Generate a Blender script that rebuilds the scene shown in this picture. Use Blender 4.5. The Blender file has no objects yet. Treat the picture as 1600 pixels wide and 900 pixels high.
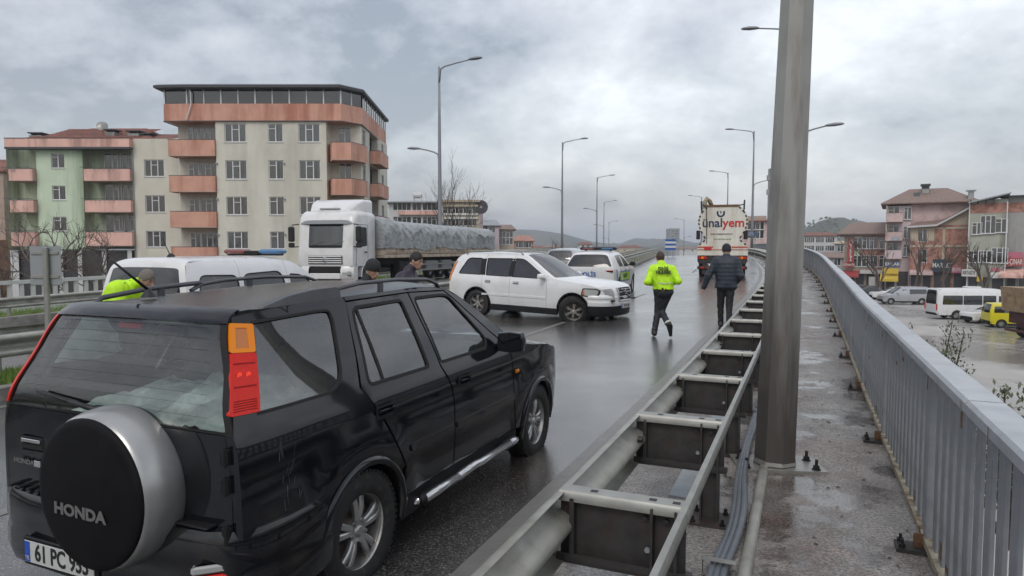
import bpy, bmesh, math, random
import numpy as np
from mathutils import Vector, Matrix, Euler, geometry, noise
R = math.radians
random.seed(7)
SC = bpy.context.scene
COL = SC.collection

# ---------------------------------------------------------------- camera
CAM_H, FPX, PITCH = 1.9, 1055.0, math.atan(61/1055)
cd = bpy.data.cameras.new('camera'); cam = bpy.data.objects.new('camera', cd); COL.objects.link(cam)
cam.location = (0, 0, CAM_H); cam.rotation_euler = (math.pi/2-PITCH, 0, 0)
cd.sensor_width = 36; cd.lens = FPX/1600*36; cd.clip_end = 8000; cd.clip_start = .05
SC.camera = cam
SC.view_settings.view_transform = 'Standard'; SC.view_settings.look = 'None'
SC.view_settings.exposure = 0.32; SC.view_settings.gamma = 1
SC.cycles.max_bounces = 8; SC.cycles.transparent_max_bounces = 16
SC.cycles.volume_bounces = 0; SC.cycles.use_denoising = True
SC.cycles.caustics_reflective = False; SC.cycles.caustics_refractive = False

# ---------------------------------------------------------------- world
SUN_EL, SUN_ROT = R(48), R(200)
w = bpy.data.worlds.new('World'); SC.world = w; w.use_nodes = True
nt = w.node_tree; nt.nodes.clear(); N = nt.nodes.new; L = nt.links.new
out = N('ShaderNodeOutputWorld'); bg = N('ShaderNodeBackground'); L(bg.outputs[0], out.inputs[0])
sky = N('ShaderNodeTexSky'); sky.sky_type = 'NISHITA'; sky.sun_disc = False
sky.sun_elevation = SUN_EL; sky.sun_rotation = SUN_ROT; sky.air_density = 1.5; sky.dust_density = 3
tc = N('ShaderNodeTexCoord'); sep = N('ShaderNodeSeparateXYZ'); L(tc.outputs['Generated'], sep.inputs[0])
def M_(op, a, b=None, c=None):
    n = N('ShaderNodeMath'); n.operation = op
    for i, v in enumerate((a, b, c)):
        if v is None: continue
        if isinstance(v, (int, float)): n.inputs[i].default_value = v
        else: L(v, n.inputs[i])
    return n.outputs[0]
zc = M_('MAXIMUM', sep.outputs[2], 0.0)
den = M_('ADD', zc, 0.42)
cx = N('ShaderNodeCombineXYZ'); L(M_('MULTIPLY', M_('DIVIDE', sep.outputs[0], den), -1.0), cx.inputs[0]); L(M_('DIVIDE', sep.outputs[1], den), cx.inputs[1])
def noi(scale, det, rough, vec, off=0, dist=0):
    n = N('ShaderNodeTexNoise'); n.inputs['Scale'].default_value = scale; n.inputs['Detail'].default_value = det
    n.inputs['Roughness'].default_value = rough; n.inputs['Distortion'].default_value = dist
    mp = N('ShaderNodeMapping'); mp.inputs['Location'].default_value = (off, off*.7, off*.3); mp.inputs['Scale'].default_value = (1, 1.05, 1)
    L(vec, mp.inputs[0]); L(mp.outputs[0], n.inputs['Vector']); return n.outputs[0]
n1 = noi(1.0, 8, .60, cx.outputs[0], 5.3, .1); n2 = noi(4.6, 8, .62, cx.outputs[0], 9.2, .15)
nm = M_('ADD', M_('MULTIPLY', n1, .76), M_('MULTIPLY', n2, .24))
rp = N('ShaderNodeValToRGB'); L(nm, rp.inputs[0])
els = rp.color_ramp.elements
els[0].position = .405; els[0].color = (.25, .262, .30, 1); els[1].position = .60; els[1].color = (.82, .825, .84, 1)
e = els.new(.46); e.color = (.425, .435, .47, 1); e = els.new(.54); e.color = (.63, .635, .655, 1)
# low sky: greyer blue towards the horizon, all round
rz = N('ShaderNodeMapRange'); L(zc, rz.inputs[0]); rz.inputs[1].default_value = .0; rz.inputs[2].default_value = .26
rz.interpolation_type = 'SMOOTHSTEP'
mxh = N('ShaderNodeMix'); mxh.data_type = 'RGBA'; L(rz.outputs[0], mxh.inputs[0])
mxl = N('ShaderNodeMix'); mxl.data_type = 'RGBA'; mxl.inputs[0].default_value = .45
L(rp.outputs[0], mxl.inputs[6]); mxl.inputs[7].default_value = (.36, .39, .47, 1)
L(mxl.outputs[2], mxh.inputs[6]); L(rp.outputs[0], mxh.inputs[7])
# blend a little of the physical sky under the cloud deck
sk = N('ShaderNodeMix'); sk.data_type = 'RGBA'; sk.inputs[0].default_value = .04
L(mxh.outputs[2], sk.inputs[6]); L(sky.outputs[0], sk.inputs[7])
sc_ = N('ShaderNodeVectorMath'); sc_.operation = 'SCALE'; L(sk.outputs[2], sc_.inputs[0]); sc_.inputs[3].default_value = 9.6
L(sc_.outputs[0], bg.inputs[0]); bg.inputs[1].default_value = .10
sd = bpy.data.lights.new('sun', 'SUN'); sun = bpy.data.objects.new('sun', sd); COL.objects.link(sun)
sd.energy = .8; sd.angle = R(25); sd.color = (1, .97, .93)
dirv = Vector((math.sin(SUN_ROT)*math.cos(SUN_EL), math.cos(SUN_ROT)*math.cos(SUN_EL), math.sin(SUN_EL)))
sun.rotation_euler = dirv.to_track_quat('Z', 'Y').to_euler()

# ---------------------------------------------------------------- materials
MAT = {}
def mat(name, col=(.5, .5, .5), rough=.6, metal=0, var=0, vscale=8, bump=0, bscale=40, col2=None, c2lo=.45, c2hi=.65,
        c2scale=3, coat=0, spec=.5, emit=None, wet=0, wetscale=2, wetlo=.45, wethi=.6, speck=0, speckscale=300, streak=False, trans=0, alpha=1, wavy=0, grain=0, gscale=90, low=None, coatr=.06, tracks=0):
    m = bpy.data.materials.new(name); m.use_nodes = True; nt = m.node_tree; nd = nt.nodes; ln = nt.links.new
    b = nd['Principled BSDF']; MAT[name] = m
    b.inputs['Roughness'].default_value = rough; b.inputs['Metallic'].default_value = metal
    b.inputs['Specular IOR Level'].default_value = spec
    b.inputs['Coat Weight'].default_value = coat; b.inputs['Coat Roughness'].default_value = coatr
    if trans: b.inputs['Transmission Weight'].default_value = trans
    if alpha < 1: b.inputs['Alpha'].default_value = alpha
    b.inputs['Base Color'].default_value = (*col, 1)
    if emit: b.inputs['Emission Color'].default_value = (*emit[:3], 1); b.inputs['Emission Strength'].default_value = emit[3]
    tc = nd.new('ShaderNodeTexCoord'); vec = tc.outputs['Object']
    if streak:
        mp = nd.new('ShaderNodeMapping'); mp.inputs['Scale'].default_value = (1, 1, .12); ln(vec, mp.inputs[0]); svec = mp.outputs[0]
    else: svec = vec
    def nz(scale, det=4, v=None, r=.6):
        n = nd.new('ShaderNodeTexNoise'); n.inputs['Scale'].default_value = scale; n.inputs['Detail'].default_value = det
        n.inputs['Roughness'].default_value = r; ln(v or vec, n.inputs['Vector']); return n.outputs[0]
    def mr(v, a, b_, c, d):
        n = nd.new('ShaderNodeMapRange'); n.inputs[1].default_value = a; n.inputs[2].default_value = b_
        n.inputs[3].default_value = c; n.inputs[4].default_value = d; ln(v, n.inputs[0]); return n.outputs[0]
    def mix(f, a, b_, bt='MIX'):
        n = nd.new('ShaderNodeMix'); n.data_type = 'RGBA'; n.blend_type = bt
        for i, v in ((0, f), (6, a), (7, b_)):
            if isinstance(v, (int, float)): n.inputs[i].default_value = v
            elif isinstance(v, tuple): n.inputs[i].default_value = (*v, 1)
            else: ln(v, n.inputs[i])
        return n.outputs[2]
    c = col
    if col2: c = mix(mr(nz(c2scale, 5, svec), c2lo, c2hi, 0, 1), col, col2)
    if var:
        v = mr(nz(vscale, 6), .3, .7, 1-var, 1+var)
        n = nd.new('ShaderNodeVectorMath'); n.operation = 'SCALE'
        if isinstance(c, tuple): n.inputs[0].default_value = c
        else: ln(c, n.inputs[0])
        ln(v, n.inputs[3]); c = n.outputs[0]
    if speck:
        c = mix(mr(nz(speckscale, 1), .62, .68, 0, speck), c, (.42, .40, .38))
    if grain:
        v = mr(nz(gscale, 2, None, .7), .35, .65, 1-grain, 1+grain)
        n = nd.new('ShaderNodeVectorMath'); n.operation = 'SCALE'
        if isinstance(c, tuple): n.inputs[0].default_value = c
        else: ln(c, n.inputs[0])
        ln(v, n.inputs[3]); c = n.outputs[0]
    if tracks:   # worn wheel tracks and patches running with the road
        mt = nd.new('ShaderNodeMapping'); mt.inputs['Rotation'].default_value = (0, 0, R(23.4)); mt.inputs['Scale'].default_value = (1.1, .05, 1); ln(vec, mt.inputs[0])
        v = mr(nz(1.0, 4, mt.outputs[0], .55), .35, .65, 1-tracks, 1+tracks); n = nd.new('ShaderNodeVectorMath'); n.operation = 'SCALE'
        if isinstance(c, tuple): n.inputs[0].default_value = c
        else: ln(c, n.inputs[0])
        ln(v, n.inputs[3]); c = n.outputs[0]
    if low:   # splash dirt near the foot: (z clean, z dirty, colour)
        sp_ = nd.new('ShaderNodeSeparateXYZ'); ln(vec, sp_.inputs[0]); ad = nd.new('ShaderNodeMath'); ad.operation = 'ADD'
        ln(sp_.outputs[2], ad.inputs[0]); ln(mr(nz(5, 5, svec), .3, .7, -.8, .8), ad.inputs[1]); c = mix(mr(ad.outputs[0], low[0], low[1], 0, .85), c, low[2])
    wv = None
    if wet:
        wv = mr(nz(wetscale, 5, None, .62), wetlo, wethi, 0, 1)
        n = nd.new('ShaderNodeVectorMath'); n.operation = 'SCALE'
        if isinstance(c, tuple): n.inputs[0].default_value = c
        else: ln(c, n.inputs[0])
        ln(mr(wv, 0, 1, 1, .55), n.inputs[3]); c = n.outputs[0]
        ln(mr(wv, 0, 1, rough, rough*(1-wet)), b.inputs['Roughness'])
    if not isinstance(c, tuple): ln(c, b.inputs['Base Color'])
    if bump or wavy:
        bp = nd.new('ShaderNodeBump'); bp.inputs['Distance'].default_value = .01
        h = nz(bscale, 3)
        if wavy:
            h = nz(wavy, 2); bp.inputs['Strength'].default_value = bump or .2; bp.inputs['Distance'].default_value = .12
        elif wv is not None:
            s = nd.new('ShaderNodeMath'); s.operation = 'MULTIPLY'; ln(mr(wv, 0, 1, bump, bump*.12), s.inputs[0]); s.inputs[1].default_value = 1
            ln(s.outputs[0], bp.inputs['Strength'])
        else: bp.inputs['Strength'].default_value = bump
        ln(h, bp.inputs['Height']); ln(bp.outputs[0], b.inputs['Normal'])
    return m
def glass(name, tint=(.5, .55, .56), refl=.12, rough=.02, dens=.6):
    """window glass: see-through tint under a clear reflection"""
    m = bpy.data.materials.new(name); m.use_nodes = True; nt = m.node_tree; nt.nodes.clear(); nd = nt.nodes; ln = nt.links.new
    o = nd.new('ShaderNodeOutputMaterial'); t = nd.new('ShaderNodeBsdfTransparent'); t.inputs[0].default_value = (*tint, 1)
    g = nd.new('ShaderNodeBsdfGlossy'); g.inputs['Roughness'].default_value = rough
    d = nd.new('ShaderNodeBsdfDiffuse'); d.inputs[0].default_value = (.045, .05, .053, 1)
    m1 = nd.new('ShaderNodeMixShader'); m1.inputs[0].default_value = dens; ln(t.outputs[0], m1.inputs[1]); ln(d.outputs[0], m1.inputs[2])
    fr = nd.new('ShaderNodeFresnel'); fr.inputs[0].default_value = 1.5
    ad = nd.new('ShaderNodeMath'); ad.operation = 'ADD'; ln(fr.outputs[0], ad.inputs[0]); ad.inputs[1].default_value = refl; ad.use_clamp = True
    m2 = nd.new('ShaderNodeMixShader'); ln(ad.outputs[0], m2.inputs[0]); ln(m1.outputs[0], m2.inputs[1]); ln(g.outputs[0], m2.inputs[2])
    ln(m2.outputs[0], o.inputs[0]); MAT[name] = m; return m

# ---------------------------------------------------------------- mesh builder
class MB:
    def __init__(s): s.v = []; s.f = []; s.m = []; s.ms = []; s.cur = 0; s.X = None
    def use(s, name):
        if name not in s.ms: s.ms.append(name)
        s.cur = s.ms.index(name); return s
    def add(s, vs, fs):
        o = len(s.v)
        if s.X is not None: vs = [s.X @ Vector(p) for p in vs]
        s.v += [tuple(p) for p in vs]; s.f += [tuple(i+o for i in f) for f in fs]; s.m += [s.cur]*len(fs); return s
    def box(s, x0, x1, y0, y1, z0, z1, rot=None, c=None):
        vs = [Vector((x, y, z)) for x in (x0, x1) for y in (y0, y1) for z in (z0, z1)]
        if rot is not None: c = Vector(c or (0, 0, 0)); vs = [rot @ (p-c)+c for p in vs]
        return s.add(vs, [(0, 1, 3, 2), (4, 6, 7, 5), (0, 4, 5, 1), (2, 3, 7, 6), (0, 2, 6, 4), (1, 5, 7, 3)])
    def bbox(s, c, sz, b=.01, rot=None):
        """box with chamfered vertical+horizontal edges"""
        cx, cy, cz = c; hx, hy, hz = sz[0]/2, sz[1]/2, sz[2]/2; b = min(b, hx*.9, hy*.9, hz*.9)
        rings = []
        for z, d in ((-hz, b), (-hz+b, 0), (hz-b, 0), (hz, b)):
            X, Y = hx-d, hy-d
            rings.append([(X-b, -Y, z), (X, -Y+b, z), (X, Y-b, z), (X-b, Y, z), (-X+b, Y, z), (-X, Y-b, z), (-X, -Y+b, z), (-X+b, -Y, z)])
        M = (rot or Matrix()).to_3x3()
        vs = [M @ Vector(p)+Vector(c) for r in rings for p in r]
        fs = [tuple(range(7, -1, -1)), tuple(range(24, 32))]
        for k in range(3):
            for i in range(8): j = (i+1) % 8; fs.append((k*8+i, k*8+j, k*8+8+j, k*8+8+i))
        return s.add(vs, fs)
    def loft(s, rings, closed=True, cap=False):
        n = len(rings[0]); vs = [p for r in rings for p in r]; fs = []
        for k in range(len(rings)-1):
            for i in range(n if closed else n-1):
                j = (i+1) % n; fs.append((k*n+i, k*n+j, (k+1)*n+j, (k+1)*n+i))
        if cap: fs.append(tuple(range(n-1, -1, -1))); fs.append(tuple(range((len(rings)-1)*n, len(rings)*n)))
        return s.add(vs, fs)
    def tube(s, path, r, n=8, cap=True, ry=None):
        path = [Vector(p) for p in path]; rr = r if isinstance(r, (list, tuple)) else [r]*len(path); rings = []
        up = None
        for i, p in enumerate(path):
            d = (path[min(i+1, len(path)-1)]-path[max(i-1, 0)]).normalized()
            if up is None: up = Vector((0, 0, 1)) if abs(d.z) < .9 else Vector((1, 0, 0))
            a = d.cross(up).normalized(); b = a.cross(d).normalized(); up = b
            rings.append([p+a*math.cos(2*math.pi*k/n)*rr[i]+b*math.sin(2*math.pi*k/n)*(rr[i] if ry is None else ry) for k in range(n)])
        return s.loft(rings, True, cap)
    def lathe(s, prof, n=32, axis='Y', c=(0, 0, 0), a0=0, a1=2*math.pi):
        """prof: (r, h) pairs, h along axis"""
        full = abs(a1-a0-2*math.pi) < 1e-6; m = n if full else n+1; rings = []
        for r, h in prof:
            ring = []
            for k in range(m):
                a = a0+(a1-a0)*k/n; u, v = r*math.cos(a), r*math.sin(a)
                q = {'Y': (u, h, v), 'Z': (u, v, h), 'X': (h, u, v)}[axis]; ring.append((q[0]+c[0], q[1]+c[1], q[2]+c[2]))
            rings.append(ring)
        return s.loft(rings, full, False)
    def prism(s, poly, y0, y1, fn=None):
        """extrude an (x,z) polygon along y"""
        fn = fn or (lambda x, y, z: (x, y, z)); n = len(poly)
        vs = [fn(x, y0, z) for x, z in poly]+[fn(x, y1, z) for x, z in poly]
        fs = [tuple(range(n)), tuple(range(2*n-1, n-1, -1))]+[(i, i+n, (i+1) % n+n, (i+1) % n) for i in range(n)]
        return s.add(vs, fs)
    def build(s, name, parent=None, loc=None, rot=None, smooth=False, rec=True, weld=False):
        me = bpy.data.meshes.new(name); me.from_pydata(s.v, [], s.f)
        for k in s.ms: me.materials.append(MAT[k])
        me.polygons.foreach_set('material_index', s.m)
        if rec or weld:
            bm = bmesh.new(); bm.from_mesh(me)
            if weld: bmesh.ops.remove_doubles(bm, verts=bm.verts, dist=1e-4)
            if rec: bmesh.ops.recalc_face_normals(bm, faces=bm.faces)
            bm.to_mesh(me); bm.free()
        if smooth:
            me.polygons.foreach_set('use_smooth', [True]*len(me.polygons))
            if smooth is not True: me.set_sharp_from_angle(angle=R(smooth))
        me.update()
        o = bpy.data.objects.new(name, me); COL.objects.link(o)
        if parent is not None: o.parent = parent
        if loc is not None: o.location = loc
        if rot is not None: o.rotation_euler = rot
        return o
def tag(o, label=None, cat=None, group=None, kind=None):
    if label: o['label'] = label
    if cat: o['category'] = cat
    if group: o['group'] = group
    if kind: o['kind'] = kind
    return o
def thing(name, label, cat, loc=(0, 0, 0), rz=0, group=None):
    o = bpy.data.objects.new(name, None); COL.objects.link(o); o.location = loc; o.rotation_euler = (0, 0, rz)
    return tag(o, label, cat, group)
def dup(o, loc=None, rz=None, label=None, parent=None):
    c = o.copy(); COL.objects.link(c)
    if parent is not None: c.parent = parent
    for ch in list(o.children): dup(ch, parent=c)
    if loc is not None: c.location = loc
    if rz is not None: c.rotation_euler = (0, 0, rz)
    if label: c['label'] = label
    return c
def text(s, name, size, m, parent, loc, rot, extr=.002, bold=0, sx=1, align='CENTER'):
    cu = bpy.data.curves.new(name, 'FONT'); cu.body = s; cu.size = size; cu.extrude = extr; cu.offset = bold
    cu.align_x = align; cu.align_y = 'CENTER'; cu.materials.append(MAT[m]); cu.resolution_u = 3
    tmp = bpy.data.objects.new(name, cu); COL.objects.link(tmp); bpy.context.view_layer.update()
    me = bpy.data.meshes.new_from_object(tmp.evaluated_get(bpy.context.evaluated_depsgraph_get())); bpy.data.objects.remove(tmp); bpy.data.curves.remove(cu)
    o = bpy.data.objects.new(name, me); COL.objects.link(o); o.parent = parent; o.location = loc; o.rotation_euler = rot; o.scale = (sx, 1, 1)
    return o
def lerp(tab, x):
    return float(np.interp(x, [p[0] for p in tab], [p[1] for p in tab]))
def sm(tab, x):
    """smooth interpolation of a table"""
    xs = [p[0] for p in tab]; ys = [p[1] for p in tab]
    if x <= xs[0]: return ys[0]
    if x >= xs[-1]: return ys[-1]
    i = next(k for k in range(len(xs)-1) if xs[k+1] >= x); n = len(xs)
    t = (x-xs[i])/(xs[i+1]-xs[i]); h = xs[i+1]-xs[i]
    d = lambda k: 0 if k <= 0 or k >= n-1 else (0 if (ys[k+1]-ys[k])*(ys[k]-ys[k-1]) <= 0 else (ys[k+1]-ys[k-1])/(xs[k+1]-xs[k-1]))
    return (2*t**3-3*t*t+1)*ys[i]+(t**3-2*t*t+t)*h*d(i)+(-2*t**3+3*t*t)*ys[i+1]+(t**3-t*t)*h*d(i+1)

def inv_rd(x, y):
    i = int(np.argmin([(a-x)**2+(b-y)**2 for a, b in zip(_X, _Y)])); s = _S[i]; h = hd(s); dx, dy = x-_X[i], y-_Y[i]
    s += dx*math.sin(h)+dy*math.cos(h); return s, -dx*math.cos(h)+dy*math.sin(h)
def road_z(x, y):
    s, t = inv_rd(x, y); return rd(s, t).z
# a pixel of the photograph at depth Y -> X
def px(u, Y): return (u-800)/FPX*Y
def pz(v, Y): return CAM_H-(v-389)*Y/FPX

# ---------------------------------------------------------------- road frame: s along the kerb rail, t to the left
HEAD = [(-30, 23.4), (22, 23.4), (50, 16.8), (85, 13.8), (125, 10.3), (400, 9.5)]
PROF = [(-30, 0), (8, .04), (14, .14), (20, .22), (28, .36), (37, .56), (50, .88), (62, 1.10), (76, 1.2), (95, 1.05), (130, .2), (200, -2), (300, -3.6), (400, -4)]
_S = [-20.0]; _P = [Vector((-1.124, 0)) - Vector((math.sin(R(23.4)), math.cos(R(23.4))))*20]
while _S[-1] < 380:
    h = R(sm(HEAD, _S[-1]+.5)); _P.append(_P[-1]+Vector((math.sin(h), math.cos(h)))); _S.append(_S[-1]+1)
_X = [p.x for p in _P]; _Y = [p.y for p in _P]
def hd(s): return R(sm(HEAD, s))
def rd(s, t, z=0.0, abs_z=False):
    x = float(np.interp(s, _S, _X)); y = float(np.interp(s, _S, _Y)); h = hd(s)
    zz = z if abs_z else sm(PROF, s)+(.05 if t <= 0 else -.02*(t-2.5))+z
    return Vector((x-math.cos(h)*t, y+math.sin(h)*t, zz))
def rot_s(s): return -hd(s)          # z-rotation that turns local +Y onto the road direction
# ---------------------------------------------------------------- setting materials
mat('asphalt', (.078, .075, .074), .30, var=.22, vscale=1.2, bump=.65, bscale=85, wet=.62, wetscale=.30, wetlo=.30, wethi=.66, speck=.5, speckscale=85, grain=.75, gscale=60, col2=(.115, .092, .072), c2lo=.5, c2hi=.68, c2scale=.28, spec=.6, coat=.6, coatr=.20, tracks=.4)
mat('asphalt_lot', (.40, .385, .365), .45, var=.15, vscale=.35, bump=.2, bscale=30, wet=.55, wetscale=.12, wetlo=.42, wethi=.6, col2=(.40, .37, .33), c2lo=.45, c2hi=.6, c2scale=.06)
mat('walk_concrete', (.25, .236, .222), .5, var=.3, vscale=3, bump=.8, bscale=75, wet=.82, wetscale=1.6, wetlo=.49, wethi=.57, speck=.5, speckscale=95, grain=.5, gscale=55, col2=(.165, .125, .108), c2lo=.45, c2hi=.68, c2scale=1.3)
mat('kerb_concrete', (.23, .22, .20), .7, var=.25, vscale=5, bump=.4, bscale=60, col2=(.12, .11, .09), c2scale=2)
mat('bridge_concrete', (.30, .29, .28), .75, var=.2, vscale=2, bump=.2, streak=True, col2=(.18, .17, .16), c2scale=3)
mat('galv_rail', (.36, .36, .325), .48, metal=.35, var=.18, vscale=5, bump=.08, col2=(.22, .20, .16), c2lo=.5, c2hi=.75, c2scale=3)
mat('galv_light', (.29, .29, .27), .4, metal=.45, var=.15, vscale=9)
mat('rust_dark', (.042, .040, .039), .55, metal=.1, var=.35, vscale=8, col2=(.070, .040, .032), c2lo=.5, c2hi=.8, c2scale=5)
mat('pole_steel', (.28, .28, .265), .42, metal=.25, var=.12, vscale=2, streak=True, col2=(.15, .12, .10), c2lo=.50, c2hi=.72, c2scale=7, low=(2.1, .7, (.055, .047, .042)))
mat('pole_far', (.24, .25, .27), .5, metal=.3)
mat('rail_paint', (.40, .42, .445), .42, metal=.1, var=.12, vscale=6, col2=(.27, .29, .32), c2lo=.5, c2hi=.75, c2scale=2, spec=.5)
mat('rail_paint_bar', (.225, .238, .255), .5, var=.2, vscale=5, streak=True, col2=(.20, .165, .13), c2lo=.62, c2hi=.78, c2scale=9)
mat('rust', (.16, .085, .045), .85, var=.4, vscale=20, bump=.4, bscale=80)
mat('rust_yellow', (.33, .29, .21), .8, var=.3, vscale=14, col2=(.16, .09, .05), c2lo=.5, c2hi=.65, c2scale=12)
mat('bolt_dark', (.035, .034, .036), .5, metal=.6)
mat('conduit', (.13, .145, .165), .45, var=.15)
mat('steel_plate', (.36, .39, .42), .38, metal=.3, var=.2, vscale=4)
mat('line_paint', (.17, .165, .16), .4, var=.2, vscale=9, col2=(.16, .155, .15), c2lo=.42, c2hi=.62, c2scale=9)
mat('grass', (.16, .25, .05), .7, var=.4, vscale=6)
mat('soil', (.11, .10, .06), .9, var=.3, vscale=3, bump=.5, bscale=20, col2=(.08, .12, .035), c2scale=1.5, c2lo=.4, c2hi=.5)
mat('hill', (.055, .07, .06), .95, var=.25, vscale=.02, col2=(.10, .10, .08), c2lo=.42, c2hi=.6, c2scale=.012)
mat('white_rail', (.58, .58, .56), .6, var=.15, vscale=4)
mat('terrain', (.14, .135, .12), .9, var=.25, vscale=.06, col2=(.09, .10, .06), c2scale=.03)

def struct(o): o['kind'] = 'structure'; return o
def strip(name, m, s0, s1, ds, cross, parent=None, kind='structure', smooth=True, col=None):
    """loft an open section [(t, z)] along the road"""
    mb = MB().use(m); ss = []; s = s0
    while s < s1+1e-6: ss.append(s); s += ds
    rings = []
    for s in ss:
        rings.append([rd(s, t, z) for t, z in cross])
    mb.loft(rings, False); o = mb.build(name, parent, smooth=smooth)
    if kind: o['kind'] = kind
    return o
def ribbon(mb, s0, s1, ds, sec, closed=False, cap=False):
    n = max(1, int(round((s1-s0)/ds))); rings = [[rd(s0+(s1-s0)*k/n, t, z) for t, z in sec] for k in range(n+1)]
    mb.loft(rings, closed, cap)

# ground far below the flyover, one sheet to the horizon
g = MB().use('terrain'); GZ = -4.0
def gz(x, y):
    return GZ
xs = [-4000, -1500, -700, -300, -120, -60, 0, 60, 120, 300, 700, 1500, 4000]; ys = [-400, -60, 0, 60, 120, 300, 700, 1500, 3800]
g.add([(x, y, GZ) for x in xs for y in ys], [(i*9+j, i*9+j+1, i*9+9+j+1, i*9+9+j) for i in range(12) for j in range(8)])
struct(g.build('terrain'))
g = MB().use('asphalt_lot'); g.add([(4, -10, GZ+.004), (160, -10, GZ+.004), (160, 93, GZ+.004), (4, 93, GZ+.004)], [(0, 1, 2, 3)])
struct(g.build('parking_lot'))
# bridge deck body under the road
d = MB().use('bridge_concrete')
ribbon(d, -18, 200, 2, [(23.2, .10), (23.2, -.9), (12, -1.6), (2, -1.6), (-1.88, -.9), (-1.88, .085)])
struct(d.build('flyover_deck'))
strip('road', 'asphalt', -18, 260, 1, [(.42, 0), (4, 0), (8.6, 0)])
strip('oncoming_road', 'asphalt', -18, 260, 1, [(10.3, 0), (15, 0), (19.3, 0)])
strip('walkway', 'walk_concrete', -18, 200, .5, [(.42, -.10), (.40, .085), (.0, .10), (-.9, .10), (-1.87, .10)])
strip('median_kerb', 'kerb_concrete', -18, 200, 1, [(8.58, -.05), (8.6, .16), (8.82, .17), (8.84, -.02)], smooth=False)
strip('far_median_kerb', 'kerb_concrete', -18, 200, 1, [(10.1, -.02), (10.1, .16), (10.32, .16), (10.34, -.05)], smooth=False)
strip('median_soil', 'soil', -18, 200, 1, [(8.8, .08), (9.4, .13), (10.12, .08)])
strip('verge_soil', 'soil', -18, 200, 1, [(19.6, .06), (21, .12), (23.3, .11)])
strip('verge_kerb', 'kerb_concrete', -18, 200, 1, [(19.28, -.05), (19.3, .22), (19.6, .23), (19.62, 0)], smooth=False)
# painted lines
strip('edge_line', 'line_paint', -18, 200, 1, [(.62, .004), (.76, .004)])
strip('median_edge_line', 'line_paint', -18, 200, 1, [(8.1, .004), (8.24, .004)])
lm = MB().use('line_paint')
for s in [3, 12, 21, 30, 39, 48, 57, 66, 75]: ribbon(lm, s+.3, s+3.9, .6, [(4.2, .004), (4.33, .004)])
struct(lm.build('lane_line'))

# ---------------------------------------------------------------- guardrails
def w_sec(t, z0, out=1):
    """W-beam section; out=+1 ridges towards +t"""
    k = .095*out
    return [(t+.30*k, z0+.312), (t+.62*k, z0+.308), (t+.92*k, z0+.285), (t+k, z0+.258), (t+.92*k, z0+.236), (t+.55*k, z0+.214), (t+.15*k, z0+.192), (t-.05*k, z0+.170), (t-.08*k, z0+.156),
            (t-.05*k, z0+.142), (t+.15*k, z0+.120), (t+.55*k, z0+.098), (t+.92*k, z0+.076), (t+k, z0+.054), (t+.92*k, z0+.027), (t+.62*k, z0+.004), (t+.30*k, z0)]
def wbeam(parent, s0, s1, t, z0, out, m='galv_rail', name='beam'):
    mb = MB().use(m); sec = w_sec(t, z0, out); ribbon(mb, s0, s1, 1.0 if s1-s0 > 3 else .5, sec)
    sec2 = [(a-.004*out, b) for a, b in sec]; ribbon(mb, s0, s1, 1.0, sec2); return mb.build(name, parent, smooth=50, rec=False)
gr = thing('guardrail', 'double steel guardrail with spacer beams between road and walkway', 'guardrail')
# face beams in 4.26 m lengths with overlapped joints
SP = 1.5; k = 0
s = -1.2
while s < 86:
    z = .43
    b = wbeam(gr, s-.16, s+4.26, -.10, z+(.001 if k % 2 else 0), 1, name='beam'); k += 1
    # joint plate bolts
    s += 4.26
sp_me = None; post_me = None
def spacer_mesh():
    mb = MB().use('rust_dark')
    # C-channel lying across: web plate, bottom flange; galvanised top flange, local x across (-t), y along road
    mb.box(-.055, .50, -.006, .006, -.30, -.03)
    mb.box(-.06, .52, -.05, .05, -.325, -.31); mb.box(-.06, .52, -.055, -.045, -.31, -.28)
    mb.box(.0, .02, -.05, .05, -.31, -.03)
    for x, z in ((.33, -.08), (.42, -.08), (.40, -.24), (.46, -.15)): mb.tube([(x, -.006, z), (x, -.022, z)], .012, 6)
    mb.use('steel_plate').tube([(.34, -.007, -.22), (.34, -.017, -.22)], .013, 6)
    return mb
def top_mesh():
    mb = MB().use('galv_light'); n = 5; rings = []
    for x in (-.05, .0, .25, .46, .50):
        rings.append([(x, -.05, -.045), (x, -.05, -.012), (x, -.04, 0), (x, .04, 0), (x, .05, -.012), (x, .05, -.045)])
    mb.loft(rings, False)
    mb.use('bolt_dark')
    for x in (.10, .36, .46): mb.box(x-.016, x+.016, -.012, .012, .0005, .002)
    return mb
def post_mesh():
    mb = MB().use('rust_dark')
    mb.box(.36, .37, -.06, .06, -.635, -.02); mb.box(.46, .47, -.06, .06, -.635, -.02); mb.box(.37, .46, -.005, .005, -.635, -.02)
    return mb
def base_mesh():
    mb = MB().use('rust_dark'); mb.box(.30, .53, -.12, .12, -.65, -.635)
    mb.use('bolt_dark')
    for x in (.325, .505):
        for y in (-.095, .095): mb.tube([(x, y, -.635), (x, y, -.595)], .011, 6); mb.tube([(x, y, -.635), (x, y, -.62)], .019, 6)
    return mb
protos = [f() for f in (spacer_mesh, top_mesh, post_mesh, base_mesh)]
names = ['spacer_beam', 'spacer_cap', 'post', 'base_plate']; mes = None
s = .29; first = None
while s < 84:
    if first is None:
        objs = [m.build(n, gr, smooth=40) for m, n in zip(protos, names)]; first = objs
    else:
        objs = []
        for o in first:
            c = o.copy(); COL.objects.link(c); c.parent = gr; objs.append(c)
    for o in objs:
        o.location = rd(s, -.10, .10+.65); o.rotation_euler = (0, 0, rot_s(s))
    s += SP
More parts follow.
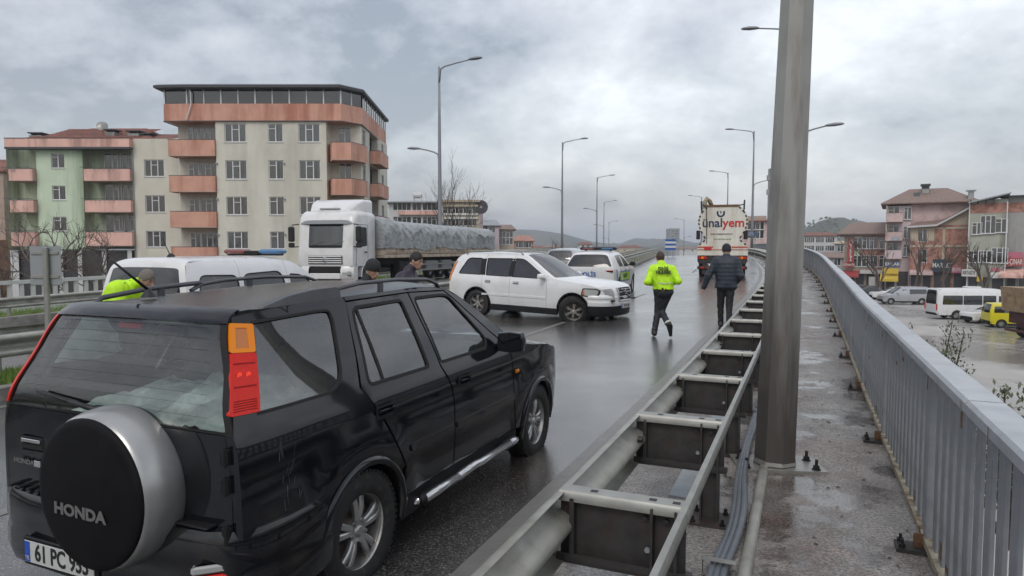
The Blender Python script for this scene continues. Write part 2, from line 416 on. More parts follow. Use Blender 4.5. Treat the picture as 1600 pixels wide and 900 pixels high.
# rear rail : shallow channel
k = 0; s = -1.0
while s < 84:
    mb = MB().use('galv_light'); a = .002*(k % 2)
    ribbon(mb, s-.10, s+4.26, .9, [(u-a-.04, v-.075) for u, v in [(-.552, .772), (-.575, .776), (-.584, .79), (-.584, .822), (-.575, .836), (-.552, .84), (-.554, .834), (-.572, .822), (-.572, .79), (-.554, .778)]], closed=True, cap=True)
    mb.build('rear_rail', gr, smooth=40); s += 4.26; k += 1
# splice bolts on the face beam, one part each
bp_ = None
for j in range(56):
    for ds in ((.02,) if j % 3 else (.02, -.20)):
        if bp_ is None: m = MB().use('bolt_dark'); m.tube([(0, 0, 0), (.03, 0, 0)], .020, 6); bp_ = m.build('bolt', gr); o = bp_
        else: o = bp_.copy(); COL.objects.link(o); o.parent = gr
        o.location = rd(.29+SP*j+ds, -.10, .43+.157 if ds > 0 else .43+.20); o.rotation_euler = (0, 0, rot_s(.29+SP*j))

ORD = 'first second third fourth fifth sixth seventh eighth ninth tenth eleventh twelfth'.split()
# cover plates on the concrete between the posts
for j in range(9):
    s = .6+SP*j; mb = MB().use('steel_plate'); t0 = -.20-random.uniform(0, .04)
    ribbon(mb, s, s+.95+random.uniform(-.1, .1), .5, [(t0, .101), (t0, .113), (t0-.17, .113), (t0-.17, .101)], closed=True, cap=True)
    o = mb.build('cover_plate', None); tag(o, 'flat steel strip number_ on the concrete under the guardrail, counted from the near end'.replace('number_', ORD[j]), 'metal plate', 'steel strips under the guardrail')
# conduits and steel edge strip
def tubepath(pts, r, n=8):
    mb = MB().use('conduit')
    P = []
    for k in range(len(pts)-1):
        for j in range(6):
            u = (pts[k][0]+(pts[k+1][0]-pts[k][0])*j/6); P.append(rd(u, sm(pts_, u), sm(zs_, u)))
    P.append(rd(pts[-1][0], pts[-1][1], sm(zs_, pts[-1][0]))); mb.tube(P, r, n); return mb
cn = thing('cable_conduit', 'bundle of grey plastic cable conduits clipped beside the guardrail posts', 'conduit')
for off in (0, .05, .105):
    pts = [(1.0, -.60-off), (3.2, -.61-off), (4.0, -.62-off*.6), (4.7, -.66-off*.6), (5.6, -.62-off*.4), (6.6, -.60-off*.3), (12, -.61-off), (30, -.61-off)]
    pts_ = pts; zs_ = [(0, .13), (4.2, .14), (4.8, .15+off*.4), (6, .16), (8, .125), (40, .125)]
    tubepath(pts, .021).build('conduit', cn, smooth=True)
mb = MB().use('galv_light')
ribbon(mb, 4.05, 4.10, .05, [(-.57, .10), (-.57, .178), (-.74, .178), (-.74, .10)], closed=False)
mb.build('clip', cn)
mb = MB().use('galv_rail'); ribbon(mb, 0, 60, 1, [(u+.12, v) for u, v in [(-.865, .10), (-.865, .12), (-.875, .133), (-.905, .14), (-.925, .133), (-.935, .12), (-.935, .10)]])
o = mb.build('edge_strip', None, smooth=50); tag(o, 'narrow raised steel edging strip running along the walkway to the pole', 'edging strip')

# ---------------------------------------------------------------- lamp posts
def pole_at(name, label, base, H, r0, r1, rz, near=False, n=8, group=None, low=7.2, dirs=(1, -1), lean=0, armL=1.95):
    t = thing(name, label, 'street lamp', base, rz, group)
    m = 'pole_steel' if near else 'pole_far'
    mb = MB().use(m); rings = []
    for k in range(13 if near else 5):
        z = H*k/(12 if near else 4); r = r0+(r1-r0)*k/(12 if near else 4)
        rings.append([(r*math.cos(2*math.pi*(i+.5)/n)+lean*z, r*math.sin(2*math.pi*(i+.5)/n), z) for i in range(n)])
    mb.loft(rings, True, True); mb.build('pole', t, smooth=30 if near else True)
    # arms: local +x is the outside (away from road when dirs[0]=-1)
    for (z, d, L_) in ((H, dirs[0], armL), (low, dirs[1], 1.35)):
        if L_ == 0: continue
        a = MB().use(m); a.tube([(0, 0, z-.9), (d*.08, 0, z-.15), (d*.35, 0, z), (d*L_*.6, 0, z+.14), (d*L_, 0, z+.25)], [.07, .06, .045, .04, .035], 8)
        arm = a.build('arm', t, smooth=True)
        h = MB().use('pole_far'); rr = []
        for x, wd, hh in ((0, .05, .05), (.12, .12, .09), (.45, .16, .12), (.75, .12, .08), (.85, .03, .03)):
            X = d*(L_-.1+x); Z = z+.25+.05*x
            rr.append([(X, -wd, Z), (X, -wd*.6, Z+hh*.8), (X, wd*.6, Z+hh*.8), (X, wd, Z), (X, wd*.5, Z-hh*.5), (X, -wd*.5, Z-hh*.5)])
        h.loft(rr, True, True); h.build('lamp_head', arm, smooth=40)
    if near:
        b = MB().use('galv_light'); b.box(-.31, .34, -.20, .20, 0, .022); bp = b.build('base_plate', t); bp.rotation_euler = (0, 0, -rz-.10)
        for x in (-.25, .27):
            for y in (-.15, .08):
                c = MB().use('bolt_dark'); c.tube([(x, y, .02), (x, y, .10)], .012, 8); c.tube([(x, y, .02), (x, y, .055)], .024, 6); c.tube([(x, y, .02), (x, y, .028)], .034, 10)
                c.build('anchor_bolt', bp)
        w_ = MB().use('galv_light'); w_.lathe([(.158, 0.03), (.17, .03), (.160, .07)], 8, 'Z', a0=math.pi/8, a1=math.pi/8+2*math.pi); w_.build('collar', t)
        c = MB().use('pole_steel'); c.bbox((-.06, -.152, 1.05+.9), (.001, .004, .3), .001); 
    return t
b = rd(5.28/math.cos(R(23.4)), 0, .10)
NB = Vector((px(1217, 5.28), 5.28, sm(PROF, 5.7)+.15))
pole_at('street_lamp', 'thick tapered steel lamp post standing close by on the walkway', NB, 12, .163, .04, rot_s(5), True, lean=.024)
LPR = [(33.6, 1240), (66, 1174), (99, 1135), (133, 1095), (192, 1068)]
LLAB = ['lamp post half hidden directly behind the thick near post', 'tall lamp post with two arms just right of the tanker truck', 'lamp post rising behind the tanker truck, arm to the left', 'lamp post whose arm shows left of the tanker truck roof', 'smallest lamp post left of the tanker truck near the far tower block']
for (Y, u), lb in zip(LPR, LLAB):
    X = px(u, Y); s = next(q for q, yy in zip(_S, _Y) if yy > Y-2); H = 12
    pole_at('street_lamp', lb, (X, Y, sm(PROF, s)+.1), H, .15, .06, rot_s(s), group='lamp posts along the flyover', dirs=(-1, 1), low=7.0)
LPL = [(40, 688), (71, 878), (102, 932), (140, 943), (198, 951)]
LLAB = ['tallest left lamp post rising behind the tarpaulin trailer', 'lamp post left of the police car roof with a low left arm', 'second slimmer lamp post right behind the police car', 'third lamp post in the row behind the police car', 'farthest and shortest lamp post in the row behind the police car']
for (Y, u), lb in zip(LPL, LLAB):
    X = px(u, Y); s = next(q for q, yy in zip(_S, _Y) if yy > Y-2)
    pole_at('street_lamp', lb, (X, Y, sm(PROF, s)-.3), 12.1, .15, .06, rot_s(s), group='lamp posts on the far side of the flyover', dirs=(1, -1), low=7.2)

# ---------------------------------------------------------------- walkway railing
rl = thing('railing', 'grey painted steel railing with square bars on the outer edge of the walkway', 'railing')
RT = -1.72
def rl_loc(s, z=0): return rd(s, RT, .10+z)
s0 = -2.2; s = s0; bar = post = foot = None; nb = 0
farmb = MB().use('rail_paint_bar')
def one(proto, mk, nm, s, z=0):
    if proto is None: o = mk().build(nm, rl); proto = o
    else: o = proto.copy(); COL.objects.link(o); o.parent = rl
    o.location = rl_loc(s, z); o.rotation_euler = (0, 0, rot_s(s)); return proto
def bar_m(): m = MB().use('rail_paint_bar'); m.bbox((0, 0, .54), (.018, .094, .98), .003); return m
def post_m(): m = MB().use('rail_paint_bar'); m.bbox((0, 0, .53), (.06, .06, 1.04), .005); m.use('rust').box(-.0315, .0315, -.0315, .0315, .02, .05+.04); return m
def foot_m():
    m = MB().use('rust_dark'); m.box(-.17, .05, -.07, .07, 0, .022)
    m.use('rust').box(-.08, -.02, -.006, .006, .02, .10)
    m.use('bolt_dark')
    for x in (-.14,):
        for y in (-.04, .04): m.tube([(x, y, .02), (x, y, .07)], .009, 6); m.tube([(x, y, .02), (x, y, .045)], .02, 6)
    return m
j = 0
while s < 84:
    if j % 13 == 0:
        if s < 60: post = one(post, post_m, 'post', s); foot = one(foot, foot_m, 'foot_plate', s)
        else: p = rl_loc(s); farmb.box(p.x-.03, p.x+.03, p.y-.03, p.y+.03, p.z, p.z+1.04)
    elif s < 52 and nb < 294: bar = one(bar, bar_m, 'baluster', s); nb += 1
    else: p = rl_loc(s); farmb.box(p.x-.022, p.x+.022, p.y-.04, p.y+.04, p.z+.05, p.z+1.03)
    s += .18; j += 1
o = farmb.build('far_baluster', rl); o['kind'] = 'stuff'
k = 0; s = s0
while s < 84:
    L_ = 5.88; mb = MB().use('rail_paint'); q = .0015*(k % 2); z0 = 1.14+q
    ribbon(mb, s+.004, s+L_-.004, .98, [(RT+.062, z0), (RT+.072, z0+.012), (RT+.072, z0+.05), (RT+.06, z0+.066), (RT-.06, z0+.066), (RT-.072, z0+.05), (RT-.072, z0+.012), (RT-.062, z0)], closed=True, cap=True)
    mb.build('handrail', rl, smooth=35)
    mb = MB().use('rail_paint_bar'); ribbon(mb, s, s+L_, .98, [(RT+.025, 1.11), (RT+.025, 1.14), (RT-.025, 1.14), (RT-.025, 1.11)], closed=True, cap=True); mb.build('top_bar', rl)
    mb = MB().use('rust_yellow'); ribbon(mb, s, s+L_, .98, [(RT+.035, .15), (RT+.035, .19), (RT-.03, .19), (RT-.03, .15)], closed=True, cap=True); mb.build('bottom_bar', rl)
    s += L_; k += 1
# rust scabs on the handrail welds
mb = MB().use('rust'); random.seed(4)
for q in (3.3, 3.75, 4.3, 5.6, 7.1, 9.6, 12.4, 15.3):
    for z, hh in ((1.155, .035), (1.10, .04)):
        w_ = random.uniform(.004, .012); ribbon(mb, q, q+w_, w_, [(RT+.0735, z+.1-.10+.0), (RT+.0735, z+hh)])
for _ in range(70):
    k_ = random.randrange(0, 90); q = s0+.18*k_
    if k_ % 13 == 0: continue
    z_ = random.choice((.20, .20, .22, 1.0, random.uniform(.3, 1.0))); h_ = random.uniform(.02, .10); mb.X = Matrix.Translation(rl_loc(q)) @ Matrix.Rotation(rot_s(q), 4, 'Z')
    mb.box(-.0105, -.0095, -.041, .041*random.uniform(-.5, 1), z_-.10, z_-.10+h_); mb.box(-.0105, .0105, -.0415, -.0405, z_-.10, z_-.10+h_*1.3); mb.X = None
o = mb.build('rust_patch', rl); o['kind'] = 'stuff'
# ---------------------------------------------------------------- vehicles: shared tools
mat('paint_black', (.005, .006, .009), .07, spec=.55, var=.1, low=(.9, -.3, (.016, .015, .014)))
mat('paint_roof', (.012, .013, .016), .16, spec=.6, bump=.15, bscale=140)
mat('plastic_dark', (.011, .011, .013), .55, spec=.3, var=.2, vscale=30, bump=.06, bscale=200)
mat('plastic_grey', (.065, .068, .075), .45, var=.15, vscale=10)
mat('liner', (.008, .008, .009), .8)
mat('rubber', (.018, .018, .018), .75, var=.2, vscale=20, bump=.1, bscale=60, col2=(.05, .046, .04), c2lo=.55, c2hi=.7, c2scale=14)
mat('alloy', (.50, .50, .49), .32, metal=.75, var=.12, vscale=8, col2=(.26, .24, .22), c2lo=.5, c2hi=.75, c2scale=12)
mat('brake_metal', (.16, .13, .11), .6, metal=.5)
mat('chrome', (.62, .62, .63), .18, metal=.9)
mat('silver_paint', (.40, .405, .40), .30, metal=.55, var=.2, vscale=3, col2=(.20, .195, .19), c2lo=.52, c2hi=.75, c2scale=3, coat=.3)
mat('lamp_red', (.60, .016, .008), .18, coat=0, spec=.3, var=.12, vscale=60)
mat('lamp_amber', (.80, .24, .008), .2, spec=.3)
mat('lamp_amber_dark', (.50, .16, .03), .25, coat=.3)
mat('lamp_clear', (.36, .37, .37), .15, coat=.6)
mat('bulb_red', (.8, .05, .03), .3, emit=(1, .10, .04, .35))
mat('plate_white', (.52, .53, .53), .4, var=.08, vscale=20)
mat('plate_blue', (.02, .08, .42), .4)
mat('ink', (.008, .008, .008), .5)
mat('seat_cloth', (.10, .105, .11), .9, var=.2, vscale=10)
mat('blanket', (.42, .48, .47), .9, var=.35, vscale=4, col2=(.70, .76, .75), c2lo=.5, c2hi=.65, c2scale=6)
mat('paint_white', (.72, .73, .74), .25, coat=.5, var=.03, vscale=2, col2=(.60, .59, .57), c2lo=.5, c2hi=.75, c2scale=2)
mat('paint_silver', (.42, .43, .45), .28, metal=.5, coat=.4)
mat('paint_yellow', (.68, .60, .015), .3, coat=.4)
mat('paint_dark', (.025, .027, .032), .25, coat=.5)
mat('led_red', (.20, .06, .055), .2, coat=.5)
mat('led_blue', (.06, .17, .33), .2, coat=.5)
mat('police_blue', (.02, .10, .38), .35)
mat('police_green', (.32, .58, .02), .35)
glass('glass_car', (.52, .60, .60), .14, .02, .08)
glass('glass_dark', (.13, .15, .16), .07, .02, .35)
glass('glass_clear', (.80, .87, .86), .07, .02, .03)

def rnd(poly, r, n=4):
    """round the corners of a polygon; r one radius or one per corner"""
    out = []; m = len(poly); P = [Vector(p) for p in poly]
    for i in range(m):
        ri = r[i] if isinstance(r, (list, tuple)) else r
        a, b, c = P[i-1], P[i], P[(i+1) % m]; u = (a-b); v = (c-b); lu, lv = u.length, v.length
        if ri <= 0 or lu < 1e-6 or lv < 1e-6: out.append(tuple(b)); continue
        q = min(ri, lu*.45, lv*.45); A = b+u/lu*q; B = b+v/lv*q
        for k in range(n+1):
            t = k/n; p = A*(1-t)**2+b*2*t*(1-t)+B*t*t; out.append((p.x, p.y))
    return out
def inset(poly, d):
    """shrink a polygon towards its inside by d (negative grows)"""
    n = len(poly); A = sum(poly[i][0]*poly[(i+1) % n][1]-poly[(i+1) % n][0]*poly[i][1] for i in range(n))
    sg = 1 if A > 0 else -1; P = [Vector(p) for p in poly]; out = []
    for i in range(n):
        e1 = (P[i]-P[i-1]); e2 = (P[(i+1) % n]-P[i])
        n1 = Vector((-e1.y, e1.x)); n2 = Vector((-e2.y, e2.x))
        if n1.length < 1e-7 or n2.length < 1e-7: nn = (n1 if n1.length > n2.length else n2).normalized()
        else:
            n1.normalize(); n2.normalize(); nn = n1+n2
            if nn.length < 1e-5: nn = n1
            nn.normalize(); nn = nn/max(.5, nn.dot(n1))
        out.append(tuple(P[i]+nn*d*sg))
    return out
def inpoly(x, y, poly):
    c = False; j = len(poly)-1
    for i in range(len(poly)):
        xi, yi = poly[i]; xj, yj = poly[j]
        if (yi > y) != (yj > y) and x < (xj-xi)*(y-yi)/(yj-yi+1e-12)+xi: c = not c
        j = i
    return c
def patch(mb, outer, fn, holes=(), step=.06, thick=None, gx=None, gy=None, ext=.02, extdir=None):
    """fill a 2-D polygon with holes, laid on the surface fn(u, v); borders folded inward by ext along extdir(u,v)"""
    loops = [outer]+list(holes); pts = []; edges = []
    for lp in loops:
        dense = []
        for i in range(len(lp)):
            a, b = Vector(lp[i]), Vector(lp[(i+1) % len(lp)]); L_ = (b-a).length
            if L_ < 1e-5: continue
            k = max(1, int(L_/step)); dense += [tuple(a+(b-a)*j/k) for j in range(k)]
        o = len(pts); n = len(dense); pts += dense; edges += [(o+i, o+(i+1) % n) for i in range(n)]
    nb = len(pts)
    x0 = min(p[0] for p in outer); x1 = max(p[0] for p in outer); y0 = min(p[1] for p in outer); y1 = max(p[1] for p in outer)
    GX = gx if gx is not None else [x0+(x1-x0)*(i+.5)/max(1, int((x1-x0)/step)) for i in range(max(1, int((x1-x0)/step)))]
    GY = gy if gy is not None else [y0+(y1-y0)*(i+.5)/max(1, int((y1-y0)/step)) for i in range(max(1, int((y1-y0)/step)))]
    B = np.array(pts)
    for x in GX:
        for y in GY:
            if inpoly(x, y, outer) and not any(inpoly(x, y, h) for h in holes):
                if np.min((B[:, 0]-x)**2+(B[:, 1]-y)**2) > (step*.3)**2: pts.append((x, y))
    r = geometry.delaunay_2d_cdt([Vector(p) for p in pts], edges, [], 0, 1e-6)
    V, F = r[0], r[2]; keep = []
    for f in F:
        cx_ = sum(V[i].x for i in f)/3; cy_ = sum(V[i].y for i in f)/3
        if inpoly(cx_, cy_, outer) and not any(inpoly(cx_, cy_, h) for h in holes): keep.append(tuple(f))
    P = [Vector(fn(v.x, v.y)) for v in V]; base = len(mb.v); mb.add(P, keep)
    if ext:
        # border edges = edges used once
        cnt = {}
        for f in keep:
            for a, b in ((f[0], f[1]), (f[1], f[2]), (f[2], f[0])): cnt.setdefault((min(a, b), max(a, b)), []).append((a, b))
        bd = [v[0] for v in cnt.values() if len(v) == 1]; ids = sorted({i for e in bd for i in e}); mp = {}; nv = []
        for i in ids:
            d = Vector(extdir(V[i].x, V[i].y)) if extdir else Vector((0, 0, -1)); mp[i] = len(nv); nv.append(P[i]+d*ext)
        o2 = len(mb.v); mb.add(nv, [])
        X_ = mb.X; mb.X = None
        mb.f += [(base+b, base+a, o2+mp[a], o2+mp[b]) for a, b in bd]; mb.m += [mb.cur]*len(bd); mb.X = X_
    return mb

class Body:
    """side(x,z)->half width; edge and centre: lists of (x,z) round the top from tail to nose"""
    def __init__(s, side, edge, centre, parent, pw=4.0):
        s.side = side; s.E = edge; s.C = centre; s.p = parent; s.pw = pw; s.n = len(edge)
    def top(s, p, q, off=0):
        f = lambda T, k: sm([(i, t[k]) for i, t in enumerate(T)], p)
        xe, ze, xc, zc = f(s.E, 0), f(s.E, 1), f(s.C, 0), f(s.C, 1)
        w = 1-abs(q)**s.pw; yw = s.side(xe, ze)
        return Vector((xe+(xc-xe)*w, yw*q, ze+(zc-ze)*w+off))
    def sidepanel(s, name, poly, m, holes=(), sides=(1, -1), off=0, step=.07, ext=.025, parent=None, label=None, smooth=True, sharp=40):
        out = []
        for sd in sides:
            mb = MB().use(m); patch(mb, poly, lambda x, z: (x, sd*(s.side(x, z)+off), z), holes, step, ext=ext, extdir=lambda x, z: (0, -sd, 0))
            o = mb.build(name, parent or s.p, smooth=sharp); out.append(o)
        return out
    def toppanel(s, name, poly, m, holes=(), off=0, step=.2, ext=.02, parent=None, sharp=45, qs=None, ps=None):
        """poly in (p, q)"""
        def nrm(p, q):
            e = 1e-2; a = s.top(p+e, q)-s.top(p-e, q); b = s.top(p, min(1, q+e))-s.top(p, max(-1, q-e)); n = b.cross(a)
            return (n.normalized()*(1 if n.z > 0 or abs(n.z) < .3 else 1)) if n.length > 0 else Vector((0, 0, 1))
        def N_(p, q):
            n = nrm(p, q); c = Vector((1.2, 0, .7)); v = s.top(p, q)-c
            return n if n.dot(v) > 0 else -n
        mb = MB().use(m)
        qs = qs or [-.985, -.95, -.9, -.83, -.73, -.6, -.4, -.2, 0, .2, .4, .6, .73, .83, .9, .95, .985]
        patch(mb, poly, lambda p, q: s.top(p, q)+N_(p, q)*off, holes, step, ext=ext, extdir=lambda p, q: -N_(p, q), gy=qs, gx=ps)
        return mb.build(name, parent or s.p, smooth=sharp)

def tyre_mb(R_, W_, rr):
    """tyre of outer radius R_, width W_, rim radius rr; axis Y, outer face at +Y"""
    mb = MB().use('rubber'); h = W_/2
    pr = [(rr, -h*.78), (rr+.012, -h*.9), (rr+(R_-rr)*.45, -h), (R_-.03, -h*.93), (R_-.006, -h*.78)]
    for k in range(4):
        a = -h*.6+k*h*.4
        pr += [(R_, a-.0), (R_, a+.026*W_/.2), (R_-.009, a+.028*W_/.2), (R_-.009, a+.034*W_/.2)] if k < 3 else [(R_, a), (R_-.006, h*.78)]
    pr += [(R_-.03, h*.93), (rr+(R_-rr)*.45, h), (rr+.012, h*.9), (rr, h*.78)]
    mb.lathe(pr, 44); 
    # tread blocks: shallow cross cuts on the shoulders
    n = 56
    for i in range(n):
        a = 2*math.pi*i/n; c, s_ = math.cos(a), math.sin(a); M3 = Matrix.Rotation(-a, 3, 'Y')
        for sg in (-1, 1):
            mb.box(R_-.014, R_+.003, sg*h*.60, sg*h*.86, -.011, .011, M3)
    return mb
def rim_mb(rr, W_, style='five'):
    mb = MB().use('alloy'); h = W_/2; f = h*.72
    mb.lathe([(rr+.004, f+.006), (rr+.010, f), (rr+.004, f-.012), (rr-.008, f-.01), (rr-.014, f-.03), (rr-.016, -f), (rr+.004, -f)], 40)
    def spoke(a, w0, w1, r0, r1, y0, y1, th=.028):
        c, s_ = math.cos(a), math.sin(a)
        rings = []
        for k in range(5):
            t = k/4; r = r0+(r1-r0)*t; w = w0+(w1-w0)*t; y = y0+(y1-y0)*t+.012*math.sin(math.pi*t)
            ctr = Vector((r*c, 0, r*s_)); tn = Vector((-s_, 0, c))
            rings.append([ctr+tn*w+Vector((0, y-.008, 0)), ctr+tn*w*.6+Vector((0, y, 0)), ctr-tn*w*.6+Vector((0, y, 0)), ctr-tn*w+Vector((0, y-.008, 0)), ctr-tn*w+Vector((0, y-th, 0)), ctr+tn*w+Vector((0, y-th, 0))])
        mb.loft(rings, True, True)
    if style == 'five':
        for i in range(5):
            a = 2*math.pi*i/5+.3
            spoke(a-.17, .017, .019, .05, rr-.012, f-.02, f-.012); spoke(a+.17, .017, .019, .05, rr-.012, f-.02, f-.012)
        for i in range(5):
            a = 2*math.pi*i/5+.3; mb.tube([(.057*math.cos(a+.63), f-.03, .057*math.sin(a+.63)), (.057*math.cos(a+.63), f-.004, .057*math.sin(a+.63))], .010, 6)
    elif style == 'six':
        for i in range(6):
            a = 2*math.pi*i/6; spoke(a-.10, .012, .012, .05, rr-.012, f-.02, f-.012); spoke(a+.12, .012, .012, .05, rr-.012, f-.02, f-.012)
    else:
        for i in range(9): spoke(2*math.pi*i/9, .022, .026, .04, rr-.012, f-.02, f-.016)
    mb.lathe([(0, f-.004), (.022, f-.004), (.030, f-.010), (.034, f-.02), (.07, f-.022), (.072, f-.05)], 20)
    return mb
_wc = {}
def wheel(parent, R_, W_, rr, style, loc, sd, rz=0, tilt=0, spin=0):
    key = (R_, W_, rr, style)
    if key not in _wc:
        hub = MB().use('brake_metal'); hub.lathe([(0, -.02), (rr*.8, -.02), (rr*.8, .0), (.09, .005), (.08, .03), (0, .03)], 24)
        h = hub.build('wheel', parent, smooth=40); t = tyre_mb(R_, W_, rr).build('tyre', h, smooth=35); r_ = rim_mb(rr, W_, style).build('rim', h, smooth=35)
        _wc[key] = (h, t, r_)
    else:
        h0, t0, r0 = _wc[key]; h = h0.copy(); COL.objects.link(h); h.parent = parent
        for q in (t0, r0): c = q.copy(); COL.objects.link(c); c.parent = h
    h.location = loc; h.rotation_mode = 'XYZ'
    # outer face +Y: left side keeps it, right side turns it round
    h.matrix_basis = Matrix.Translation(loc) @ Matrix.Rotation(rz, 4, 'Z') @ Matrix.Rotation(tilt, 4, 'X') @ Matrix.Rotation(0 if sd > 0 else math.pi, 4, 'Z') @ Matrix.Rotation(spin, 4, 'Y')
    return h
def arch(cx_, cz_, r, n=14, a0=0, a1=180):
    return [(cx_+r*math.cos(R(a0+(a1-a0)*k/n)), cz_+r*math.sin(R(a0+(a1-a0)*k/n))) for k in range(n+1)]
mat('cover_black', (.007, .007, .008), .6, spec=.12, var=.3, vscale=9, bump=.05, bscale=150)
# ---------------------------------------------------------------- black off-roader in the foreground
def cr_side(x, z):
    w = lerp([(0, .80), (.25, .835), (.40, .858), (.62, .872), (.80, .870), (.95, .862), (1.05, .848), (1.115, .822), (1.16, .806), (1.3, .745), (1.45, .668), (1.56, .615), (1.62, .585), (1.68, .52)], z)
    # plan taper at nose and tail
    if x > 2.5: w -= .10*((x-2.5)/.95)**2.2+(.0 if x < 3.2 else 2.2*(x-3.2)**2)
    if x < -.45: k = (-.45-x)/.5; w -= .05*k**2
    if z < 1.1:
        for cx_ in (0, 2.62):   # swollen arches
            d = math.hypot(x-cx_, z-.334)
            if .33 < d < .60: w += .018*math.sin(math.pi*(d-.33)/.27)
    return w
cr = thing('off_road_car', 'black four-door off-road car with a silver-rimmed spare wheel cover on its tail', 'car', (-1.6077, 4.0089, 0), math.pi/2-.4126)
cr['nothing'] = 0; del cr['nothing']
CE = [(-.85, .62), (-.855, 1.08), (-.775, 1.33), (-.655, 1.58), (-.33, 1.602), (.6, 1.625), (1.30, 1.618), (1.62, 1.50), (1.95, 1.28), (2.28, 1.085), (2.75, 1.01), (3.15, .95), (3.33, .84), (3.36, .62)]
CC = [(-.875, .62), (-.88, 1.09), (-.80, 1.35), (-.70, 1.588), (-.38, 1.622), (.6, 1.660), (1.36, 1.650), (1.76, 1.53), (2.12, 1.30), (2.46, 1.12), (2.85, 1.06), (3.28, .99), (3.44, .86), (3.47, .62)]
cb = Body(cr_side, CE, CC, cr)
WR = .365
# side outline pieces (x, z)
def cr_roofline(x): return sm([(e[0], e[1]) for e in CE[3:10]], x)
roofpts = lambda a, b, n=8: [(a+(b-a)*k/n, cr_roofline(a+(b-a)*k/n)) for k in range(n+1)]
qwin = rnd([(-.70, 1.150), (-.20, 1.150), (-.085, 1.20), (.03, 1.50), (.03, 1.555), (-.05, 1.56), (-.548, 1.545)], [0, .08, .08, .1, .05, .05, 0])
rwin = rnd([(.115, 1.125), (.785, 1.125), (.775, 1.565), (.235, 1.555)], [.06, .03, .04, .06])
fwin = rnd([(.945, 1.13), (1.645, 1.132), (1.70, 1.20), (1.40, 1.555), (1.30, 1.567), (.93, 1.567)], [.03, .03, .05, .08, .05, .04])
lamp = [(-.853, 1.155), (-.695, 1.15), (-.548, 1.545), (-.676, 1.56)]
rearq = [(-.85, .62), (-.78, .60), (-.40, .60)]+arch(0, .334, WR+.03, 12, 152, 35)+[(.375, .60), (.20, .90), (.06, 1.10), (.03, 1.13), (.20, 1.585)]+[(.19, cr_roofline(.19))]+list(reversed(roofpts(-.64, .17, 6)))+[(-.655, 1.575), (-.775, 1.33), (-.855, 1.08)]
rdoor = [(.40, .40), (1.03, .40), (1.03, .86), (1.01, .95), (.92, 1.11), (.88, 1.603), (.20, 1.59), (.045, 1.12), (.07, 1.09), (.215, .90), (.39, .60)]
fdoor = [(1.04, .40), (2.09, .40), (2.055, .75), (2.045, 1.075), (1.80, 1.245), (1.45, 1.53), (1.36, 1.59), (.89, 1.604), (.93, 1.115), (1.02, .955), (1.04, .86)]
fend = [(2.10, .40)]+arch(2.62, .334, WR+.03, 14, 172, 12)[0:]+[(3.05, .42), (3.30, .60), (3.36, .62), (3.33, .84), (3.15, .955), (2.75, 1.015), (2.30, 1.09), (2.055, 1.095), (2.065, .75)]
roofside = [(.205, 1.597), (.88, 1.609), (1.37, 1.597), (1.46, 1.535), (1.81, 1.25), (2.055, 1.085), (2.30, 1.095), (2.275, 1.10)]+list(reversed(roofpts(.205, 2.25, 12)))
P_ = 'paint_black'
cb.sidepanel('rear_quarter', rearq, P_, [lamp, qwin] if False else [qwin], step=.06)
for o in []: pass
cb.sidepanel('rear_door', inset(rdoor, .003), P_, [rwin]); cb.sidepanel('front_door', inset(fdoor, .003), P_, [fwin])
cb.sidepanel('front_fender', fend, P_); cb.sidepanel('roof_side', roofside, P_, step=.05)
# side glass, inset a little, and dark rubber round it
for nm, poly, g in (('quarter_window', qwin, 'glass_car'), ('rear_door_window', rwin, 'glass_car'), ('front_door_window', fwin, 'glass_car')):
    cb.sidepanel(nm, inset(poly, -.006), g, off=-.010, step=.12, ext=0)
    for o in cb.sidepanel('window_seal', inset(poly, -.007), 'liner', [inset(poly, .006 if nm[0] == 'q' else .011)], off=.0025, step=.08, ext=.012): pass
cb.sidepanel('window_divider', [(.262, 1.13), (.285, 1.13), (.292, 1.56), (.270, 1.56)], 'liner', off=-.004, step=.1, ext=.01)
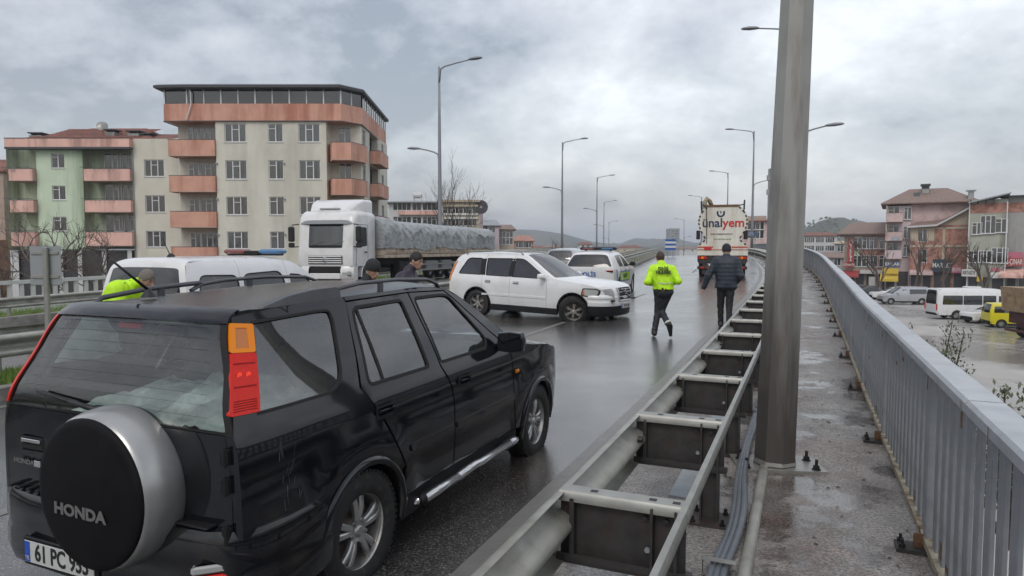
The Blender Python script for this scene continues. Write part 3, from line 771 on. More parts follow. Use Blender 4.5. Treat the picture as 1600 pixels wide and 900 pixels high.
# tail lamps
for sd in (1, -1):
    f_ = lambda x, z: (x, sd*(cr_side(x, z)+.006), z)
    zc_ = lambda t: (lamp[0][0]+(lamp[3][0]-lamp[0][0])*t, lamp[0][1]+(lamp[3][1]-lamp[0][1])*t)
    zd_ = lambda t: (lamp[1][0]+(lamp[2][0]-lamp[1][0])*t, lamp[1][1]+(lamp[2][1]-lamp[1][1])*t)
    lens = MB().use('lamp_red'); t0, t1, t2 = .02, .66, .985
    a, b, c, d_ = zc_(t0), zd_(t0), zd_(t1), zc_(t1)
    patch(lens, rnd([a, b, c, d_], .012), f_, [], .05, ext=.03, extdir=lambda x, z: (0, -sd, 0))
    lens.use('lamp_amber'); a, b, c, d_ = zc_(t1+.004), zd_(t1+.004), zd_(t2), zc_(t2)
    ins = [tuple(np.array(zc_(t1+.05))*.78+np.array(zd_(t1+.05))*.22), tuple(np.array(zc_(t1+.05))*.25+np.array(zd_(t1+.05))*.75), tuple(np.array(zc_(t2-.05))*.3+np.array(zd_(t2-.05))*.7), tuple(np.array(zc_(t2-.05))*.78+np.array(zd_(t2-.05))*.22)]
    patch(lens, rnd([a, b, c, d_], .012), f_, [ins], .05, ext=.03, extdir=lambda x, z: (0, -sd, 0))
    lens.use('lamp_amber_dark'); patch(lens, inset(ins, -.004), lambda x, z: (x, sd*(cr_side(x, z)+.003), z), [], .05, ext=0)
    o = lens.build('tail_lamp', cr, smooth=40)
    if sd > 0:
        cb.toppanel('tail_lamp_edge', [(1.05, .97), (1.05, 1), (2.85, 1), (2.85, .965)], 'lamp_red', off=.006, step=.1, ext=.01); continue
    bl = MB().use('bulb_red')
    for k in (.30, .62):
        p = np.array(zc_(.42))*(1-k)+np.array(zd_(.42))*k; y = sd*(cr_side(p[0], p[1])+.0075)
        bl.add([(p[0]+.016*math.cos(a_), y+.001, p[1]+.018*math.sin(a_)) for a_ in np.linspace(0, 6.283, 11)[:-1]], [tuple(range(10))])
    bl.build('bulb_glow', o)
    mat('lamp_red_dark', (.40, .012, .010), .3, coat=.2) if 'lamp_red_dark' not in MAT else None
    lr = MB().use('lamp_red_dark')
    for t_ in (.06, .085, .11, .135, .16, .30, .54):
        a_, b_ = np.array(zc_(t_)), np.array(zd_(t_)); P4 = [a_*(1-k)+b_*k for k in (.10, .90)]; w_ = .004 if t_ < .2 else .007
        lr.add([(q[0], -(cr_side(q[0], q[1])+.0072), q[1]+e) for e in (-w_, w_) for q in P4], [(0, 1, 3, 2)])
    o2 = lr.build('lens_rib', o); o2['kind'] = 'stuff'
# shoulder moulding, door strips, sill, step bar
for nm, a, b, z0, z1 in (('door_moulding', .46, 1.01, .66, .70), ('door_moulding', 1.06, 2.05, .66, .70)):
    cb.sidepanel(nm, rnd([(a, z0), (b, z0), (b, z1), (a, z1)], .012), P_, off=.012, step=.1, ext=.012)
cb.sidepanel('sill', [(.38, .25), (2.14, .25), (2.10, .395), (.40, .395)], 'plastic_dark', step=.12)
for sd in (1, -1):
    st = MB().use('chrome'); y = sd*.90
    st.tube([(.52, sd*.80, .30), (.60, y, .325), (.75, y+sd*.01, .335), (1.0, y+sd*.01, .335)], .030, 10); st.tube([(1.0, y+sd*.01, .335), (1.25, y+sd*.01, .345), (1.35, y+sd*.01, .335), (1.88, y+sd*.01, .335)], .030, 10)
    st.tube([(1.88, y+sd*.01, .335), (2.02, y, .325), (2.10, sd*.80, .30)], .030, 10)
    st.use('plastic_dark')
    for a, b in ((.55, .80), (1.80, 2.06)): st.bbox(((a+b)/2, sd*.88, .32), (b-a, .08, .075), .02)
    st.build('step_bar', cr, smooth=True)
# arch lips
for cx_ in (0, 2.62):
    for sd in (1, -1):
        mb = MB().use(P_); rings = []
        for a in np.linspace(-8, 188, 30):
            u, v = math.cos(R(a)), math.sin(R(a)); rr = []
            for r, o_ in ((WR+.002, -.06), (WR+.004, .010), (WR+.016, .020), (WR+.038, .018), (WR+.050, .002)):
                x, z = cx_+u*r, .334+v*r; rr.append((x, sd*(cr_side(cx_+u*(WR+.05), max(.25, .334+v*(WR+.05)))+o_), z))
            rings.append(rr)
        mb.loft(rings, False); mb.build('wheel_arch_trim', cr, smooth=50)
        mb = MB().use('liner'); mb.lathe([(WR+.01, 0), (WR+.01, -.30), (.05, -.30)], 24, 'Y', (0, 0, 0), R(-20), R(200))
        mb.v = [(x+cx_, sd*(y+.80), z+.334) for x, y, z in mb.v]; mb.build('wheel_well', cr)
for x, st_ in ((0, 0), (2.62, 0)):
    for sd in (1, -1): wheel(cr, .334, .205, .205, 'five', (x, sd*.765, .334), sd, spin=.4*x)
# top strip: roof, screen, bonnet, tail
cb.toppanel('roof', [(3.25, -1), (6.5, -1), (6.5, 1), (3.25, 1)], 'paint_roof', step=.25)
ws = rnd([(6.62, -.90), (8.75, -.93), (8.9, -.8), (8.95, 0), (8.9, .8), (8.75, .93), (6.62, .90)], [.1, .1, 0, 0, 0, .1, .1])
cb.toppanel('windscreen_frame', [(6.5, -1), (9, -1), (9, 1), (6.5, 1)], P_, [ws], step=.25)
cb.toppanel('windscreen', ws, 'glass_clear', off=-.008, step=.3, ext=0)
cb.toppanel('bonnet', [(9.02, -.96), (11.9, -.93), (11.9, .93), (9.02, .96)], P_, step=.25)
cb.toppanel('nose', [(11.93, -1), (13, -1), (13, 1), (11.93, 1), (11.93, .96), (9.02, .98), (9.02, 1), (11.9, 1)][:4], 'plastic_grey', step=.25)
# tail
rg = rnd([(1.02, -.955), (1.02, .965), (2.82, .955), (2.82, -.945)], .05)
tg_lower = [(0.02, -.94), (.99, -.94), (.99, .96), (.02, .96)]
cb.toppanel('tailgate', tg_lower, P_, step=.2, ps=[.15, .3, .5, .7, .85])
cb.toppanel('tail_corner', [(.0, -1), (1.0, -1), (1.0, -.945), (.0, -.945)], P_, step=.2); cb.toppanel('tail_corner', [(.0, 1), (1.0, 1), (1.0, .965), (.0, .965)], P_, step=.2)
cb.toppanel('rear_window_frame', [(1.0, -1), (3.0, -1), (3.0, 1), (1.0, 1)], 'liner', [rg], step=.2, ps=[1.3, 1.6, 2, 2.3, 2.6])
rgl = cb.toppanel('rear_window', inset(rg, -.02), 'glass_clear', off=-.004, step=.25, ext=0)
cb.toppanel('spoiler', [(2.81, -1), (3.27, -1), (3.27, 1), (2.81, 1)], P_, off=.008, step=.1, ext=.03)
# heater lines on the glass
hl = MB().use('plastic_dark')
for k in range(9):
    p = 1.2+k*.19; hl.tube([cb.top(p, q)-Vector((.004-.006, 0, 0)) for q in np.linspace(-.84, .84, 9)], .0006, 3)
hl.build('heater_line', rgl)
# wiper
wp = MB().use('ink'); a = cb.top(1.12, -.02); b = cb.top(1.20, .28); c = cb.top(1.30, .62)
a, b, c = [Vector((p.x-.03, p.y, p.z)) for p in (a, b, c)]
wp.tube([a, b], [.016, .010], 6); wp.tube([b, c], [.009, .007], 6); wp.bbox(tuple(a), (.05, .09, .05), .015); wp.tube([c+Vector((.01, .0, .0)), c+Vector((.012, -.30, -.03))], .006, 5)
wp.build('wiper', rgl, smooth=True)
# high brake lamp inside the glass
hb = MB().use('lamp_red'); p = cb.top(2.62, .12); hb.bbox((p.x+.09, p.y, p.z), (.03, .16, .035), .006); hb.use('plastic_dark').bbox((p.x+.12, p.y, p.z+.005), (.05, .20, .055), .01); hb.build('brake_lamp', cr)
# bumper: sweeps round the tail
def bump_sec(path, sec, m, name):
    mb = MB().use(m); rings = []
    for i, (x, y) in enumerate(path):
        a = Vector(path[max(0, i-1)]); b = Vector(path[min(len(path)-1, i+1)]); d = (b-a).normalized(); n = Vector((d.y, -d.x))
        rings.append([(x+n.x*o_, y+n.y*o_, z) for o_, z in sec])
    mb.loft(rings, False); return mb.build(name, cr, smooth=35)
hp_ = [(-.30, .862), (-.42, .885), (-.60, .888), (-.76, .862), (-.86, .79), (-.905, .68), (-.925, .50), (-.933, .25)]
path = [(a, -b) for a, b in hp_]+[(-.936, 0)]+list(reversed(hp_))
path = list(reversed(path))
sec = [(-.16, .672), (-.04, .668), (.0, .655), (.018, .62), (.02, .50), (.012, .47), (.02, .44), (.022, .35), (.005, .29), (-.05, .265)]
bump_sec(path, [(-o_ if False else o_, z) for o_, z in sec], P_, 'rear_bumper')
for sd in (1, -1):
    path2 = [(3.02, sd*.80), (3.2, sd*.78), (3.38, sd*.66), (3.46, sd*.45), (3.50, 0)]
    if sd < 0: path2 = list(path2)
    else: path2 = list(reversed(path2))
    bump_sec(path2 if sd < 0 else path2, sec, P_, 'front_bumper')
# step pad ribs on the bumper top
rb = MB().use('plastic_dark')
for k in range(9):
    y = .70-.075*k; rb.bbox((-.885, y, .672), (.07, .028, .012), .004)
rb.bbox((-.885, -.30, .672), (.07, .8, .012), .004); rb.build('step_pad', cr)
# plate
pl = MB().use('plastic_dark'); pl.bbox((-.958, .235, .385), (.02, .56, .145), .006); po = pl.build('plate_holder', cr)
pl = MB().use('plate_white'); pl.bbox((-.972, .235, .388), (.006, .52, .112), .003); pp = pl.build('number_plate', po)
pl = MB().use('plate_blue'); pl.box(-.9765, -.9755, .45, .49, .337, .439); pl.build('country_band', po)
rt = (math.pi/2, 0, -math.pi/2)
text('61 PC 955', 'plate_text', .118, 'ink', pp, (-.9765, .21, .388), rt, .001, .0025, .80)
text('TR', 'country_code', .028, 'plate_white', pp, (-.978, .47, .355), rt, .001, 0, .9)
# low rear lamps in the bumper
for y in (-.725,):
    Rz = Matrix.Rotation(.75, 4, 'Z'); q = MB().use('lamp_clear'); q.bbox((-.905, y, .500), (.03, .19, .045), .012, Rz); q.use('lamp_red').bbox((-.905, y, .455), (.03, .19, .045), .012, Rz); q.build('bumper_lamp', cr)
# spare wheel under its cover
SC_ = Vector((-.875, -.155, .80))
sp = MB().use('silver_paint')
sp.lathe([(.18, .06), (.30, .05), (.358, .03), (.374, -.01), (.375, -.06), (.370, -.12), (.358, -.165), (.349, -.183), (.340, -.188)], 56, 'X', tuple(SC_))
so = sp.build('spare_wheel', cr, smooth=50)
sc2 = MB().use('cover_black'); sc2.lathe([(.344, -.184), (.346, -.194), (.336, -.204), (.31, -.209), (.20, -.220), (.10, -.226), (.001, -.228)], 56, 'X', tuple(SC_)); sc2.build('spare_wheel_cover', so, smooth=60)
sc3 = MB().use('rubber'); sc3.lathe([(.34, .03), (.33, .055), (.2, .06)], 40, 'X', tuple(SC_)); sc3.build('tyre', so, smooth=True)
mat('badge_grey', (.13, .13, .13), .45)
text('HONDA', 'lettering', .072, 'badge_grey', so, (SC_.x-.2300, SC_.y+.02, SC_.z-.075), rt, .001, .003, 1.28)
text('HONDA', 'lettering', .034, 'badge_grey', cr, (-.888, .62, .80), rt, .001, .001, 1.3)
bd = MB().use('chrome'); bd.bbox((-.888, .51, .80), (.006, .05, .035), .004); bd.build('badge', cr)
lt = MB().use('chrome'); lt.bbox((-.87, -.50, .62), (.05, .03, .08), .008); lt.tube([(-.88, -.47, .66), (-.86, -.53, .55)], .012, 8); lt.build('cover_latch', so)
# plate recess with handle on the left of the tailgate
rc = MB().use('liner'); rc.bbox((-.873, .56, .90), (.02, .18, .075), .012); rc.use('chrome').bbox((-.886, .56, .915), (.012, .15, .025), .006); rc.build('tailgate_handle', cr)
# hinges
for z in (.99, .86, .64):
    h = MB().use('plastic_dark'); h.bbox((-.868, -.765, z), (.03, .045, .07), .006); h.tube([(-.882, -.775, z-.04), (-.882, -.775, z+.04)], .010, 8); h.build('hinge', cr)
# handles, repeater, mirror
for x0 in (.21, 1.195):
    for sd in (1, -1):
        y = sd*cr_side(x0, .965); h = MB().use('liner'); h.bbox((x0, y+sd*.0, .965), (.16, .012, .085), .006)
        h.use(P_).bbox((x0-.01, y+sd*.018, .975), (.15, .022, .034), .010); h.build('door_handle', cr, smooth=40)
for sd in (1, -1):
    h = MB().use('lamp_amber'); h.bbox((2.13, sd*(cr_side(2.13, .88)+.005), .88), (.07, .014, .032), .006); h.build('side_repeater', cr)
    mr_ = MB().use('paint_black'); rr = []
    for k, (dx, sc) in enumerate(((0, .92), (.02, 1.0), (.07, .98), (.12, .80), (.15, .45))):
        rr.append([(1.80+dx, sd*(.945+a*.115*sc), 1.165+b*.085*sc) for a, b in ((-.9, -.9), (-1, 0), (-.9, .85), (0, 1), (.8, .9), (1, .1), (.85, -.8), (0, -1))])
    mr_.loft(rr, True, True); mr_.bbox((1.85, sd*.86, 1.13), (.09, .10, .05), .015); mo = mr_.build('door_mirror', cr, smooth=50)
    gl = MB().use('paint_black'); gl.add([(1.797, sd*(.945+a*.10), 1.165+b*.07) for a, b in ((-.9, -.9), (-1, 0), (-.9, .85), (0, 1), (.8, .9), (1, .1), (.85, -.8), (0, -1))], [tuple(range(8))]); gl.build('mirror_glass', mo)
# roof rails
for sd in (1, -1):
    y = sd*.555; rr = MB().use('plastic_grey')
    fz = lambda x: sm([(c[0], c[1]) for c in CC[3:7]], x)-.035
    rr.tube([(.12, y, fz(.1)+.02), (.20, y, fz(.2)+.052), (.4, y, fz(.4)+.066), (.8, y, fz(.8)+.072), (1.2, y, fz(1.2)+.064), (1.33, y, fz(1.3)+.03), (1.38, y, fz(1.36)-.01)], .017, 8, ry=.013)
    # solid rear fairing block (near side only shows it; the far rail is an open tube)
    if sd > 0:
        rr.tube([(-.56, y, fz(-.5)-.01), (-.48, y, fz(-.4)+.04), (-.2, y, fz(-.2)+.062), (.12, y, fz(.1)+.064), (.2, y, fz(.2)+.062)], .015, 8); rr.bbox((-.1, y, fz(0)+.03), (.05, .024, .07), .008); rr.bbox((.62, y, fz(.62)+.03), (.05, .024, .09), .008); rr.build('roof_rail', cr, smooth=40); continue
    rings = []
    for x, hgt, ww in ((-.50, .004, .02), (-.42, .03, .030), (-.25, .062, .034), (-.05, .074, .034), (.14, .070, .030), (.19, .06, .02)):
        z = fz(x)-.005; rings.append([(x, y-ww, z), (x, y-ww*.7, z+hgt), (x, y+ww*.7, z+hgt), (x, y+ww, z)])
    rr.loft(rings, True, True); rr.bbox((.62, y, fz(.62)+.03), (.05, .024, .09), .008); rr.build('roof_rail', cr, smooth=40)
# aerial
an = MB().use('ink'); z = 1.642; an.lathe([(.045, 0), (.03, .02), (.018, .035), (.012, .045), (0, .05)], 16, 'Z', (-.40, .30-.02, z-.01)); an.tube([(-.40, .28, z+.03), (-.58, .33, z+.20)], [.009, .006], 6); an.build('aerial', cr, smooth=True)
# dirt-splash and seams
# interior
it = MB().use('seat_cloth')
def seat(mb, x, y, w, head=True):
    mb.bbox((x, y, .72), (.50, w, .18), .05); mb.bbox((x-.27, y, 1.02), (.16, w, .58), .06, Matrix.Rotation(-.25, 3, 'Y').to_4x4())
    if head: mb.bbox((x-.38, y, 1.39), (.10, w*.5 if w < .7 else .25, .17), .04); mb.tube([(x-.36, y-.05, 1.26), (x-.37, y-.05, 1.35)], .007, 6)
so_ = MB().use('seat_cloth'); seat(so_, 1.35, .36, .50); so_.build('front_seat', cr, smooth=40); so_ = MB().use('seat_cloth'); seat(so_, 1.35, -.36, .50); so_.build('front_seat', cr, smooth=40)
so_ = MB().use('seat_cloth'); seat(so_, .45, 0, 1.25, False)
for y in (-.4, .4): so_.bbox((.07, y, 1.39), (.09, .24, .15), .04)
so_.build('rear_bench', cr, smooth=40)
fl = MB().use('liner'); fl.box(-.72, 2.9, -.80, .80, .30, .36); fl.box(2.3, 2.36, -.78, .78, .36, 1.04); fl.box(-.74, -.72, -.7, .7, .4, .6)
for sd in (1, -1):
    fl.box(.40, 2.25, sd*.76, sd*.775, .36, 1.08); fl.box(-.70, -.45, sd*.72, sd*.735, .5, 1.12); fl.box(-.45, .42, sd*.755, sd*.765, .74, 1.1)
fl.build('inner_shell', cr)
da = MB().use('plastic_dark'); da.bbox((1.98, 0, 1.0), (.42, 1.45, .22), .06); da.lathe([(.185, -.012), (.197, 0), (.185, .012), (.173, 0), (.185, -.012)], 28, 'X', (1.70, .36, 1.05)); da.bbox((1.71, .36, 1.05), (.03, .34, .05), .01); da.build('dashboard', cr, smooth=40)
# crumpled blanket in the boot
rng = random.Random(5); bk = MB().use('blanket'); nx, ny = 26, 36; vs = []
for i in range(nx):
    for j in range(ny):
        x = -.68+i*.62/(nx-1); y = -.62+j*1.24/(ny-1)
        z = .95+.10*noise.noise(Vector((x*3, y*3, 1)))+.11*abs(noise.noise(Vector((x*5+y*6, y*7, 4))))+.09*math.exp(-((y+.25)**2)/.04)+.14*(i/nx)
        vs.append((x, y, z))
bk.add(vs, [(i*ny+j, i*ny+j+1, (i+1)*ny+j+1, (i+1)*ny+j) for i in range(nx-1) for j in range(ny-1)]); bo = bk.build('blanket', None, smooth=True)
bo.location = cr.location; bo.rotation_euler = cr.rotation_euler; tag(bo, 'crumpled pale grey blanket lying in the boot behind the rear glass of the black car', 'blanket')

# light scrape marks on the right rear quarter
mat('scrape', (.10, .10, .10), .6)
rn = random.Random(8); sk_ = MB().use('scrape')
for k in range(16):
    x, z = -.60+rn.uniform(-.05, .09), .80+rn.uniform(-.13, .13); dx, dz = rn.uniform(-.02, .03), rn.uniform(.03, .09); w_ = rn.uniform(.001, .003)
    sk_.add([(a, -(cr_side(a, c)+.0015), c) for a, c in ((x, z), (x+w_, z), (x+dx+w_, z+dz), (x+dx, z+dz))], [(0, 1, 2, 3)])
o = sk_.build('scrape_marks', cr); o['kind'] = 'stuff'
# ---------------------------------------------------------------- other cars, one builder
def car(name, label, cat, x, y, ang, E, C, wt, wb, wr, ar, sill, doors, wins, paint, glass_m='glass_dark', rim='six', group=None, z=None, pitch=0, roll=0, nose=None,
        wheels=None, lower='plastic_dark', lowz=None, rails=None, rg=None, z0=None, ww=.22, tw=None, step=.09, simple=False, wsm='glass_dark', taper=(.10, .05)):
    """ang: heading measured like a z rotation of local +x. x,y: rear axle centre"""
    gzz = road_z(x, y) if z is None else z
    t = thing(name, label, cat, (x, y, gzz), ang, group)
    body = t
    if pitch or roll:
        t.rotation_euler = (roll, pitch, ang)
    xe, xn = E[0][0], E[-1][0]; W = max(v for _, v in wt)
    def side(xx, zz):
        w = lerp(wt, zz)
        if xx > wb: w -= taper[0]*((xx-wb)/(xn-wb))**2.4+.10*max(0, (xx-wb)/(xn-wb)-.8)/.2*max(0, (xx-wb)/(xn-wb)-.8)/.2
        if xx < 0: w -= taper[1]*(xx/xe)**2
        if zz < wr*3:
            for cx_ in (0, wb):
                d = math.hypot(xx-cx_, zz-wr)
                if ar < d < ar+.22: w += .012*math.sin(math.pi*(d-ar)/.22)
        return w
    B = Body(side, E, C, t)
    ex = [e[0] for e in E]; ez = [e[1] for e in E]
    tail = [(e[0], e[1]) for e in E[:4]]; 
    def top(xx): return sm([(e[0], e[1]) for e in E[3:]], xx) if xx > E[3][0] else lerp(sorted(tail), xx)
    def bot(xx):
        b = sill
        for cx_ in (0, wb):
            if abs(xx-cx_) < ar: b = max(b, wr+math.sqrt(ar*ar-(xx-cx_)**2))
        return b
    def panel(nm, xa, xb, first=False, last=False):
        xs = set([xa, xb]); k = max(2, int((xb-xa)/.10)); xs |= {xa+(xb-xa)*i/k for i in range(k+1)}
        for cx_ in (0, wb):
            for i in range(15):
                q = cx_+ar*math.cos(math.pi*i/14)*.9999
                if xa < q < xb: xs.add(q)
            for q in (cx_-ar*1.001, cx_+ar*1.001):
                if xa < q < xb: xs.add(q)
        xs = sorted(xs)
        b = [(q, bot(q)) for q in xs]; tp = [(q, top(q)) for q in reversed(xs)]
        if first:
            tp = [p for p in tp if p[0] > E[3][0]+.01]+[E[3], E[2], E[1], E[0]]; b = [(q[0], q[1]) for q in b if q[0] > E[0][0]+.02]
            b = [(E[0][0]+.02, sill+.02)]+b
        if last:
            tp = [(E[-1][0], E[-1][1]), (E[-2][0], E[-2][1])]+[p for p in tp if p[0] < E[-2][0]-.01]; b = [q for q in b if q[0] < E[-1][0]-.02]+[(E[-1][0]-.02, sill+.02)]
        poly = b+tp; hs = [w[1] for w in wins if min(p[0] for p in w[1]) > xa-.02 and max(p[0] for p in w[1]) < xb+.02]
        cut = [p for i, p in enumerate(poly) if i == 0 or (Vector(p)-Vector(poly[i-1])).length > 1e-3]
        return B.sidepanel(nm, cut, paint, hs, step=step)
    xs_ = [xe]+list(doors)+[xn]; g = .004
    nms = ['rear_quarter']+(['rear_door', 'front_door'] if len(doors) == 3 else ['door']*(len(doors)-1))+['front_fender']
    for i in range(len(xs_)-1): panel(nms[i], xs_[i]+(g if i else 0), xs_[i+1]-(g if i < len(xs_)-2 else 0), i == 0, i == len(xs_)-2)
    for nm, poly in wins:
        B.sidepanel(nm, inset(poly, -.004), glass_m, off=-.008, step=.2, ext=0)
        if not simple: B.sidepanel('window_trim', inset(poly, -.008), 'liner', [inset(poly, .010)], off=.002, step=.15, ext=.01)
    st = .3
    B.toppanel('roof', [(3, -1), (6, -1), (6, 1), (3, 1)], paint, step=st)
    ws = rnd([(6.1, -.88), (8.85, -.93), (8.85, .93), (6.1, .88)], .1)
    B.toppanel('windscreen_frame', [(6, -1), (9, -1), (9, 1), (6, 1)], paint, [ws], step=st); B.toppanel('windscreen', ws, wsm, off=-.006, step=.35, ext=0)
    B.toppanel('bonnet', [(9, -1), (11.4, -1), (11.4, 1), (9, 1)], paint, step=st)
    B.toppanel('nose', [(11.4, -1), (13, -1), (13, 1), (11.4, 1)], paint, step=st)
    rg = rg or rnd([(1.1, -.86), (1.1, .86), (2.85, .82), (2.85, -.82)], .12)
    B.toppanel('tailgate', [(0, -1), (3, -1), (3, 1), (0, 1)], paint, [rg], step=.22); B.toppanel('rear_window', inset(rg, -.02), glass_m, off=-.005, step=.3, ext=0)
    # bumpers / underbody
    mb = MB().use(lower); lz = lowz or sill+.16
    rings = []
    for k in range(21):
        q = -1+2*k/20; yy = q*(W-.03); r = 1-abs(q)**5
        rings.append([(xe+.10-.16*r-.02, yy, z_) for z_ in (sill-.02, sill, lz, lz+.015)][:3]+[(xe+.12-.14*r, yy, lz+.04)])
    mb.loft(rings, False); mb.build('rear_bumper', t, smooth=40)
    mb = MB().use(lower); rings = []
    for k in range(21):
        q = -1+2*k/20; yy = q*(W-.09); r = 1-abs(q)**4
        rings.append([(xn-.14+.20*r, yy, sill-.02), (xn-.13+.20*r, yy, sill), (xn-.13+.20*r, yy, lz-.02), (xn-.16+.20*r, yy, lz+.02)])
    mb.loft(rings, False); mb.build('front_bumper', t, smooth=40)
    mb = MB().use(lower)
    for sd in (1, -1): mb.bbox(((wb)/2, sd*(W-.05), sill), (wb-2*ar, .10, .16), .02)
    mb.build('sill', t)
    mb = MB().use('liner'); mb.box(xe+.1, xn-.2, -W+.18, W-.18, sill, wr*2+.02+.04)
    for cx_ in (0, wb):
        for sd in (1, -1):
            o = len(mb.v); mb.lathe([(ar+.0, 0), (ar+.0, -.3), (.05, -.3)], 20, 'Y', (0, 0, 0), R(-20), R(200))
            mb.v[o:] = [(a+cx_, sd*(b+W-.07), c+wr) for a, b, c in mb.v[o:]]
    mb.build('underbody', t)
    if not simple:
        it = MB().use('seat_cloth')
        for x_, ys in ((wb*.52, (-.38, .38)), (wb*.18, (-.4, .4))):
            for y_ in ys: it.bbox((x_, y_, wr*2+.12), (.5, .5, .18), .05); it.bbox((x_-.28, y_, wr*2+.40), (.15, .5, .55), .06); it.bbox((x_-.36, y_, wr*2+.75), (.09, .25, .16), .04)
        it.build('seats', t, smooth=40)
    for i, (cx_, sd) in enumerate(((0, 1), (0, -1), (wb, 1), (wb, -1))):
        kw = (wheels or {}).get(i, {}); o_ = kw.get('o', (0, 0, 0))
        wheel(t, wr, ww, wr*.62, rim, (cx_+o_[0], sd*(W-ww/2-.015)+o_[1], wr+o_[2]), sd, rz=kw.get('rz', 0), tilt=kw.get('tilt', 0), spin=kw.get('spin', i*.5))
    if rails:
        for sd in (1, -1):
            a, b, yy, hh = rails; rr = MB().use('galv_rail'); f = lambda q: sm([(c[0], c[1]) for c in C[3:7]], q)-.03
            n = 8; rr.tube([(a, sd*yy, f(a))]+[(a+.08+(b-a-.16)*k/n, sd*yy, f(a+.08+(b-a-.16)*k/n)+hh) for k in range(n+1)]+[(b, sd*yy, f(b))], .018, 6); rr.build('roof_rail', t, smooth=True)
    t['_side'] = 0; del t['_side']
    return t, B, side, top
def mirror_pair(t, side, x, z, m, s=1.0):
    for sd in (1, -1):
        y = side(x, z); mb = MB().use(m); mb.loft([[(x-.02+dx, sd*(y+.15+a*.11*q*s), z+.04+b*.075*q*s) for a, b in ((-.9, -.9), (-1, 0), (-.9, .85), (0, 1), (.8, .9), (1, .1), (.85, -.8), (0, -1))] for dx, q in ((-.02, .9), (.03, 1), (.09, .9), (.13, .5))], True, True)
        mb.bbox((x+.03, sd*(y+.03), z), (.07, .09, .04), .01); mb.build('door_mirror', t, smooth=50)
def handle(t, side, xs, z, m):
    for x in xs:
        for sd in (1, -1):
            h = MB().use('liner'); h.bbox((x, sd*side(x, z), z), (.16, .01, .06), .005); h.use(m).bbox((x, sd*(side(x, z)+.02), z+.004), (.17, .022, .028), .009); h.build('door_handle', t, smooth=40)
def lampbox(t, nm, side_pts, m, parent=None):
    pass
def plate(t, loc, txt, facing, w=.52, h=.11, ts=.1):
    """facing -1 tail, +1 nose"""
    x, y, z = loc; mb = MB().use('plate_white'); mb.bbox(loc, (.012, w, h), .003); mb.use('plate_blue').box(x-.0065*1 if facing < 0 else x+.006, x-.006 if facing < 0 else x+.0065, *((y+w/2-.045, y+w/2-.005) if facing < 0 else (y-w/2+.005, y-w/2+.045)), z-h/2+.004, z+h/2-.004)
    o = mb.build('number_plate', t)
    text(txt, 'plate_text', ts, 'ink', o, (x+facing*.008, y+facing*.02, z), (math.pi/2, 0, facing*math.pi/2), .001, .001, .8); return o

def heading(deg): return math.pi/2-R(deg)      # degrees to the right of straight ahead

# ---- white crashed estate
wt = [(0, .84), (.3, .90), (.5, .935), (.8, .945), (1.0, .94), (1.08, .91), (1.15, .875), (1.35, .80), (1.55, .70), (1.66, .62), (1.75, .55)]
E = [(-.93, .55), (-.95, 1.05), (-.86, 1.42), (-.72, 1.62), (-.40, 1.655), (.5, 1.69), (1.25, 1.665), (1.62, 1.50), (1.98, 1.28), (2.32, 1.11), (2.85, 1.05), (3.42, .97), (3.60, .84), (3.62, .55)]
C = [(-.98, .55), (-1.0, 1.06), (-.91, 1.44), (-.75, 1.66), (-.42, 1.70), (.5, 1.745), (1.32, 1.715), (1.75, 1.53), (2.18, 1.30), (2.55, 1.14), (3.0, 1.10), (3.62, 1.02), (3.80, .88), (3.84, .55)]
w1 = rnd([(-.66, 1.13), (.10, 1.125), (.02, 1.555), (-.44, 1.56)], [.06, .02, .02, .12]); w2 = rnd([(.26, 1.12), (.97, 1.11), (.97, 1.575), (.19, 1.56)], .03)
w3 = rnd([(1.07, 1.11), (2.02, 1.10), (2.02, 1.16), (1.52, 1.46), (1.32, 1.57), (1.07, 1.58)], [.03, .04, .04, .1, .1, .03])
VR = R(-32)
vol, VB, vs_, vt_ = car('estate_car', 'white estate off-roader stopped across the lane with its front wheel collapsed', 'car', -.46, 18.75, VR, E, C, wt, 2.857, .36, .42, .30, [.155, 1.025, 2.12],
    [('quarter_window', w1), ('rear_door_window', w2), ('front_door_window', w3)], 'paint_white', 'glass_dark', 'six', pitch=R(1.3),
    wheels={2: dict(rz=R(22), tilt=R(5), o=(.0, -.02, .02)), 3: dict(rz=R(26), tilt=R(20), o=(.0, -.05, .0))}, lowz=.50, rails=(-.55, 1.25, .63, .055), wsm='glass_car')
mirror_pair(vol, vs_, 2.0, 1.12, 'paint_white'); handle(vol, vs_, (.35, 1.22), .96, 'paint_white')
for a, b in ((.17, 1.01), (1.04, 2.1)): VB.sidepanel('door_moulding', rnd([(a, .60), (b, .60), (b, .65), (a, .65)], .012), 'paint_white', off=.012, step=.15, ext=.012)
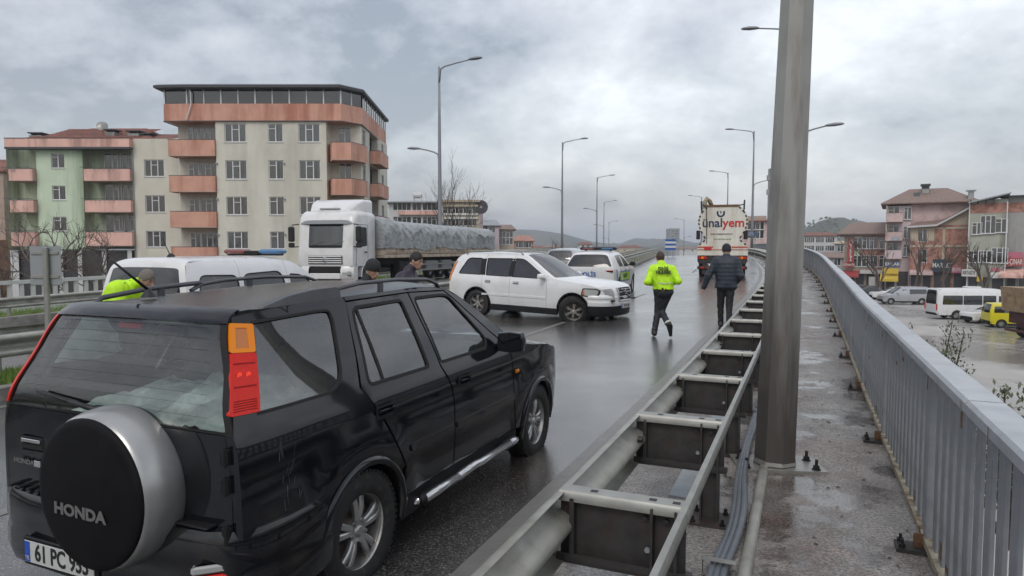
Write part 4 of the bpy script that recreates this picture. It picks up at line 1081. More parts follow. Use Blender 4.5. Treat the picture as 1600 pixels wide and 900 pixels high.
for sd in (1, -1):
    q = MB().use('plastic_dark'); patch(q, rnd([(3.08, .74), (3.50, .70), (3.56, .88), (3.46, .93), (3.12, .925)], .03), lambda x, z: (x, sd*(vs_(x, z)+.006), z), [], .06, ext=.02, extdir=lambda x, z: (0, -sd, 0))
    q.use('lamp_clear'); patch(q, rnd([(3.12, .76), (3.47, .72), (3.52, .87), (3.44, .905), (3.14, .90)], .03), lambda x, z: (x, sd*(vs_(x, z)+.010), z), [], .06, ext=.01, extdir=lambda x, z: (0, -sd, 0))
    q.use('lamp_amber_dark'); patch(q, [(3.125, .765), (3.17, .76), (3.18, .89), (3.145, .895)], lambda x, z: (x, sd*(vs_(x, z)+.013), z), [], .06, ext=0)
    q.use('lamp_clear'); q.loft([[VB.top(p, sd*w) + Vector((.012, 0, .0)) for w in (.99, .9, .8, .72)] for p in (11.65, 12.0, 12.3, 12.55)], False)
    q.build('headlamp', vol, smooth=40)
    tl = MB().use('lamp_amber_dark'); patch(tl, [(-.95, .90), (-.90, .92), (-.86, 1.15), (-.78, 1.46), (-.81, 1.47), (-.90, 1.32), (-.95, 1.06)], lambda x, z: (x, sd*(vs_(x, z)+.006), z), [], .08, ext=.02, extdir=lambda x, z: (0, -sd, 0)); tl.build('tail_lamp', vol)
gl_ = MB().use('liner'); gl_.loft([[VB.top(p, q)+Vector((.012, 0, 0)) for q in np.linspace(-.48, .48, 9)] for p in (11.65, 12.0, 12.35, 12.62)], False); go = gl_.build('grille', vol, smooth=True)
gl_ = MB().use('chrome')
for p in (11.65, 12.62): gl_.tube([VB.top(p, q)+Vector((.02, 0, 0)) for q in np.linspace(-.48, .48, 9)], .013, 5)
for q in (-.48, .48): gl_.tube([VB.top(p, q)+Vector((.02, 0, 0)) for p in (11.65, 12.1, 12.62)], .013, 5)
for p in (11.9, 12.15, 12.4): gl_.tube([VB.top(p, q)+Vector((.018, 0, 0)) for q in np.linspace(-.46, .46, 7)], .007, 4)
gl_.build('grille_bar', go); gl_ = MB().use('chrome'); gl_.tube([VB.top(12.6, .44)+Vector((.03, 0, 0)), VB.top(12.15, 0)+Vector((.03, 0, 0)), VB.top(11.68, -.44)+Vector((.03, 0, 0))], .014, 5)
gl_.tube([VB.top(12.15, 0)+Vector((.028, .05*math.cos(a), .05*math.sin(a))) for a in np.linspace(0, 6.28, 13)], .009, 5); gl_.build('badge', go)
# front bumper: dark skirt below, white bar above, both sweep round the corners
def sweep(parent, name, m, path, sec):
    mb = MB().use(m); rings = []
    P3 = [Vector(p) for p in path]
    for i, p in enumerate(P3):
        d = (P3[min(i+1, len(P3)-1)]-P3[max(0, i-1)]).normalized(); n = Vector((d.y, -d.x)); n = n if n.x > -.01 else -n
        n = n if (n.x > .05 or n.y*p.y > 0) else -n
        rings.append([(p.x+n.x*o_, p.y+n.y*o_, z) for o_, z in sec])
    mb.loft(rings, False); return mb.build(name, parent, smooth=40)
fp = [(3.27, -.925), (3.42, -.905), (3.56, -.84), (3.68, -.70), (3.77, -.48), (3.81, -.22), (3.82, 0), (3.81, .22), (3.77, .48), (3.68, .70), (3.56, .84), (3.42, .905), (3.27, .925)]
sweep(vol, 'bumper_skirt', 'plastic_dark', fp, [(-.12, .24), (-.03, .25), (.0, .30), (.01, .48), (-.02, .50)])
fbo = sweep(vol, 'bumper_bar', 'paint_white', fp, [(-.02, .492), (.03, .50), (.04, .53), (.035, .60), (.02, .615), (.018, .66), (.03, .675), (.03, .73), (-.01, .78), (-.12, .82)])
for k in (-1, 1): fb = MB().use('liner'); fb.bbox((3.76, k*.55, .637), (.10, .30, .032), .008, Matrix.Rotation(-k*.35, 4, 'Z')); fb.build('air_intake', fbo)
fb = MB().use('liner'); fb.bbox((3.83, 0, .637), (.05, .62, .034), .01); fb.build('air_intake', fbo)
for pl in ([(.075, 1.125), (.235, 1.12), (.165, 1.555), (.0, 1.545)], [(.955, 1.11), (1.085, 1.11), (1.085, 1.575), (.955, 1.575)]): VB.sidepanel('pillar_trim', pl, 'liner', off=.003, step=.2, ext=.004)
fs = MB().use('metal_sheet' if 'metal_sheet' in MAT else 'plastic_grey'); fs.bbox((3.70, 0, .33), (.10, .7, .07), .02); fs.build('skid_plate', vol)
plate(vol, (3.875, -.02, .50), '34 VK 505', 1, .52, .12, .1)
for i, (cx_, sd) in enumerate(((0, 1), (0, -1), (2.857, 1), (2.857, -1))):
    mb = MB().use('plastic_dark'); rings = []
    for a in np.linspace(0, 180, 20):
        u, v = math.cos(R(a)), math.sin(R(a)); rings.append([(cx_+u*r, sd*(vs_(cx_+u*.45, .36+v*.45)+o_), .36+v*r) for r, o_ in ((.418, -.03), (.42, .008), (.445, .010), (.45, 0))])
    mb.loft(rings, False); mb.build('wheel_arch_trim', vol, smooth=50)
sr = MB().use('glass_dark'); sr.loft([[VB.top(p, q)+Vector((0, 0, .004)) for q in (-.5, 0, .5)] for p in (5.3, 5.7, 6.0)], False); sr.build('sunroof', vol)

# ---- white police van with a light bar (left, behind the black car)
wt = [(0, .80), (.3, .88), (.6, .905), (1.0, .90), (1.12, .885), (1.45, .82), (1.65, .765), (1.78, .70), (1.85, .62)]
E = [(-.78, .55), (-.79, 1.02), (-.745, 1.50), (-.64, 1.76), (-.30, 1.795), (.8, 1.80), (1.62, 1.76), (1.95, 1.60), (2.30, 1.38), (2.65, 1.14), (2.95, 1.06), (3.30, .96), (3.48, .82), (3.52, .55)]
C = [(-.82, .55), (-.83, 1.03), (-.78, 1.52), (-.68, 1.80), (-.32, 1.845), (.8, 1.855), (1.70, 1.81), (2.08, 1.63), (2.46, 1.40), (2.85, 1.16), (3.12, 1.09), (3.48, .99), (3.66, .85), (3.70, .55)]
w1 = rnd([(-.58, 1.10), (.25, 1.10), (.25, 1.56), (-.50, 1.58)], [.06, .10, .12, .12]); w2 = rnd([(.37, 1.10), (1.40, 1.10), (1.32, 1.60), (.37, 1.57)], [.08, .05, .16, .16])
w3 = rnd([(1.52, 1.10), (2.36, 1.10), (2.36, 1.16), (1.98, 1.44), (1.80, 1.52), (1.52, 1.54)], [.03, .03, .03, .1, .1, .06])
van, NB_, ns_, nt_ = car('police_van', 'white police van with blue light bar stopped behind the black off-road car', 'van', -5.12, 10.55, heading(19), E, C, wt, 2.70, .31, .37, .28, [.31, 1.46, 2.42],
    [('rear_quarter_window', w1), ('sliding_door_window', w2), ('front_door_window', w3)], 'paint_white', 'glass_dark', 'nine', rg=rnd([(1.15, -.88), (1.15, .88), (2.55, .86), (2.55, -.86)], .10), wsm='glass_car')
mirror_pair(van, ns_, 2.2, 1.16, 'plastic_dark'); handle(van, ns_, (.50, 1.62), .98, 'plastic_dark')
for sd in (1, -1):
    tl = MB().use('lamp_red'); tl.bbox((-.80, sd*.83, .95), (.05, .06, .40), .02); tl.build('tail_lamp', van)
lb = MB().use('plastic_dark'); lb.bbox((1.62, 0, 1.875), (.10, 1.16, .05), .01); lb.bbox((1.62, .0, 1.90), (.22, .34, .075), .02); lo = lb.build('light_bar', van)
for y0, m_, nm in ((-.38, 'led_blue', 'blue_lamp'), (.38, 'led_red', 'red_lamp')):
    l = MB().use(m_); l.bbox((1.62, y0, 1.92), (.24, .46, .085), .03); l.build(nm, lo, smooth=30)
an = MB().use('ink'); an.loft([[(-.25+a*.09*q, .0+b*.035*q, 1.84+z_) for a, b in ((-1, 0), (-.5, -1), (.6, -.7), (1, 0), (.6, .7), (-.5, 1))] for q, z_ in ((1, 0), (.8, .03), (.3, .06))], True, True); an.tube([(-.28, 0, 1.89), (-.40, 0, 2.12)], [.008, .004], 5); an.build('aerial', van)
ln_ = MB().use('liner')
for p in (4.9, 5.5): ln_.tube([NB_.top(p, q)+Vector((0, 0, -.001)) for q in np.linspace(-.9, .9, 11)], .004, 4)
ln_.build('roof_seam', van)

# ---- police off-roader seen from behind
wt = [(0, .80), (.3, .87), (.55, .905), (.85, .91), (1.0, .895), (1.08, .865), (1.3, .77), (1.48, .67), (1.58, .58), (1.66, .5)]
E = [(-.86, .55), (-.88, 1.00), (-.78, 1.25), (-.60, 1.50), (-.35, 1.545), (.5, 1.585), (1.15, 1.56), (1.5, 1.42), (1.85, 1.24), (2.15, 1.08), (2.6, 1.02), (3.1, .93), (3.30, .80), (3.33, .55)]
C = [(-.93, .55), (-.96, 1.00), (-.84, 1.27), (-.66, 1.54), (-.38, 1.59), (.5, 1.64), (1.22, 1.61), (1.62, 1.45), (2.02, 1.26), (2.36, 1.11), (2.8, 1.06), (3.28, .97), (3.48, .83), (3.52, .55)]
w1 = rnd([(-.45, 1.10), (-.08, 1.08), (-.10, 1.42), (-.28, 1.40)], .05); w2 = rnd([(.02, 1.07), (.83, 1.06), (.83, 1.48), (-.0, 1.45)], .05)
w3 = rnd([(.93, 1.06), (1.85, 1.06), (1.85, 1.10), (1.40, 1.36), (1.15, 1.47), (.93, 1.49)], [.03, .03, .03, .1, .1, .03])
pol, PB, ps_, pt_ = car('police_car', 'white police off-roader with light bar and green-blue door panels behind the crashed car', 'car', 2.93, 23.9, heading(20), E, C, wt, 2.68, .345, .40, .28, [.0-.04+.01, .88, 1.98],
    [('rear_door_window', w2), ('front_door_window', w3)], 'paint_white', 'glass_dark', 'nine', rg=rnd([(1.25, -.98), (1.25, .98), (2.80, .90), (2.80, -.90)], .18), simple=True, wsm='glass_car')
mirror_pair(pol, ps_, 1.9, 1.10, 'plastic_dark'); handle(pol, ps_, (.15, 1.08), .93, 'paint_white')
lb = MB().use('plastic_dark'); lb.bbox((.55, 0, 1.70), (.30, 1.30, .10), .03); lb.bbox((.55, .45, 1.66), (.1, .06, .1), .01); lb.bbox((.55, -.45, 1.66), (.1, .06, .1), .01); lo = lb.build('light_bar', pol)
l = MB().use('led_blue'); l.bbox((.40, -.35, 1.70), (.02, .4, .05), .005); l.build('blue_lamp', lo); l = MB().use('led_red'); l.bbox((.40, .35, 1.70), (.02, .4, .05), .005); l.build('red_lamp', lo)
for sd in (1, -1):
    d = MB().use('police_green'); patch(d, [(.0, .58), (1.9, .58), (1.9, .86), (.0, .86)], lambda x, z: (x, sd*(ps_(x, z)+.004), z), [], .3, ext=0)
    d.use('police_blue'); patch(d, [(-.50, .60), (-.42, .52), (-.42, .97), (-.55, .97)], lambda x, z: (x, sd*(ps_(x, z)+.004), z), [], .2, ext=0); patch(d, [(.0, .54), (1.9, .54), (1.9, .575), (.0, .575)], lambda x, z: (x, sd*(ps_(x, z)+.004), z), [], .3, ext=0); patch(d, [(.0, .865), (1.9, .865), (1.9, .90), (.0, .90)], lambda x, z: (x, sd*(ps_(x, z)+.004), z), [], .3, ext=0)
    d.build('livery_stripe', pol)
    tl = MB().use('liner'); tl.bbox((-.885, sd*.66, .93), (.10, .36, .05), .01); tl.use('lamp_red').bbox((-.895, sd*.70, .955), (.10, .28, .02), .005); tl.build('tail_lamp', pol)
text('POLİS', 'lettering', .19, 'police_blue', pol, (-.975, .02, .82), (math.pi/2, 0, -math.pi/2), .001, .004, 1.1)
text('TRAFİK', 'lettering', .20, 'ink', pol, (.95, -ps_(.95, .72)-.012, .72), (math.pi/2, 0, 0), .001, .003, 1.1)

# ---- far car further up the road (roof and rear glass show)
FE = E; FC = C
fc, _b, _s, _t = car('hatchback', 'pale hatchback farther up the road, left of the police car roof', 'car', 2.6, 33.5, heading(20), E, C, wt, 2.55, .31, .37, .26, [.0-.03, .88, 1.98],
    [('rear_door_window', w2), ('front_door_window', w3)], 'paint_silver', 'glass_car', 'nine', simple=True, step=.2)
# ---------------------------------------------------------------- people: smooth-blended limbs, one continuous surface
mat('skin', (.42, .25, .18), .5, var=.08, vscale=30)
mat('hair_dark', (.012, .010, .009), .6, bump=.4, bscale=250)
mat('hair_grey', (.16, .14, .12), .7, var=.3, vscale=60, bump=.4, bscale=250)
mat('hair_brown', (.05, .028, .018), .6, bump=.3, bscale=250)
mat('hi_vis', (.50, .85, .012), .55, var=.12, vscale=12, emit=None)
mat('reflective', (.55, .58, .52), .35, var=.15, vscale=40)
mat('cloth_black', (.014, .015, .018), .75, var=.25, vscale=20, bump=.25, bscale=90)
mat('cloth_navy', (.022, .030, .045), .6, var=.25, vscale=16, bump=.2, bscale=70)
mat('cloth_uniform', (.014, .018, .023), .7, var=.25, vscale=16, bump=.2, bscale=90)
mat('cloth_purple', (.030, .022, .038), .6, var=.25, vscale=12, bump=.2, bscale=70)
mat('boot', (.010, .010, .010), .4)

def nets(f, lo, hi, h):
    n = [max(4, int((b-a)/h)+2) for a, b in zip(lo, hi)]
    ax = [lo[i]+h*np.arange(n[i]) for i in range(3)]
    G = np.stack(np.meshgrid(*ax, indexing='ij'), -1); V = f(G.reshape(-1, 3)).reshape(n)
    S = V < 0; cnt = np.zeros([k-1 for k in n]); acc = np.zeros([k-1 for k in n]+[3])
    sl = lambda d, axx: tuple(slice(d[i], n[i]-1+d[i]) for i in range(3))
    for a in range(3):
        o = [i for i in range(3) if i != a]
        for p in (0, 1):
            for q in (0, 1):
                d0 = [0, 0, 0]; d0[o[0]] = p; d0[o[1]] = q; d1 = list(d0); d1[a] = 1
                v0, v1 = V[sl(d0, 0)], V[sl(d1, 0)]; x = (v0 < 0) != (v1 < 0); t = np.where(x, v0/(v0-v1+1e-12), 0)
                cnt += x; pos = np.zeros(list(v0.shape)+[3])
                pos[..., o[0]] = p; pos[..., o[1]] = q; pos[..., a] = t; acc += pos*x[..., None]
    m = cnt > 0; idx = -np.ones(m.shape, int); idx[m] = np.arange(m.sum())
    ii = np.argwhere(m); P = (ii+acc[m]/cnt[m][:, None])*h+np.array(lo)
    F = []
    for a in range(3):
        b, c = (a+1) % 3, (a+2) % 3; s0 = [slice(None)]*3; s1 = [slice(None)]*3
        s0[a] = slice(0, -1); s1[a] = slice(1, None); x = S[tuple(s0)] != S[tuple(s1)]
        for e in np.argwhere(x):
            if e[b] < 1 or e[c] < 1 or e[b] >= m.shape[b] or e[c] >= m.shape[c] or e[a] >= m.shape[a]: continue
            q = []
            for db, dc in ((-1, -1), (0, -1), (0, 0), (-1, 0)):
                k = list(e); k[b] += db; k[c] += dc; q.append(int(idx[tuple(k)]))
            if S[tuple(e)]: pass
            else: q.reverse()
            F.append(tuple(q))
    return P, F
def cone(a, b, ra, rb):
    a = np.array(a, float); b = np.array(b, float)
    def f(p):
        ba = b-a; t = np.clip(((p-a)@ba)/max(1e-9, ba@ba), 0, 1)[:, None]; return np.linalg.norm(p-a-t*ba, axis=1)-(ra+(rb-ra)*t[:, 0])
    return f, np.minimum(a-ra, b-rb), np.maximum(a+ra, b+rb)
def ell(c, r, rot=None):
    c = np.array(c, float); r = np.array(r, float)
    Mx = np.array(rot) if rot is not None else np.eye(3)
    def f(p):
        q = (p-c)@Mx; k = np.linalg.norm(q/r, axis=1); return (k-1)*r.min()*np.clip(k, .5, 1.5)**0
    m = r.max(); return f, c-m, c+m
def blob(prims, k=.03, h=.016, cuts=(), disp=None):
    lo = np.min([p[1] for p in prims], 0)-h*3; hi = np.max([p[2] for p in prims], 0)+h*3
    def f(p):
        d = None
        for g in prims:
            e = g[0](p)
            if d is None: d = e
            else: t = np.clip(.5+.5*(e-d)/k, 0, 1); d = e*(1-t)+d*t-k*t*(1-t)
        for c_ in cuts: d = np.maximum(d, c_(p))
        if disp is not None: d = d-disp(p)
        return d
    return nets(f, lo, hi, h)
def blob_obj(name, prims, m, parent, k=.03, h=.016, cuts=(), disp=None, mfn=None, mats=None):
    P, F = blob(prims, k, h, cuts, disp); me = bpy.data.meshes.new(name); me.from_pydata(P.tolist(), [], F)
    for q in (mats or [m]): me.materials.append(MAT[q])
    if mfn:
        for pl_ in me.polygons: pl_.material_index = mfn(pl_.center)
    me.polygons.foreach_set('use_smooth', [True]*len(me.polygons)); me.update()
    o = bpy.data.objects.new(name, me); COL.objects.link(o); o.parent = parent; return o
def lp(a, b, t): return [a[i]+(b[i]-a[i])*t for i in range(3)]
def hand_prims(w, d, up, side, curl=.5):
    """wrist w, direction d along the hand, palm normal-ish up, thumb side"""
    d = Vector(d).normalized(); u = Vector(up); u = (u-d*u.dot(d)).normalized(); s_ = d.cross(u)*side; w = Vector(w); P = []
    pc = w+d*.05
    for k in range(4):
        r = w+d*.09+s_*(.030-.020*k); P.append(cone(w+d*.01+s_*(.018-.012*k), r, .017, .013))
        L_ = (.038, .044, .040, .032)[k]; a1 = curl*.9; a2 = curl*2.0
        q = r+(d*math.cos(a1)-u*math.sin(a1))*L_; z = q+(d*math.cos(a2)-u*math.sin(a2))*L_*.8
        P += [cone(r, q, .0105, .0095), cone(q, z, .0095, .008)]
    th = w+d*.03+s_*.028; t2 = th+(d*.6+s_*.7-u*.2).normalized()*.036; t3 = t2+(d*.9+s_*.1-u*.4).normalized()*.028
    P += [cone(th, t2, .014, .012), cone(t2, t3, .012, .009)]; return P
def person(name, label, loc, rz, J, group=None, top='cloth_black', legs='cloth_black', hair='hair_dark', hat=None, quilt=0, bulk=.0, hivis=False, txt=None, skinarm=False):
    t = thing(name, label, 'person', loc, rz, group)
    H, NK, CH, PV = J['head'], J['neck'], J['chest'], J['pelvis']
    fw = Vector(J.get('look', (1, 0, 0))).normalized(); lf = Vector((0, 0, 1)).cross(fw).normalized(); upv = fw.cross(lf)
    if 'up' in J: upv = Vector(J['up']).normalized(); lf = upv.cross(fw).normalized()
    Mh = np.array([list(fw), list(lf), list(upv)]).T
    hp = lambda x, y, z: list(Vector(H)+fw*x+lf*y+upv*z)
    # body core with neck, trunk, limbs (skin) - the one continuous figure under the clothes
    P = [ell(hp(0, 0, .02), (.094, .074, .105), Mh), cone(hp(.03, 0, -.04), hp(.055, 0, -.085), .062, .038), cone(hp(.085, 0, .0), hp(.112, 0, -.028), .010, .015),
         ell(hp(-.005, .077, -.01), (.016, .008, .03), Mh), ell(hp(-.005, -.077, -.01), (.016, .008, .03), Mh), cone(hp(-.02, 0, -.05), NK, .058, .062),
         cone(NK, CH, .07, .12), cone(CH, PV, .12, .12)]
    P.append(cone(hp(.094, .012, -.062), hp(.094, -.012, -.062), .012, .012))
    for sd in 'LR':
        sh, el, wr = J['sh'+sd], J['el'+sd], J['wr'+sd]; P += [cone(sh, el, .045, .038), cone(el, wr, .037, .026)]
        P += [cone(J['hip'+sd], J['kn'+sd], .075, .05), cone(J['kn'+sd], J['an'+sd], .05, .035)]
    body = blob_obj('body', P, 'skin', t, .02, .013)
    for sd, sg in (('L', 1), ('R', -1)):
        if J.get('hand'+sd, True):
            hd_ = J.get('hd'+sd) or list(Vector(J['wr'+sd])-Vector(J['el'+sd]))
            blob_obj('hand', hand_prims(J['wr'+sd], hd_, J.get('hu'+sd, (0, -sg, .2)), J.get('hs'+sd, sg), J.get('curl', .5)), 'skin', body, .006, .0055)
    # eyes and brows
    for s_ in (1, -1):
        ey = MB().use('ink'); c = hp(.086, s_*.030, .012); ey.bbox(c, (.012, .022, .010), .003); c = hp(.089, s_*.031, .036); ey.bbox(c, (.012, .034, .007), .002); ey.build('eye', body)
    # hair / hat
    cutf = lambda p: -((p-np.array(hp(.0, 0, .0)))@np.array(list(upv*1.0-fw*.55)))-.005
    hr = [ell(hp(-.008, 0, .028), (.103, .084, .110), Mh)]
    if hat: blob_obj('beanie', [ell(hp(-.008, 0, .038), (.110, .092, .118), Mh), cone(hp(-.03, 0, .0), hp(-.03, 0, .06), .09, .085)], 'cloth_black', body, .03, .012, cuts=[lambda p: -((p-np.array(hp(0, 0, .0)))@np.array(list(upv-fw*.25)))-.012])
    if hat != 'full': blob_obj('hair', hr, hair, body, .02, .012, cuts=[lambda p: -((p-np.array(hp(0, 0, .0)))@np.array(list(upv*.8-fw*.75)))-.028])
    if hat == 'hood': blob_obj('hood', [ell(hp(-.02, 0, .02), (.118, .105, .13), Mh), cone(hp(-.04, 0, -.06), NK, .09, .10)], top, body, .03, .014, cuts=[lambda p: ((p-np.array(hp(.045, 0, .0)))@np.array(list(fw)))])
    # jacket
    b = bulk; J_ = []
    cx_ = lambda p, q, r: p
    shm = lp(J['shL'], J['shR'], .5)
    J_ += [cone(lp(J['shL'], J['shR'], .12), lp(J['shL'], J['shR'], .88), .088+b, .088+b), cone(lp(CH, J['shL'], .55), lp(PV, J['hipL'], .6), .125+b, .122+b), cone(lp(CH, J['shR'], .55), lp(PV, J['hipR'], .6), .125+b, .122+b),
           cone(CH, PV, .135+b, .13+b), cone(lp(NK, CH, .1), lp(NK, CH, .5), .085, .12+b), cone(lp(NK, H, .05), lp(NK, H, .32), .078, .072)]
    hem = J.get('hem', .0)
    for sd in 'LR':
        J_ += [cone(J['hip'+sd], lp(J['hip'+sd], J['kn'+sd], .10+hem), .115+b, .105+b)]
        J_ += [cone(J['sh'+sd], J['el'+sd], .068+b, .056+b*.8), cone(J['el'+sd], lp(J['el'+sd], J['wr'+sd], .96), .055+b*.8, .042+b*.4)]
    hz = J.get('hemz', PV[2]-.10)
    def disp(p):
        d = .006*np.sin(p[:, 0]*31+p[:, 2]*17+3*np.sin(p[:, 1]*19))*np.sin(p[:, 1]*37-p[:, 2]*23+2)
        if quilt: d = d*.4+.006*np.abs(np.sin(p[:, 2]*math.pi/quilt))-.004
        return d
    arms = np.array([J['wrL'], J['wrR'], J['elL'], J['elR']])
    def hemcut(p):
        d = (hz-p[:, 2]); near = np.min(np.linalg.norm(p[:, None, :]-arms[None, :, :], axis=2), axis=1); return np.where(near < .16, -.05, d)
    mfn = None; mats = [top]
    if hivis:
        mats = [top, 'reflective', 'cloth_uniform']
    jk = blob_obj('jacket', J_, top, t, .035, .015, cuts=[hemcut], disp=disp, mats=mats)
    # trousers
    T = [cone(lp(J['hipL'], J['hipR'], .1), lp(J['hipL'], J['hipR'], .9), .118, .118), cone(PV, lp(J['hipL'], J['hipR'], .5), .11, .12)]
    for sd in 'LR':
        T += [cone(J['hip'+sd], J['kn'+sd], .100, .070), cone(J['kn'+sd], J['an'+sd], .068, .058)]
    blob_obj('trousers', T, legs, t, .03, .015, disp=lambda p: .005*np.sin(p[:, 2]*45+p[:, 0]*20)*np.sin(p[:, 1]*40+p[:, 2]*11))
    for sd in 'LR':
        a, to = Vector(J['an'+sd]), Vector(J['toe'+sd]); heel = a+(a-to).normalized()*.045-Vector((0, 0, .0))
        dn = Vector(J.get('sole'+sd, (0, 0, -1))); hl = a+dn*.055-(to-a).normalized()*.05
        blob_obj('shoe', [cone(a+dn*-.05, a, .055, .052), cone(a+dn*.02, hl, .05, .038), cone(hl, to, .040, .036), cone(a, lp(hl, to, .6), .048, .04)], 'boot', t, .03, .012)
    return t, jk, body
BASE = dict(hipL=(0, .09, .90), hipR=(0, -.09, .90), shL=(0, .19, 1.42), shR=(0, -.19, 1.42), pelvis=(0, 0, 1.0), chest=(0, 0, 1.30), neck=(-.01, 0, 1.50), head=(.02, 0, 1.66),
            elL=(-.05, .25, 1.12), wrL=(.08, .25, .88), elR=(-.05, -.25, 1.12), wrR=(.08, -.25, .88), knL=(.03, .10, .49), anL=(0, .10, .09), toeL=(.17, .12, .03), knR=(.03, -.10, .49), anR=(0, -.10, .09), toeR=(.17, -.12, .03))
# running traffic officer, seen from behind (local +x = his forward; photo right = local -y)
J = dict(BASE, head=(.10, .06, 1.55), neck=(.04, .045, 1.415), chest=(.01, .02, 1.22), pelvis=(-.02, .01, .95), shL=(.02, .215, 1.33), shR=(.02, -.175, 1.32), look=(1, .1, -.12),
         elL=(-.10, .315, 1.08), wrL=(.13, .22, 1.03), elR=(-.10, -.275, 1.10), wrR=(.13, -.16, 1.06), hipL=(0, .085, .88), hipR=(-.01, -.09, .88), hemz=.93,
         knL=(.06, .095, .50), anL=(-.05, .17, .09), toeL=(.12, .18, .035), knR=(.10, .03, .49), anR=(-.22, -.11, .22), toeR=(-.23, -.13, .05), soleR=(-.95, 0, -.2), hdL=(.8, -.5, .1), hdR=(.8, .5, .1))
Yp = 13.4; xp = px(1037, Yp)
off, jk, _ = person('person', 'traffic officer in yellow-green jacket and dark trousers running up the road, seen from behind', (xp, Yp, road_z(xp, Yp)+.01), heading(8), J, top='hi_vis', legs='cloth_uniform', hair='hair_brown', hivis=True, bulk=.012)
rot = (math.pi/2, 0, -math.pi/2)
text('TRAFİK', 'lettering', .085, 'cloth_uniform', jk, (-.165, .02, 1.275), rot, .012, .003, 1.05); text('POLİSİ', 'lettering', .06, 'cloth_uniform', jk, (-.150, .02, 1.355), rot, .02, .002, 1.05)
for z in (1.055,):
    for k in range(11):
        q = MB().use('reflective'); q.bbox((-.155+.0035*(k-5)**2*.6, -.15+.03*k, z+.010*math.sin(k)), (.03, .020, .028), .003); q.build('reflective_patch', jk)
bl = MB().use('boot'); bl.lathe([(.150, -.025), (.156, -.02), (.156, .02), (.150, .025)], 24, 'Z', (-.01, .01, .95)); bl.bbox((-.02, .17, .90), (.10, .05, .14), .015); bl.bbox((-.02, -.16, .90), (.07, .05, .10), .015); bl.build('belt', off, smooth=40)
for (a, b) in (((.035, .11, .50), (-.03, .14, .30)), ((-.10, -.03, .40), (-.17, -.07, .30))):
    pass
ra = MB().use('reflective'); ra.tube([(-.165, -.075, .305), (-.185, -.09, .275)], .063, 12); ra.build('reflective_band', off, smooth=True)
# man in dark quilted jacket, hood up, walking away
J = dict(BASE, head=(.07, 0, 1.66), neck=(.02, 0, 1.52), chest=(.0, .0, 1.32), pelvis=(0, 0, 1.0), shL=(0, .20, 1.44), shR=(0, -.20, 1.44), elL=(-.02, .37, 1.13), wrL=(.02, .46, .86), elR=(-.06, -.28, 1.13), wrR=(.14, -.20, .96),
         hemz=.86, hem=.12, knL=(.10, .10, .49), anL=(.12, .09, .10), toeL=(.29, .10, .05), knR=(-.02, -.07, .50), anR=(-.20, -.06, .15), toeR=(-.06, -.07, .04), hdL=(.25, .2, -.9), huL=(0, -1, .1), look=(1, 0, -.25))
Yp = 14.4; xp = px(1135, Yp)
person('person', 'man in dark quilted jacket and black hat walking away beside the guardrail', (xp, Yp, road_z(xp, Yp)), heading(14), J, top='cloth_navy', legs='cloth_black', hat='full', quilt=.085, bulk=.026)
# officer leaning beside the black car, left
J = dict(BASE, head=(.42, 0, 1.575), neck=(.27, 0, 1.52), chest=(.08, 0, 1.34), pelvis=(-.22, 0, 1.02), shL=(.14, .20, 1.45), shR=(.14, -.20, 1.45), elL=(.22, .27, 1.12), wrL=(.40, .22, 1.0), elR=(.24, -.27, 1.10), wrR=(.42, -.20, 1.0), hipL=(-.22, .09, .92), hipR=(-.22, -.09, .92), hemz=.78, hem=.28, look=(1, -.15, -.45), knL=(-.04, .10, .5), knR=(-.04, -.10, .5))
Yp = 8.5
a_, jk, bd_ = person('person', 'grey-haired officer in bright yellow-green jacket bending between the black car and the van', (px(181, Yp), Yp, -.06), R(-8), J, top='hi_vis', legs='cloth_uniform', hair='hair_grey', bulk=.035)
cl = MB().use('boot')
for k in range(4): cl.lathe([(.0, -.004), (.012, 0), (0, .006)], 8, 'Z', (.33-.05*k, -.10-.02*k, 1.59-.022*k))
cl.build('press_stud', jk)
# two dark-coated men beyond the bonnet
J = dict(BASE, head=(.16, 0, 1.64), neck=(.08, 0, 1.50), chest=(.03, 0, 1.30), pelvis=(-.05, 0, 1.0), look=(1, -.1, -.45), hemz=.88, shL=(.05, .20, 1.40), shR=(.05, -.20, 1.40))
Yp = 9.5; person('person', 'man in black beanie and dark jacket looking down beyond the black car roof', (px(567, Yp), Yp, -.03), R(-22), J, top='cloth_black', legs='cloth_black', hat='full', bulk=.02)
J = dict(J, head=(.20, 0, 1.72), neck=(.10, 0, 1.57), shL=(.06, .20, 1.46), shR=(.06, -.20, 1.46), chest=(.03, 0, 1.36), look=(1, -.25, -.30))
Yp = 9.9; person('person', 'black-haired man in dark purple jacket looking down to the right', (px(630, Yp), Yp, .01), R(-10), J, top='cloth_purple', legs='cloth_black', hair='hair_dark', bulk=.02)
# ---------------------------------------------------------------- trucks
mat('truck_white', (.70, .70, .70), .3, coat=.4, col2=(.5, .49, .47), c2lo=.5, c2hi=.8, c2scale=1.5)
mat('tank_cream', (.68, .66, .59), .4, col2=(.44, .40, .33), c2lo=.48, c2hi=.75, c2scale=2, streak=True, var=.08)
mat('tarp', (.32, .34, .35), .5, var=.25, vscale=3, bump=.8, wavy=2.6, spec=.4)
mat('bed_cream', (.50, .41, .32), .6, var=.2, vscale=4, col2=(.26, .16, .11), c2lo=.5, c2hi=.7, c2scale=5)
mat('chassis', (.03, .026, .024), .7, var=.3, vscale=5)
mat('truck_grey', (.20, .21, .22), .5)
mat('orange_red', (.48, .10, .05), .35)
mat('logo_navy', (.015, .035, .09), .4)
mat('logo_red', (.50, .02, .02), .4)
mat('green_ink', (.12, .22, .10), .5)
